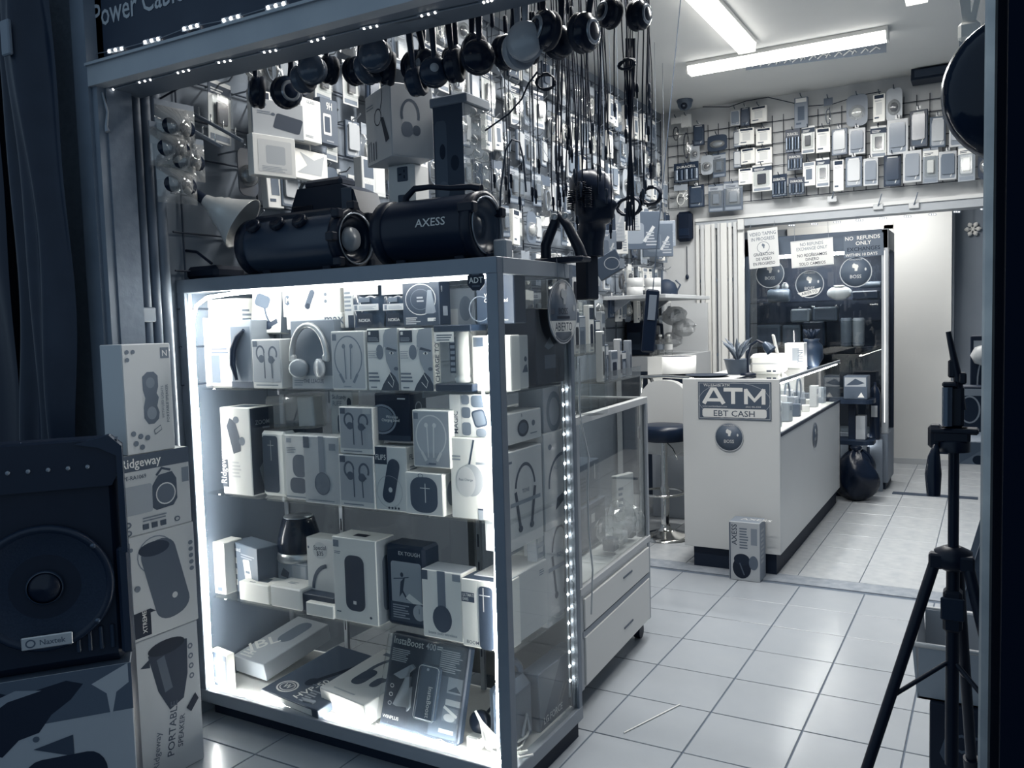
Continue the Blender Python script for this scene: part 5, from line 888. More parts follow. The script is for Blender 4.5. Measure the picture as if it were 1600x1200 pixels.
def bsp(name, label, px0, px1, yt, zb, Y, shape, g):
    a = onY(px0, yt, Y); b = onY(px1, yt, Y); w_ = b.x-a.x; h = a.z-zb; t = thing(name, label, 'speaker', ((a.x+b.x)/2, Y, zb), 0, 'speakers in the back display cabinet')
    if shape == 'tube': MB().lathe([(h*.42, -w_/2), (h*.5, -w_/2+.02), (h*.5, w_/2-.02), (h*.42, w_/2)], M(g, .4), (0, .06, h/2), (1, 0, 0), 18).obj('body', t); MB().lathe([(h*.36, w_/2), (h*.3, w_/2+.004), (0, w_/2+.002)], M(g*.6, .3), (0, .06, h/2), (1, 0, 0), 18).obj('end_cap', t)
    elif shape == 'box': MB().cbox((-w_/2, 0, 0), (w_/2, .14, h), M(g, .45), .012).obj('body', t); MB().cbox((-w_*.42, -.005, h*.12), (w_*.42, .0, h*.86), M(g*.7, .6), .003).obj('grille', t)
    elif shape == 'can': MB().lathe([(w_*.42, 0), (w_*.5, .01), (w_*.5, h-.012), (w_*.42, h), (0, h)], M(g, .5), (0, .08, 0), n=22).obj('body', t); MB().lathe([(w_*.46, h*.08), (w_*.505, h*.09), (w_*.505, h*.12), (w_*.46, h*.13)], M(g*.6, .4), (0, .08, 0), n=22).obj('band', t)
    elif shape == 'pill': MB().ball((0, .06, h/2), h/2, M(g, .45), 20, (w_/h, .6, 1)).obj('body', t); MB().cbox((-w_*.2, .03, h*.92), (w_*.2, .09, h*1.03), M(g+.2, .4), .004).obj('button_bar', t)
bsp('tube_speaker', 'grey tube speaker on the upper shelf behind the open sticker', 1198, 1232, 452, 1.69, 8.14, 'tube', .35); bsp('pill_speaker', 'pale pill-shaped speaker on the upper shelf of the back cabinet', 1290, 1330, 447, 1.69, 8.14, 'pill', .62); bsp('box_speaker', 'dark low box speaker at the end of the upper shelf', 1330, 1372, 455, 1.69, 8.16, 'box', .22)
bsp('tube_speaker', 'slanted tube speaker lying on the dark box speaker', 1340, 1375, 440, 1.79, 8.2, 'tube', .4)
bsp('can_speaker', 'upright grey cylinder speaker, darker of the two side by side', 1311, 1330, 497, 1.27, 8.16, 'can', .36); bsp('can_speaker', 'upright grey cylinder speaker, paler of the two side by side', 1330, 1349, 497, 1.27, 8.16, 'can', .52)
bsp('box_speaker', 'mid grey box speaker on the middle shelf of the back cabinet', 1235, 1264, 483, 1.50, 8.2, 'box', .46); bsp('box_speaker', 'wide dark box speaker on the middle shelf of the back cabinet', 1270, 1308, 480, 1.50, 8.22, 'box', .30); bsp('box_speaker', 'square dark speaker at the gate end of the lower shelf', 1182, 1218, 508, 1.27, 8.18, 'box', .28); bsp('box_speaker', 'black boombox in the middle of the lower shelf', 1254, 1288, 503, 1.27, 8.18, 'box', .13); bsp('box_speaker', 'grey speaker between the two on the lower shelf', 1222, 1250, 508, 1.27, 8.2, 'box', .34)
for k, (a0, a1, yt) in enumerate(((1204, 1216, 442), (1219, 1230, 442))):
    bsp('puck_speaker', 'small round pale speaker standing on the tube speaker, %s of two' % ['first', 'second'][k], a0, a1, yt, 1.69+.115, 8.14, 'pill', .62)
sign('dark no refunds only exchanges sign on the back cabinet header', 1319, 1381, 366, 401, 8.035, .36, [('t', .04, .78, .17, 'NO  REFUNDS', .88, 0, 0, .95), ('t', .5, .54, .17, 'ONLY', .88, 0, .5, 1), ('t', .5, .28, .17, 'EXCHANGES', .12, 0, .5, 1), ('t', .03, .05, .13, 'WITHIN 10 DAYS', .85, 0, 0, .95)], rad(-1.5))
def disc_sign(label, px, py, rpx, Y, extra=None, name='round_sticker', rz=0.0, X=None):
    c = onY(px, py, Y) if X is None else onX(px, py, X); r = rpx
    t = thing(name, label, 'sticker', c, rz); MB().lathe([(r, 0), (r, .002), (0, .0021)], M(.33, .5), (0, .002, 0), (0, -1, 0), 36).obj('disc', t)
    art(MB(), 2*r, 2*r, [('o', .5, .5, .5, .5, .03, .66), fist(.48, .66, .42, .85), ('t', .5, .30, .11, 'BOSS', .75, 0, .5), ('t', .5, .88, .05, 'HANDMADE', .7, 0, .5), ('e', .8, .58, .03, .05, .75)] + (extra or []), frame_front(-r, -.0005, -r)).obj('printed_face', t)
    return t
disc_sign('round open sticker with a slanted white panel on the back cabinet glass', 1265, 444, .125, 8.04, [('p', rot2([(.08, .28), (.92, .28), (.78, .1), (.22, .1)], .5, .2, 12, 1), .85), ('t', .5, .15, .1, 'ABIERTO', .2, 12, .5)], 'round_sticker')
disc_sign('round fist sticker on the back cabinet glass under the exchanges sign', 1337, 425, .135, 8.045); disc_sign('round fist sticker on the back cabinet glass at the gate end', 1203, 428, .13, 8.045)
# ================================================================== counter with a lit glass case and the ATM sign
AX0, AX1, AY0, AY1, AZ = -1.685, -1.095, 5.10, 7.37, 1.185
LAM = M(.78, .4, noise=.012, scale=4)
at = thing('sales_counter', 'long white laminate sales counter with a lit glass case along its side', 'counter', (0, 0, 0))
MB().cbox((AX0, AY0, .13), (AX1, AY0+.03, AZ), LAM, .002).obj('end_panel', at); MB().cbox((AX1-.03, AY0+.032, .13), (AX1, AY1, .84), LAM, .002).obj('side_panel', at); MB().cbox((AX0, AY0+.03, .13), (AX0+.03, AY1, AZ-.02), LAM, .002).obj('side_panel', at); MB().cbox((AX0+.03, AY1-.03, .13), (AX1, AY1, .84), LAM, .002).obj('end_panel', at)
MB().box((AX0+.05, AY0+.03, 0), (AX1-.03, AY1-.02, .13), M(.12, .6)).obj('kick_base', at); MB().box((AX0+.03, AY0+.03, .80), (AX1-.03, AY1-.03, .838), M(.85, .5)).obj('case_floor', at)
MB().cbox((AX1-.012, AY0+.03, .84), (AX1+.004, AY1+.004, .862), M(.15, .4), .002).obj('edge_trim', at); MB().cbox((AX1-.014, AY0+.03, AZ-.022), (AX1+.002, AY1, AZ), M(.62, .4, .3), .002).obj('top_trim', at)
MB().box((AX1-.008, AY0+.03, .862), (AX1-.002, AY1-.002, AZ-.022), GLASS(.97, .6, .0)).obj('glass_pane', at); MB().box((AX0+.31, AY0+.03, AZ-.012), (AX1-.014, AY1, AZ-.002), GLASS(.95, 1.2, .01)).obj('glass_top', at); MB().box((AX0+.03, AY0+.03, AZ-.02), (AX0+.31, AY1, AZ), LAM).obj('counter_top', at)
MB().box((AX0+.30, AY0+.03, .838), (AX0+.31, AY1-.03, AZ-.02), M(.8, .6)).obj('case_back', at); MB().box((AX0+.31, AY1-.012, .838), (AX1-.014, AY1-.006, AZ-.022), GLASS(.97, .9, .01)).obj('glass_pane', at)
MB().box((AX1-.035, AY0+.05, AZ-.036), (AX1-.018, AY1-.04, AZ-.024), EM(60.0)).obj('lamp', at)
for k in range(19):
    y = AY0+.14+k*.112; x = AX1-.10-.05*((k*7) % 3); w_ = .06+.03*(k % 3); h = .05+.04*((k*5) % 4)
    carton('gift_box', 'small pale box in the lit counter case, %s from the notice end' % ordinal(k+1), 'box', (x, y, .839), w_, w_*.9, h, rz=PI/2+rn.uniform(-.3, .3), g=[.85, .7, .55, .3][(k*3) % 4], group='small boxes in the lit counter case', front=[('r', .1, .1, .9, .5, .6), ('r', .2, .6, .8, .85, .4)])
for k in range(4):
    t = thing('watch_band', 'looped band standing in the lit counter case, %s from the notice end' % ordinal(k+1), 'watch', (AX1-.20, AY0+.35+k*.42, .839), PI/2, 'looped bands in the lit counter case')
    MB().tube([(.085*math.cos(a_*.45), 0, .14+.10*math.sin(a_*.45)) for a_ in range(14)], .008, M(.35, .4), 6, True).obj('band', t); MB().cbox((-.03, -.01, 0), (.03, .01, .03), M(.6, .4), .003).obj('holder', t)
t = sign('rectangular cash machine sign on the counter end with large white letters', 1091, 1205, 597, 656, AY0-.005, .30, [('p', rr(.03, .06, .97, .94, .03, .06), .30), ('o', .5, .5, .495, .49, .006, .62), ('r', .015, .96, .985, .975, .65), ('r', .015, .025, .985, .04, .65), ('r', .012, .03, .02, .97, .65), ('r', .98, .03, .988, .97, .65), ('l', [(.08, .42), (.20, .82), (.24, .82), (.36, .42)], .055, .85), ('l', [(.13, .52), (.31, .52)], .045, .85), ('l', [(.36, .80), (.62, .80)], .052, .85), ('l', [(.49, .80), (.49, .42)], .055, .85), ('l', [(.665, .42), (.665, .82)], .05, .85), ('l', [(.90, .42), (.90, .82)], .05, .85), ('l', [(.655, .80), (.78, .52), (.91, .80)], .055, .85), ('t', .08, .88, .07, 'Worldwide ATM', .8), ('t', .06, .33, .045, 'www.worldwideatm.com', .7), ('t', .66, .33, .045, '(866) 486-8284', .7), ('p', rr(.06, .06, .94, .29, .03, .06), .82), ('t', .5, .09, .155, 'EBT CASH', .25, 0, .5, 1.12)])
disc_sign('round fist sticker on the counter end under the cash machine sign', 1139, 683, .088, AY0-.006); disc_sign('round fist sticker on the long side of the sales counter', 1274, 680, .09, 0, None, 'round_sticker', PI/2, AX1+.004)
fbox('speaker_carton', 'small silver speaker carton standing on the floor against the counter end', 1139, 1187, 816, 908, 4.93, .15, 0.0, g=.66, gs=.5, gt=.5, cat='box', front=[('t', .26, .60, .085, 'AXESS', .2, 90, 0, 1.05), ('x', .35, .55, .65, .92, 8, .4), ('r', .72, .62, .92, .9, .5), ('p', rr(.12, .04, .72, .40, .28, .18), .08), ('e', .42, .36, .26, .1, .12), ('e', .80, .32, .15, .12, .35), ('l', [(.35, .3), (.5, .1)], .04, .3), ('r', .02, .02, .06, .98, .3)], right=[('x', .2, .3, .8, .9, 8, .65)], top=[('t', .3, .4, .3, 'AXESS', .8)])
# things on the counter
t = thing('serving_tray', 'flat dark tray on the counter top above the sign', 'tray', (onZ(1125, 584, AZ).x, AY0+.2, AZ)); MB().lathe([(.10, 0), (.135, .012), (.14, .014), (.13, .012), (.09, .005), (0, .005)], M(.14, .4), n=28).obj('tray', t)
t = thing('potted_plant', 'small potted plant with spiky leaves on the counter', 'plant', (onY(1152, 575, 5.55).x, 5.55, AZ))
MB().lathe([(.06, 0), (.085, .10), (.09, .10), (.08, .095), (0, .09)], M(.32, .5), n=18).obj('pot', t)
for k in range(12):
    a_ = k*.55; L_ = .10+.05*((k*3) % 4)/3; MB().tube([(0, 0, .09), (.05*math.cos(a_), .05*math.sin(a_), .09+L_*.7), (.10*math.cos(a_), .10*math.sin(a_), .09+L_)], [.008, .014, .001], M(.34 if k % 2 else .5, .5), 4).obj('leaf', t)
t = thing('gooseneck_lamp', 'black gooseneck desk lamp bent over the counter', 'lamp', (onY(1172, 585, 5.5).x, 5.45, AZ))
MB().lathe([(.05, 0), (.05, .012), (.015, .02), (0, .02)], M(.07, .4), n=20).obj('base', t); MB().tube([(0, 0, .015), (.0, 0, .12), (.02, 0, .19), (.06, 0, .22), (.10, 0, .20)], .009, M(.07, .4), 8).obj('neck', t); MB().lathe([(.015, 0), (.03, .03), (.036, .07)], M(.25, .3, .3), (.10, 0, .205), (.7, -.1, -.7), 16, caps=False).obj('shade', t)
l = onY(1198, 580, 5.6); carton('white_printer', 'bright white low machine on the counter beside the lamp', 'printer', (l.x, 5.55, AZ), .20, .22, .13, g=.92, c=.02, front=[('r', .55, .12, .7, .2, .2), ('r', .75, .12, .85, .2, .2), ('r', .05, .5, .95, .55, .7)])
t = thing('tilted_screen', 'thin white screen standing tilted on the counter', 'screen', (onY(1226, 575, 5.75).x, 5.70, AZ), PI/2+.25, rot=(rad(-12), 0, PI/2+.25)); MB().cbox((-.12, 0, 0), (.12, .014, .26), M(.86, .4), .006).obj('panel', t); MB().cbox((-.05, .014, 0), (.05, .09, .03), M(.7, .4), .004).obj('stand', t)
fbox('router_box', 'white printed carton standing on the counter behind the tilted screen', 1226, 1256, 536, 575, 6.2, .12, AZ, g=.86, gs=.75, front=[('r', .4, .3, .75, .8, .6), ('t', .95, .2, .2, 'TINI', .5, 90)])
t = thing('dark_vase', 'dark rounded vase on the counter in front of the back cabinet', 'vase', (onY(1268, 560, 6.5).x, 6.5, AZ)); MB().lathe([(.05, 0), (.085, .06), (.08, .15), (.05, .18), (.06, .20), (.05, .195), (0, .19)], M(.18, .35), n=20).obj('body', t)
for k in range(7): MB().tube([(0, 0, .18), (.03*math.cos(k*.9), .03*math.sin(k*.9), .24), (.06*math.cos(k*.9), .06*math.sin(k*.9), .27)], [.006, .018, .004], M(.14, .5), 5).obj('leaf', t)
# side table, black sack and boxes at the foot of the back cabinet
c = onZ(1332, 786, 0); t = thing('refuse_sack', 'black plastic refuse sack slumped on the floor by the counter', 'bag', (c.x+.01, 7.52, 0))
MB().grid(lambda u, v: ((.17+.03*math.sin(u*25+v*7))*math.sin(PI*min(1, v*.93+.04))**.55*math.cos(2*PI*u)*1.0, (.15+.02*math.sin(u*19+v*9))*math.sin(PI*min(1, v*.93+.04))**.55*math.sin(2*PI*u), .42*v**1.05+.012*math.sin(u*31)*math.sin(v*8)), 28, 14, M(.06, .28, bump=.4, scale=14)).obj('sack', t); MB().lathe([(.02, 0), (.05, .05), (.03, .06), (0, .05)], M(.07, .3), (0, 0, .40), n=10).obj('knot', t)
c = onZ(1335, 775, 0); t = thing('tiered_stand', 'dark two-tier pedestal stand with rounded trays beside the counter', 'stand', (onY(1332, 700, 7.75).x, 7.75, 0))
for z in (.45, .80): MB().prism(rr(-.18, -.14, .18, .14, .08, .08), z, z+.035, M(.14, .4), 'z').obj('tray', t)
MB().cbox((-.03, -.03, .0), (.03, .03, .82), M(.10, .5), .004).obj('column', t); MB().prism(rr(-.15, -.12, .15, .12, .06, .06), 0, .03, M(.12, .4), 'z').obj('foot', t)
fbox('shelf_carton', 'pale carton on the lower tray of the pedestal stand', 1337, 1352, 650, 700, 7.70, .12, .487, g=.62); fbox('clear_bin', 'clear bin of dark goods on top of the pedestal stand', 1318, 1355, 588, 642, 7.66, .20, .837, g=.32, gs=.55, front=[('r', .05, .55, .95, .95, .62), ('p', [(.1, .6), (.5, .9), (.9, .7), (.6, .62)], .25), ('p', [(.6, .08), (.75, .3), (.88, .08)], .88)])
t = thing('floor_lamp', 'glowing bulb in a clamp at the foot of the back cabinet', 'lamp', (onY(1357, 684, 7.95).x, 7.93, 0)); MB().cyl((0, 0, 0), (0, 0, .40), .012, M(.2, .4), n=8).obj('stem', t); MB().ball((0, 0, .44), .035, EM(14.0), 12).obj('bulb', t)
t = thing('fire_extinguisher', 'slim black canister with a pale label hung on the back cabinet edge', 'canister', (onY(1367, 690, 7.96).x, 7.96, .46)); MB().lathe([(.04, 0), (.045, .02), (.045, .40), (.03, .45), (.012, .47), (.012, .50)], M(.10, .3), n=16).obj('body', t); MB().box((-.025, -.047, .2), (.025, -.043, .3), M(.7, .5)).obj('label', t); MB().box((-.06, .0, -.46), (.06, .06, 0), M(.45, .5)).obj('bracket', t)
c = onY(1520, 358, 9.78); t = thing('snowflake_ornament', 'white snowflake ornament hanging on the grey far wall', 'ornament', c)
for k in range(3):
    a_ = k*PI/3; MB().cyl((-.075*math.cos(a_), 0, -.075*math.sin(a_)), (.075*math.cos(a_), 0, .075*math.sin(a_)), .008, WHITE, n=6).obj('spoke', t)
for k in range(6):
    a_ = k*PI/3; MB().lathe([(.022, 0), (.022, .006), (0, .007)], WHITE, (.05*math.cos(a_), -.002, .05*math.sin(a_)), (0, -1, 0), 10).obj('branch', t)
MB().cyl((0, 0, .07), (0, 0, .24), .002, M(.4), n=4).obj('string', t)
# wall-mounted black soap holder and chain on the corner pier
t = thing('wall_dispenser', 'black rounded wall dispenser on the corner pier', 'dispenser', (onY(1073, 378, YB-.005).x, YB-.002, onY(1073, 378, YB).z)); MB().cbox((-.075, -.09, 0), (.075, 0, .28), M(.07, .4), .03).obj('body', t); MB().cbox((-.05, -.095, .05), (.05, -.088, .12), M(.12, .3), .003).obj('window', t)
t = thing('chain_ornament', 'thin dark beaded chain hanging under the wall dispenser', 'ornament', onY(1073, 385, YB-.02)); MB().cyl((0, 0, 0), (0, 0, -.28), .004, M(.15, .4), n=5).obj('chain', t); MB().ball((0, 0, -.29), .018, M(.12, .4), 10, (1, .6, 1.4)).obj('pendant', t)
# ================================================================== low glass counter on casters
LX, LY, LR = -1.405, 2.955, rad(90+3.2)
lc = thing('low_showcase', 'lower glass counter on casters with white drawers behind the tall showcase', 'showcase', (LX, LY, 0), LR); LL, LD, LH = .92, .50, 1.185
for x in (0, LL-.03):
    for y in (0, LD-.03): MB().cbox((x, y, .09), (x+.03, y+.03, LH-.03), M(.62, .4, .3), .002).obj('post', lc)
MB().cbox((0, 0, LH-.032), (LL, .03, LH), M(.76, .4, .2), .002).obj('top_rail', lc); MB().cbox((0, LD-.03, LH-.032), (LL, LD, LH), M(.7, .4, .2), .002).obj('top_rail', lc)
for x in (0, LL-.03): MB().cbox((x, .03, LH-.032), (x+.03, LD-.03, LH), M(.72, .4, .2), .002).obj('top_rail', lc)
PANE2 = GLASS(.98, 1.1, 0.0)
MB().box((.03, .03, LH-.012), (LL-.03, LD-.03, LH-.004), PANE2).obj('glass_top', lc); MB().box((.03, .010, .50), (LL-.03, .016, LH-.032), PANE2).obj('glass_pane', lc); MB().box((LL-.016, .03, .50), (LL-.01, LD-.03, LH-.032), PANE2).obj('glass_pane', lc); MB().box((.010, .03, .50), (.016, LD-.03, LH-.032), PANE2).obj('glass_pane', lc)
MB().cbox((.0, .004, .09), (LL, LD, .49), M(.80, .4, noise=.015, scale=6), .003).obj('drawer_unit', lc); MB().cbox((.0, -.004, .475), (LL, .02, .505), M(.72, .4, .2), .002).obj('bottom_rail', lc)
for z in (.10, .33):
    d_ = MB().cbox((.035, -.006, z), (LL-.035, .006, z+.125 if z > .2 else z+.20), M(.82, .4), .003).obj('drawer', lc); MB().box((.50, -.009, z+.075), (.62, -.006, z+.083), M(.3, .5)).obj('slot', d_)
MB().box((.02, -.002, .298), (LL-.02, .004, .325), M(.55, .5)).obj('divider', lc)
for x in (.05, LL-.05):
    for y in (.05, LD-.05):
        c_ = MB().cyl((x, y-.016, .035), (x, y+.016, .035), .035, M(.10, .5), n=16).obj('caster', lc); MB().cbox((x-.02, y-.02, .06), (x+.02, y+.02, .092), M(.3, .4, .5), .003).obj('fork', c_)
def lloc(x, y, z): return Matrix.Translation((LX, LY, 0)) @ Matrix.Rotation(LR, 4, 'Z') @ Vector((x, y, z))
GL = 'goods inside the low counter'
carton('grey_bin', 'upper grey box in the low glass counter', 'box', lloc(.60, .20, .72), .34, .2, .18, rz=LR, g=.34, group=GL, front=[('x', .25, .3, .6, .7, 4, .3), ('r', .8, .5, .84, .9, .7)]); carton('grey_bin', 'lower darker grey box with two white stickers in the low glass counter', 'box', lloc(.60, .18, .507), .38, .22, .205, rz=LR, g=.26, group=GL, front=[('r', .5, .55, .62, .75, .75), ('r', .75, .2, .85, .4, .75)])
carton('white_tag_pack', 'white tilted card pack beside the grey boxes in the low counter', 'pack', lloc(.80, .08, .60), .14, .03, .22, rz=LR-.3, g=.85, group=GL, front=[('x', .1, .2, .4, .8, 5, .5)])
for k in range(3):
    t = thing('crumpled_bag', 'crumpled clear plastic bag in the low counter, %s from the tall showcase' % ordinal(k+1), 'bag', lloc(.58+k*.13, .08, .507), LR, 'plastic bags in the low counter')
    ph = k*1.7; MB().grid(lambda u, v: ((.07+.012*math.sin(u*37+ph)+.01*math.sin(v*23+u*11))*math.sin(PI*min(1, v*.9+.05))**.6*math.cos(2*PI*u), (.07+.012*math.cos(u*29+ph))*math.sin(PI*min(1, v*.9+.05))**.6*math.sin(2*PI*u), .02+(.14+.05*(k % 2))*v), 20, 10, GLASS(.93, 2.0, .12, .06), False).obj('bag', t); MB().cbox((-.03, -.03, 0), (.03, .03, .06), M([.3, .7, .2, .5][k], .4), .006).obj('content', t)
# acrylic risers and goods standing on the low counter
ACR = GLASS(.94, 1.8, .04, .04)
t = thing('acrylic_riser', 'clear acrylic stepped riser holding packs on the low counter', 'display stand', lloc(.66, .03, LH), LR)
for k, (y, z, w_) in enumerate(((.0, .10, .5), (.13, .22, .5), (.26, .42, .46))):
    MB().box((-w_/2, y, z), (w_/2, y+.14, z+.006), ACR).obj('tier', t); MB().box((-w_/2, y, .0), (-w_/2+.005, y+.14, z), ACR).obj('side_wall', t); MB().box((w_/2-.005, y, 0), (w_/2, y+.14, z), ACR).obj('side_wall', t); MB().box((-w_/2, y-.002, z), (w_/2, y+.002, z+.05), ACR).obj('lip', t)
GA = 'goods on the acrylic riser'
ITEMS = [(.20, .12, .107, .05, .22, .80, 'cream-edged'), (.27, .13, .107, .06, .16, .35, 'dark'), (.34, .12, .107, .07, .13, .62, 'grey'), (.43, .12, .107, .05, .18, .72, 'pale'), (.50, .13, .107, .06, .12, .25, 'black'), (.57, .12, .107, .05, .17, .55, 'mid-grey'),
         (.22, .25, .227, .06, .20, .72, 'pale'), (.31, .26, .227, .07, .17, .45, 'mid-grey'), (.40, .25, .227, .05, .22, .85, 'white'), (.48, .25, .227, .06, .15, .2, 'black'), (.56, .25, .227, .06, .19, .66, 'grey'),
         (.23, .38, .427, .07, .24, .6, 'grey'), (.33, .38, .427, .06, .26, .8, 'white'), (.43, .38, .427, .08, .19, .4, 'dark'), (.53, .38, .427, .06, .23, .74, 'pale')]
for k, (x, y, z, w_, h, g, tn) in enumerate(ITEMS):
    tr_ = ['front', 'middle', 'top'][0 if z < .2 else 1 if z < .4 else 2]
    carton('riser_pack', '%s upright pack on the %s tier of the acrylic riser, %s along' % (tn, tr_, ordinal([k+1, k-5, k-10][0 if z < .2 else 1 if z < .4 else 2])), 'pack', lloc(x+.26, y-.07, LH+z), w_, .03, h, rz=LR+rn.uniform(-.15, .15), g=g, group=GA, front=[('r', .08, .7, .92, .94, 1-g), ('p', rr(.2, .12, .8, .6, .1, .08), abs(.75-g)), ('x', .1, .03, .8, .1, 1, .5)], rough=.25)
# curved chrome hooks stand, hanging phone, tilted box
t = thing('headset_stand', 'chrome looped headset stand among the packs on the low counter', 'stand', lloc(.12, .10, LH), LR); MB().lathe([(.05, 0), (.05, .01), (0, .012)], CHROME, n=18).obj('base', t); MB().tube([(.045*math.cos(a_*.35)-.0, 0, .16+.12*math.sin(a_*.35)) for a_ in range(18)], .006, CHROME, 6, True).obj('loop', t); MB().cyl((0, 0, .01), (0, 0, .05), .008, CHROME, n=8).obj('stem', t)
c = onY(1012, 500, 4.2); t = thing('hanging_device', 'black handset-shaped device hanging tilted beside the tape rolls', 'device', (c.x, 4.2, c.z-.17), rot=(0, rad(6), .6)); MB().cbox((-.035, 0, 0), (.035, .03, .33), M(.08, .3), .014).obj('body', t); MB().cbox((-.02, -.004, .17), (.02, .0, .30), M(.45, .3), .002).obj('keypad', t); MB().tube([(0, .015, .33), (0, .015, .45), (.02, .02, ZC-c.z+.17)], .003, M(.3, .4), 5).obj('cord', t)
c = onY(958, 408, 3.7); carton('pro_box', 'dark tilted box with a framed emblem hanging over the acrylic riser', 'box', c+Vector((0, 0, -.06)), .13, .06, .10, rot=(0, rad(-28), .35), g=.26, gs=.7, gt=.8, front=[('o', .45, .5, .28, .3, .03, .6), ('r', .72, .25, .9, .7, .5)]); MB().tube([(0, .03, .09), (.0, .03, .5), (.0, .03, ZC-c.z)], .0015, M(.4), 4).obj('hang_wire', bpy.data.objects['pro_box']); bpy.data.objects['pro_box'].children[-1].rotation_euler = (0, rad(28), 0)
for k, (px, py, Y, w_, h, g) in enumerate(((945, 300, 4.4, .09, .20, .75), (958, 345, 4.2, .12, .22, .62), (1000, 360, 5.6, .28, .26, .30), (1028, 375, 5.9, .22, .24, .36), (970, 372, 4.5, .08, .18, .85), (948, 385, 4.0, .10, .16, .45), (1040, 365, 6.4, .16, .20, .5), (985, 335, 5.0, .12, .20, .7))):
    c = onY(px, py, Y); t = carton('hanging_card', 'hanging %s card pack between the mannequin and the wall dispenser, %s in line' % (['dark', 'grey', 'pale'][0 if g < .4 else 1 if g < .7 else 2], ordinal(k+1)), 'pack', c+Vector((0, 0, -h/2)), w_, .02, h, rz=rn.uniform(.2, .7), g=g, group='loose packs hanging over the low counter', front=[('t', .08, .82, .09, 'Power', .75), ('p', rr(.15, .15, .6, .7, .1, .08), abs(.8-g)), ('l', [(.6, .2), (.85, .6)], .08, .7), ('x', .65, .1, .95, .5, 5, .6)])
    MB().cyl((0, .01, h-.01), (0, .01, ZC-c.z+h/2), .0015, M(.4), n=4).obj('hang_wire', t)
# ================================================================== shelf unit, bottles, bin and stool behind the counters
sh = thing('wall_shelf', 'pale wall shelf board carrying tape rolls beside the folding gate', 'shelf', (-2.79, 6.2, onX(1010, 466, -2.3).z)); MB().cbox((0, 0, 0), (.62, 1.15, .03), M(.72, .5), .003).obj('board', sh); 
for y in (.1, 1.0): MB().prism([(0, 0), (.3, 0), (0, -.2)], y, y+.02, M(.6, .4), 'y').obj('bracket', sh)
zs = sh.location.z+.031
def roll(label, px, py, z, Y): t = thing('tape_roll', label, 'tape roll', (onY(px, py, Y).x, Y, z), 0, 'tape rolls on the wall shelf'); MB().lathe([(.03, 0), (.065, 0), (.065, .07), (.03, .07)], M(.78, .4), n=24, caps=False).obj('tape', t); MB().lathe([(.028, 0), (.031, 0), (.031, .07), (.028, .07)], M(.5, .6), n=24, caps=False).obj('core', t)
roll('tape roll at the bottom of the first stack on the wall shelf', 992, 460, zs, 6.4); roll('tape roll on top of the first stack on the wall shelf', 992, 445, zs+.0705, 6.4); roll('tape roll at the bottom of the second stack on the wall shelf', 1020, 460, zs, 6.55); roll('tape roll on top of the second stack on the wall shelf', 1020, 445, zs+.0705, 6.55)
t = thing('strapped_hat', 'dark domed hat with a strap on the wall shelf', 'hat', (onY(1040, 460, 6.9).x, 6.9, zs)); MB().lathe([(.10, 0), (.105, .05), (.08, .11), (.03, .14), (0, .145)], M(.16, .6), n=20).obj('crown', t); MB().cbox((-.08, -.15, 0), (.10, -.06, .02), M(.14, .6), .008).obj('brim', t); MB().tube([(.09, 0, .02), (.13, 0, .09), (.09, 0, .13)], .008, M(.2, .5), 6).obj('strap', t)
ut = thing('utility_cabinet', 'tall pale utility cabinet with an open bay painted as dark shade beside the folding gate', 'cabinet', (-2.765, 6.62, 0)); bz = onY(1040, 556, 6.8).z
MB().cbox((0, 0, 0), (.46, 1.2, bz), M(.70, .5), .004).obj('body', ut); MB().box((.05, -.004, .1), (.41, -.001, bz-.12), M(.14, .6)).obj('bay_shade', ut); MB().box((0, 1.18, bz), (.44, 1.2, zs-.05), M(.72, .5)).obj('upright_panel', ut)  # flat dark panel on the solid body stands for shade in a bay
for k, (px) in enumerate((1022, 1034, 1047)):
    t = thing('water_bottle', 'clear ribbed water bottle by the bin, %s from the coffee maker' % ordinal(k+1), 'bottle', (onY(px, 545, 6.75).x, 6.72, bz), 0, 'water bottles on the utility cabinet')
    MB().lathe([(.028, 0), (.032, .01), (.030, .03), (.032, .05), (.030, .07), (.032, .10), (.026, .135), (.012, .155), (.012, .165)], GLASS(.88, 2, .05, .10), n=14, caps=False).obj('bottle', t); MB().lathe([(.0145, .163), (.0145, .18), (0, .181)], M(.85, .4), n=12).obj('cap', t); MB().lathe([(.0325, .055), (.0325, .10)], M([.3, .5, .8][k], .5), n=14, caps=False).obj('label', t)
t = thing('coffee_maker', 'black coffee maker with a side handle under the wall shelf', 'coffee maker', (onY(1008, 545, 6.95).x, 6.95, bz)); MB().cbox((-.14, -.1, 0), (.10, .1, .30), M(.08, .35), .012).obj('body', t); MB().tube([(.10, -.02, .27), (.16, -.02, .26), (.165, -.02, .15), (.15, -.02, .12)], .014, M(.08, .4), 8).obj('handle', t); MB().box((-.12, -.106, .05), (.0, -.1, .2), M(.2, .2)).obj('window', t)
for k, (px, py, r) in enumerate(((1054, 490, .105), (1068, 508, .10), (1050, 528, .085))):
    c = onY(px, py, 7.15); t = thing('clear_sack', 'cloudy clear plastic sack piled by the wall, %s from the top' % ordinal(k+1), 'bag', (c.x, 7.15, c.z-r), 0, 'cloudy plastic sacks by the wall'); MB().grid(lambda u, v: ((r+.010*math.sin(u*31+k+v*9)+.008*math.sin(v*23))*math.sin(PI*v)**.8*math.cos(2*PI*u), (r*.9+.01*math.cos(u*27+v*11))*math.sin(PI*v)**.8*math.sin(2*PI*u), .8*r*(1-math.cos(PI*v))), 24, 12, M(.72, .35, alpha=.62), False).obj('sack', t); MB().ball((.03, -.03, r*1.1), r*.3, M(.25, .5), 8).obj('content', t)
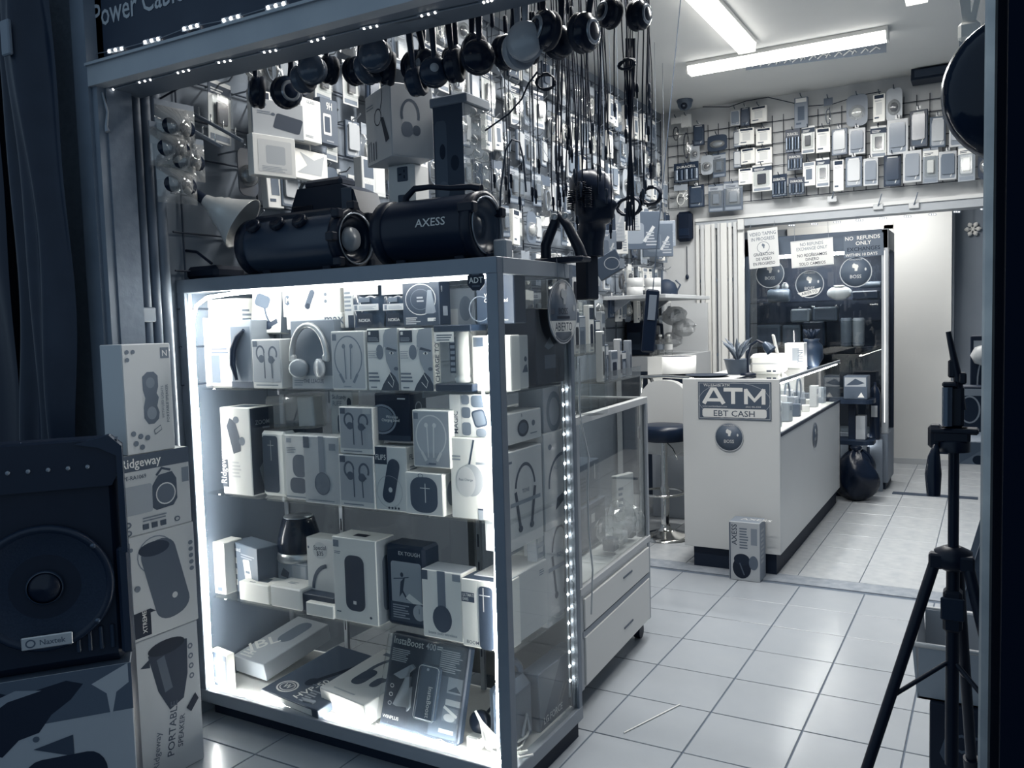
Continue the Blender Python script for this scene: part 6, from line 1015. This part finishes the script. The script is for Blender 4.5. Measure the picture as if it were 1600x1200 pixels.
t = thing('waste_bin', 'black bin with a white liner hanging over its rim behind the counter', 'bin', (onY(1052, 600, 6.46).x+.02, 6.45, 0)); bh = onY(1050, 557, 6.45).z
MB().lathe([(.10, .62), (.155, bh-.02), (.16, bh), (.15, bh), (.09, .64), (0, .64)], M(.09, .4), n=24).obj('bin', t); MB().lathe([(.162, bh-.13), (.166, bh+.004), (.148, bh-.03)], M(.82, .5), n=24, caps=False).obj('liner', t); MB().cbox((-.15, -.15, 0), (.15, .15, .62), M(.6, .5), .006).obj('plinth', t)
MB().cbox((-.17, -.16, bh-.26), (-.05, -.155, bh+.005), M(.86, .5), .002).obj('liner_flap', t)
# stool
c = onZ(1040, 838, 0); t = thing('bar_stool', 'chrome bar stool with a round black padded seat behind the low counter', 'stool', (c.x, c.y, 0)); szt = onY(1042, 672, c.y).z
MB().lathe([(.205, 0), (.205, .008), (.16, .02), (.07, .045), (.04, .06), (.035, .09)], CHROME, n=36).obj('base', t); MB().lathe([(.030, .08), (.030, .36), (.022, .37), (.022, szt-.07)], CHROME, n=16).obj('column', t)
MB().lathe([(.17, szt-.07), (.185, szt-.05), (.188, szt+.015), (.17, szt+.035), (.12, szt+.042), (0, szt+.044)], M(.10, .3), n=32).obj('seat', t); MB().tube([(.15*math.cos(a_), .15*math.sin(a_)-.05, .33) for a_ in [k*2*PI/24 for k in range(24)]], .009, CHROME, 6, True).obj('footrest', t); MB().tube([(.02, 0, szt-.09), (.07, -.02, szt-.13), (.11, -.04, szt-.20)], .006, CHROME, 6).obj('lever', t)
c = onY(1046, 700, 5.95); t = thing('armchair', 'white-backed chair with curved chrome tubes behind the stool', 'chair', (c.x, 5.92, 0), rad(172)); ct = onY(1045, 593, 5.95).z
MB().prism(rr(-.20, ct-.55, .20, ct, .17, .17), 0, .06, M(.80, .5), 'y').obj('backrest', t); MB().cbox((-.21, -.31, .56), (.21, .02, .63), M(.75, .5), .02).obj('seat', t)
for s_ in (-1, 1): MB().tube([(s_*.20, -.29, .0), (s_*.21, -.30, .5), (s_*.22, -.26, ct-.12), (s_*.22, -.16, ct-.0), (s_*.20, .02, ct+.02), (s_*.2, .05, .5), (s_*.2, .06, 0)], .013, CHROME, 8).obj('arm_tube', t)
MB().tube([(-.2, .03, ct+.02), (0, .04, ct+.03), (.2, .03, ct+.02)], .013, CHROME, 8).obj('top_tube', t)
t = thing('water_jug', 'dark lidded jug on the floor under the white-backed chair', 'jug', (onZ(1053, 800, 0).x, 6.5, 0)); MB().lathe([(.08, 0), (.085, .02), (.085, .22), (.07, .25), (.03, .28)], M(.40, .4), n=18).obj('body', t); MB().lathe([(.055, .27), (.055, .31), (0, .315)], M(.12, .4), n=18).obj('lid', t)
# ================================================================== tripod in front of the doorway's far side
TY = 1.95; c = onY(1489, 900, TY)
t = thing('camera_tripod', 'black camera tripod with a pan handle and phone clamp', 'tripod', (c.x, TY, 0)); TB = M(.07, .4); hubz = onY(1489, 868, TY).z; topz = onY(1485, 640, TY).z
def tz(py): return onY(1488, py, TY).z
MB().cyl((0, 0, tz(1195)), (0, 0, hubz+.0), .013, TB, n=14).obj('centre_column', t); MB().cyl((0, 0, hubz), (0, 0, tz(690)), .0105, M(.10, .3), n=14).obj('centre_column', t)
MB().lathe([(.02, hubz-.03), (.036, hubz-.02), (.036, hubz+.01), (.016, hubz+.02)], TB, n=16).obj('hub', t); MB().cbox((-.018, -.02, tz(985)), (.018, .02, tz(920)), TB, .006).obj('column_lock', t); MB().cbox((-.022, -.024, tz(965)), (.022, -.016, tz(930)), M(.14, .3), .003).obj('lock_plate', t)
for k, a_ in enumerate((205, 320, 80)):
    d = Vector((math.cos(rad(a_)), math.sin(rad(a_)), 0)); A = d*.034+Vector((0, 0, hubz-.005)); Bm_ = d*.20+Vector((0, 0, .50)); E = d*.36+Vector((0, 0, .012))
    lg = MB().tube([A, Bm_], .0115, TB, 10).obj('leg', t); MB().tube([Bm_, E], .0085, M(.10, .3), 10).obj('leg_section', lg); MB().cyl(Bm_+(A-Bm_).normalized()*.03, Bm_-(A-Bm_).normalized()*.02, .017, TB, n=12).obj('leg_lock', lg); MB().ball(E, .014, M(.06, .6), 8).obj('rubber_foot', lg); MB().cbox(tuple(A-Vector((.014, .014, .02))), tuple(A+Vector((.014, .014, .012))), TB, .004).obj('leg_hinge', lg)
    MB().tube([(0, 0, tz(1030)), d*.115+Vector((0, 0, tz(1085)))], .005, TB, 6).obj('brace', t)
MB().lathe([(.03, tz(705)), (.03, tz(690)), (.018, tz(686))], TB, n=14).obj('pan_base', t); MB().cbox((-.04, -.02, tz(692)), (.03, .02, tz(668)), TB, .006).obj('tilt_head', t); MB().cbox((-.048, -.018, tz(700)), (-.022, .02, tz(664)), TB, .006).obj('tilt_arm', t); MB().cbox((-.045, -.022, tz(677)), (.045, .022, tz(668)), TB, .004).obj('camera_plate', t)
MB().tube([(-.032, -.03, tz(695)), (-.034, -.05, tz(710)), (-.035, -.055, tz(735)), (-.034, -.058, tz(768))], [.006, .012, .016, .013], M(.12, .25), 10).obj('pan_handle', t)
MB().cbox((-.018, -.01, tz(668)), (.018, .012, tz(602)), TB, .006).obj('phone_clamp', t); MB().cyl((-.012, -.018, tz(664)), (-.012, -.018, tz(604)), .010, M(.35, .25, .4), n=12).obj('clamp_tube', t); MB().cbox((-.022, -.02, tz(604)), (.006, .014, tz(596)), TB, .003).obj('clamp_jaw', t); MB().cbox((.008, -.012, tz(600)), (.022, .012, tz(582)), TB, .003).obj('clamp_jaw', t)
MB().tube([(.012, 0, tz(640)), (.005, .0, tz(585)), (-.012, 0, tz(518))], [.010, .008, .005], TB, 8).obj('upright_arm', t); MB().cbox((-.012, -.006, tz(590)), (.002, .006, tz(562)), TB, .003).obj('arm_block', t)
# goods along the far side wall behind the tripod
RG = 'goods stacked behind the tripod'
fbox('dark_carton', 'dark lettered carton on the floor behind the tripod legs', 1452, 1570, 1108, 1240, 2.45, .34, 0.0, g=.10, group=RG, front=[('t', .30, .76, .10, 'OTINI', .32, 0, 0, .9), ('p', [(.14, .74), (.24, .86), (.30, .76), (.2, .7)], .3), ('t', .22, .55, .07, 'performance', .36), ('t', .22, .40, .09, 'reinforced', .36), ('t', .22, .25, .09, 'memory', .36), ('x', .22, .08, .7, .18, 2, .3)])
cz0 = onY(1500, 1108, 2.45).z
t = thing('storage_tote', 'pale open storage tote resting on the dark carton', 'tote', (onY(1489, 1050, 2.50).x+.03, 2.47, cz0+.002)); w_ = .24; h = onY(1489, 1010, 2.5).z-cz0
q = MB(); 
for s_ in (-1, 1): q.prism([(s_*.11, 0), (s_*.115, 0), (s_*.128, h), (s_*.12, h)], 0, .32, M(.66, .5), 'y')
q.box((-.11, 0, 0), (.11, .32, .006), M(.6, .5)); q.box((-.112, 0, 0), (.112, .008, h), M(.62, .5)); q.box((-.115, .312, 0), (.115, .32, h), M(.6, .5)); q.obj('tub', t); MB().tube([(-.125, 0, h), (.125, 0, h), (.125, .32, h), (-.125, .32, h)], .008, M(.72, .4), 6, True).obj('rim', t)
t = thing('mesh_speaker', 'tall sloped grey mesh speaker standing behind the storage tote', 'speaker', (onY(1528, 900, 2.95).x, 2.9, 0)); th = onY(1528, 735, 2.95).z
MB().prism([(-.13, 0), (.14, 0), (.14, th), (.06, th), (-.06, th*.55)], 0, .25, M(.30, .7, noise=.05, scale=180, bump=.3), 'y').obj('cabinet', t); MB().prism([(-.075, th*.5), (.05, th*.97), (.035, th*.98), (-.09, th*.51)], -.004, .0, M(.42, .5), 'y').obj('edge_trim', t)
fbox('grey_crate', 'grey sloped box on the mesh speaker beside the jamb', 1498, 1560, 690, 760, 3.05, .25, th+.002, g=.40, group=RG, front=[('p', [(0, 0), (1, 0), (1, 1), (.55, .6)], .5), ('e', .5, .2, .15, .2, .15)])
for k, (px, py, Y, w_, h, g) in enumerate(((1515, 640, 3.3, .11, .16, .15), (1526, 660, 3.5, .13, .12, .45), (1541, 600, 3.4, .10, .34, .12))):
    c = onY(px, py, Y); carton('side_pack', ['small black boxed camera beside the phone clamp', 'grey pack with bright foil corners by the phone clamp', 'tall dark pack against the jamb edge above the grey box'][k], 'pack', (c.x, Y, c.z-h/2), w_, .08, h, g=g, group=RG, front=[('o', .5, .5, .3, .3, .05, .6), ('r', .1, .8, .9, .95, .6)])
t = thing('side_shelf', 'dark shelf plank behind the tripod head carrying small packs', 'shelf', (0, 0, 0)); a_ = onY(1526, 680, 3.5); MB().box((a_.x-.12, 3.2, a_.z-.03), (XR-.005, 3.7, a_.z-.005), M(.14, .6)).obj('plank', t); MB().box((XR-.03, 3.25, a_.z-.2), (XR-.005, 3.29, a_.z-.03), M(.2, .5)).obj('bracket', t)
t = thing('figure_toys', 'small pale crumpled ornament on the packs next to the jamb', 'ornament', onY(1540, 555, 3.4)); MB().ball((0, 0, 0), .04, M(.78, .4), 8, (1.2, .6, 1)).obj('body', t); MB().ball((.02, -.01, .06), .025, M(.7, .4), 8).obj('head', t)
# glossy round disc and white strap at the jamb
c = onY(1604, 138, 1.62); t = thing('glossy_disc', 'large glossy dark round disc hanging at the top of the jamb', 'disc', (c.x, 1.60, c.z), rad(8)); r = (1604-1503)*1.62/F*.97
MB().lathe([(r, .02), (r*1.0, .0), (r*.985, -.008), (r*.8, -.03), (r*.4, -.045), (0, -.05)], M(.09, .12, bump=.25, scale=9), (0, 0, 0), (0, 1, 0), 48).obj('dish', t); MB().lathe([(r*.99, .022), (r*1.015, .01), (r*.99, -.004)], M(.25, .25, .4), (0, 0, 0), (0, 1, 0), 48, caps=False).obj('rim', t)
MB().cyl((0, .03, 0), (.25, .05, 0), .012, M(.1, .4), n=8).obj('bracket', t)
Y_ = 2.6; t = thing('white_strap', 'bright white knotted strap hanging from the ceiling beside the disc', 'strap', onY(1514, 55, Y_)); o_ = t.location
def rib(p0, p1, w0, w1, m): 
    a_ = onY(*p0, Y_)-o_; b_ = onY(*p1, Y_)-o_; q = MB(); q.add([a_-Vector((w0, 0, 0)), a_+Vector((w0, 0, 0)), b_+Vector((w1, 0, 0)), b_-Vector((w1, 0, 0)), a_+Vector((-w0, .006, 0)), a_+Vector((w0, .006, 0)), b_+Vector((w1, .006, 0)), b_+Vector((-w1, .006, 0))], [(0,1,2,3),(7,6,5,4),(0,4,5,1),(1,5,6,2),(2,6,7,3),(3,7,4,0)], m); return q
WB = M(1.0, .5); rib((1502, -60), (1512, 44), .016, .010, WB).obj('ribbon', t); rib((1540, -60), (1518, 40), .006, .008, WB).obj('ribbon', t); MB().cbox((-.026, -.014, -.014), (.026, .014, .034), WB, .012).obj('knot', t); rib((1508, 62), (1506, 132), .014, .010, M(.72, .6)).obj('tail', t)
# ================================================================== outside, left: stack of speaker cartons
SX = -2.50; GS = 'speaker cartons stacked at the entrance'
b1 = SP(196, 272, 572, 742, SX); b2 = SP(186, 300, 748, 872, SX); b3 = SP(200, 310, 872, 1034, SX); b4 = SP(214, 318, 1034, 1264, SX)
z4b = b4[2]; zz = [0, z4b, z4b+b3[2], z4b+b3[2]+b2[2]]
carton('speaker_carton', 'bottom pale carton of the entrance stack with a dark portable speaker picture', 'box', (SX, b4[0].y, 0), b4[1], .22, zz[1]-.001, rz=PI/2, g=.62, gs=.5, group=GS, front=[('p', [(.22, .88), (.5, .94), (.82, .9), (.8, .66), (.72, .50), (.5, .46), (.34, .62)], .18), ('p', [(.1, .82), (.24, .86), (.24, .8)], .18), ('e', .5, .90, .28, .05, .10), ('l', [(.4, .84), (.5, .6)], .12, .3), ('t', .52, .14, .055, 'PORTABLE', .25, 82), ('t', .66, .17, .04, 'SPEAKER', .25, 82), ('t', .28, .10, .045, 'Ridgeway', .35, 82), ('o', .86, .84, .04, .02, .02, .35), ('o', .86, .77, .04, .02, .02, .35), ('o', .86, .70, .04, .02, .02, .35), ('o', .86, .63, .04, .02, .02, .35), ('p', [(.75, .42), (.9, .5), (.95, .45), (.82, .38)], .12)])
carton('speaker_carton', 'pale carton with a big dark cylinder speaker picture, second from the bottom', 'box', (SX, b3[0].y, zz[1]), b3[1], .21, zz[2]-zz[1]-.001, rz=PI/2, g=.68, gs=.4, group=GS, front=[('o', .42, .78, .26, .18, .015, .45), ('p', rot2(rr(.30, .12, .80, .92, .22, .13), .55, .5, 12, 1.5), .30), ('e', .40, .84, .22, .07, .18), ('e', .66, .33, .04, .03, .7), ('p', [(.02, .03), (.3, .03), (.3, .24), (.38, .24), (.3, .28), (.02, .27)], .12), ('t', .24, .06, .045, 'XTREME', .85, 90, 0, .9)] + [('e', .93, .8-.065*k, .035, .022, .4) for k in range(5)] + [('e', .08, .88, .03, .02, .4), ('e', .14, .5, .04, .03, .4)])
carton('speaker_carton', 'carton with a dark script header and an angular radio picture, third from the bottom', 'box', (SX, b2[0].y, zz[2]), b2[1], .21, zz[3]-zz[2]-.001, rz=PI/2, g=.68, gs=.45, group=GS, front=[('r', 0, .80, 1, 1, .28), ('t', .06, .85, .11, 'Ridgeway', .85, 0, 0, .95), ('t', .05, .70, .05, 'SPE-RA1069', .25), ('p', rr(.05, .26, .45, .62, .03, .03), .58), ('p', [(.45, .30), (.5, .26), (.74, .28), (.80, .36), (.8, .62), (.74, .72), (.55, .70), (.46, .58)], .25), ('e', .64, .45, .13, .13, .35), ('o', .64, .45, .14, .14, .015, .75), ('l', [(.52, .7), (.6, .78), (.72, .74)], .03, .25), ('r', .88, .55, .98, .74, .45), ('r', .3, .05, .38, .12, .25), ('r', .42, .05, .50, .12, .25), ('r', .54, .05, .62, .12, .25), ('o', .1, .15, .05, .04, .02, .35), ('o', .1, .05, .05, .04, .02, .35), ('o', .78, .09, .04, .035, .015, .35), ('x', .3, .15, .7, .22, 2, .45)])
carton('speaker_carton', 'topmost carton of the entrance stack with an octagonal speaker picture', 'box', (SX, b1[0].y, zz[3]), b1[1], .115, b1[2], rz=PI/2, g=.70, gs=.5, group=GS, front=[('p', [(.38, .70), (.48, .74), (.62, .74), (.70, .70), (.70, .60), (.66, .54), (.70, .50), (.66, .42), (.70, .36), (.68, .30), (.58, .26), (.46, .26), (.38, .32), (.38, .42), (.42, .5), (.38, .58)], .36), ('e', .54, .64, .09, .05, .45), ('e', .54, .36, .1, .06, .5), ('r', .78, .86, .96, .96, .4), ('t', .82, .88, .055, 'N', .8), ('t', .90, .26, .028, 'PORTABLE SPEAKER', .4, 90), ('t', .80, .30, .026, 'WITH LED LIGHTS', .4, 90), ('e', .1, .93, .04, .02, .4), ('e', .22, .93, .04, .02, .4), ('e', .1, .86, .04, .02, .4), ('e', .14, .19, .05, .025, .4), ('e', .28, .16, .05, .025, .4), ('e', .18, .10, .05, .025, .4), ('e', .42, .14, .05, .025, .4), ('e', .3, .06, .05, .025, .4), ('l', [(.58, .16), (.72, .2), (.7, .24), (.56, .2), (.58, .16)], .015, .35)])
# ================================================================== party speaker on a torn carton
PX, PY_, PR_ = -2.36, 1.40, rad(52)
tc0 = onY(60, 1040, 1.42).z
t = thing('party_speaker', 'large black party speaker with a round woofer grille and metal badge', 'speaker', (PX, PY_, tc0+.002), PR_)
SW, SHh, SD = .42, onY(60, 693, 1.42).z-tc0, .34; SB = M(.085, .5, noise=.02, scale=20); wz = onY(68, 912, 1.42).z-tc0; WX = 0.0
MB().cbox((-SW/2, 0, 0), (SW/2, SD, SHh*.97), SB, .03).obj('cabinet', t)
MB().prism([(-SW/2, SHh*.80), (SW/2-.02, SHh*.80), (SW/2, SHh*.86), (SW/2, SHh), (-SW/2, SHh)], -.02, .05, M(.10, .35), 'y').obj('control_panel', t)
for k in range(7): MB().lathe([(.006, 0), (.006, .006), (0, .007)], M(.5, .3), (-.17+k*.05, -.02, SHh*.89), (0, -1, 0), 8).obj('knob', t)
rw = .160
MB().lathe([(rw*1.12, 0), (rw*1.14, .02), (rw*1.08, .035), (rw*1.0, .02)], M(.13, .35), (WX, .0, wz), (0, -1, 0), 44, caps=False).obj('woofer_ring', t)
MB().lathe([(rw*1.0, .02), (rw*.9, .012), (rw*.45, -.005), (rw*.3, .0), (rw*.29, .01)], M(.15, .75, noise=.03, scale=160, bump=.3), (WX, .0, wz), (0, -1, 0), 44, caps=False).obj('woofer_cone', t); MB().lathe([(rw*.29, .006), (rw*.2, .026), (0, .032)], M(.07, .3), (WX, .0, wz), (0, -1, 0), 30).obj('dust_cap', t); MB().lathe([(rw*.29, .008), (rw*.31, .014), (rw*.28, .016)], M(.2, .3), (WX, 0, wz), (0, -1, 0), 30, caps=False).obj('cap_ring', t)
for a_ in (40, 140, 220, 320): MB().lathe([(.008, 0), (.008, .006), (0, .007)], M(.3, .3, .6), (WX+rw*1.07*math.cos(rad(a_)), -.03, wz+rw*1.07*math.sin(rad(a_))), (0, -1, 0), 8).obj('screw', t)
MB().prism([(SW/2-.11, SHh*.99), (SW/2-.02, SHh*1.02), (SW/2+.012, SHh*.97), (SW/2+.012, SHh*.5), (SW/2-.004, SHh*.5), (SW/2-.004, SHh*.93), (SW/2-.05, SHh*.97)], -.03, .02, M(.15, .3), 'y').obj('edge_bar', t); MB().cbox((SW/2-.02, -.02, .03), (SW/2+.014, .06, SHh*.52), M(.14, .4), .008).obj('edge_bar', t)
for k in range(4): MB().cbox((SW/2-.14+k*.03, -.012, .05), (SW/2-.128+k*.03, .004, .12), M(.16, .4), .003).obj('port_fin', t)
q = MB(); q.cbox((-.065, -.004, -.018), (.065, .004, .018), M(.72, .35, .5), .003); art(q, .13, .036, [('t', .36, .3, .42, 'Naxtek', .3), ('o', .18, .5, .1, .34, .03, .3)], frame_front(-.065, -.004, -.018)); q.obj('badge', t, (WX+.0, -.032, wz-rw*.93))
carton('torn_carton', 'pale carton with a torn dark paper top and a speaker picture under the party speaker', 'box', (PX+.005, PY_-.01, 0), .43, .40, tc0, rz=PR_, g=.60, gs=.12, gt=.3, front=[('r', 0, .76, 1, 1, .30), ('p', [(0, 1), (0, .62), (.1, .66), (.2, .63), (.3, .70), (.42, .72), (.5, .80), (.62, .86), (.7, .93), (.6, .96), (.3, .92), (.15, .97)], .10), ('p', [(.0, .80), (.1, .83), (.25, .90), (.45, .93), (.3, .95), (.1, .9), (0, .84)], .5), ('p', [(.75, .92), (.98, 1), (.98, .9), (.9, .86), (.86, .72), (.84, .86)], .62), ('p', rr(.30, .05, .82, .58, .12, .12), .12), ('e', .56, .10, .2, .12, .25), ('l', [(.70, .36), (.84, .38)], .02, .4), ('l', [(.2, .5), (.2, .3), (.12, .12)], .06, .12), ('p', [(.38, .64), (.62, .68), (.62, .58), (.58, .58)], .2), ('e', .4, .69, .02, .015, .3)])

# white cord hanging between the two showcases, tape roll ends
tag(MB().tube([onX(x, y, CX1+.03+.0*k) for k, (x, y) in enumerate(((906, 560), (905, 640), (912, 680), (920, 715), (918, 770), (920, 830), (926, 890), (924, 960)))], .0035, M(.75, .5), 6).obj('dangling_cable'), 'white cord dangling between the tall showcase and the low counter', 'cable')
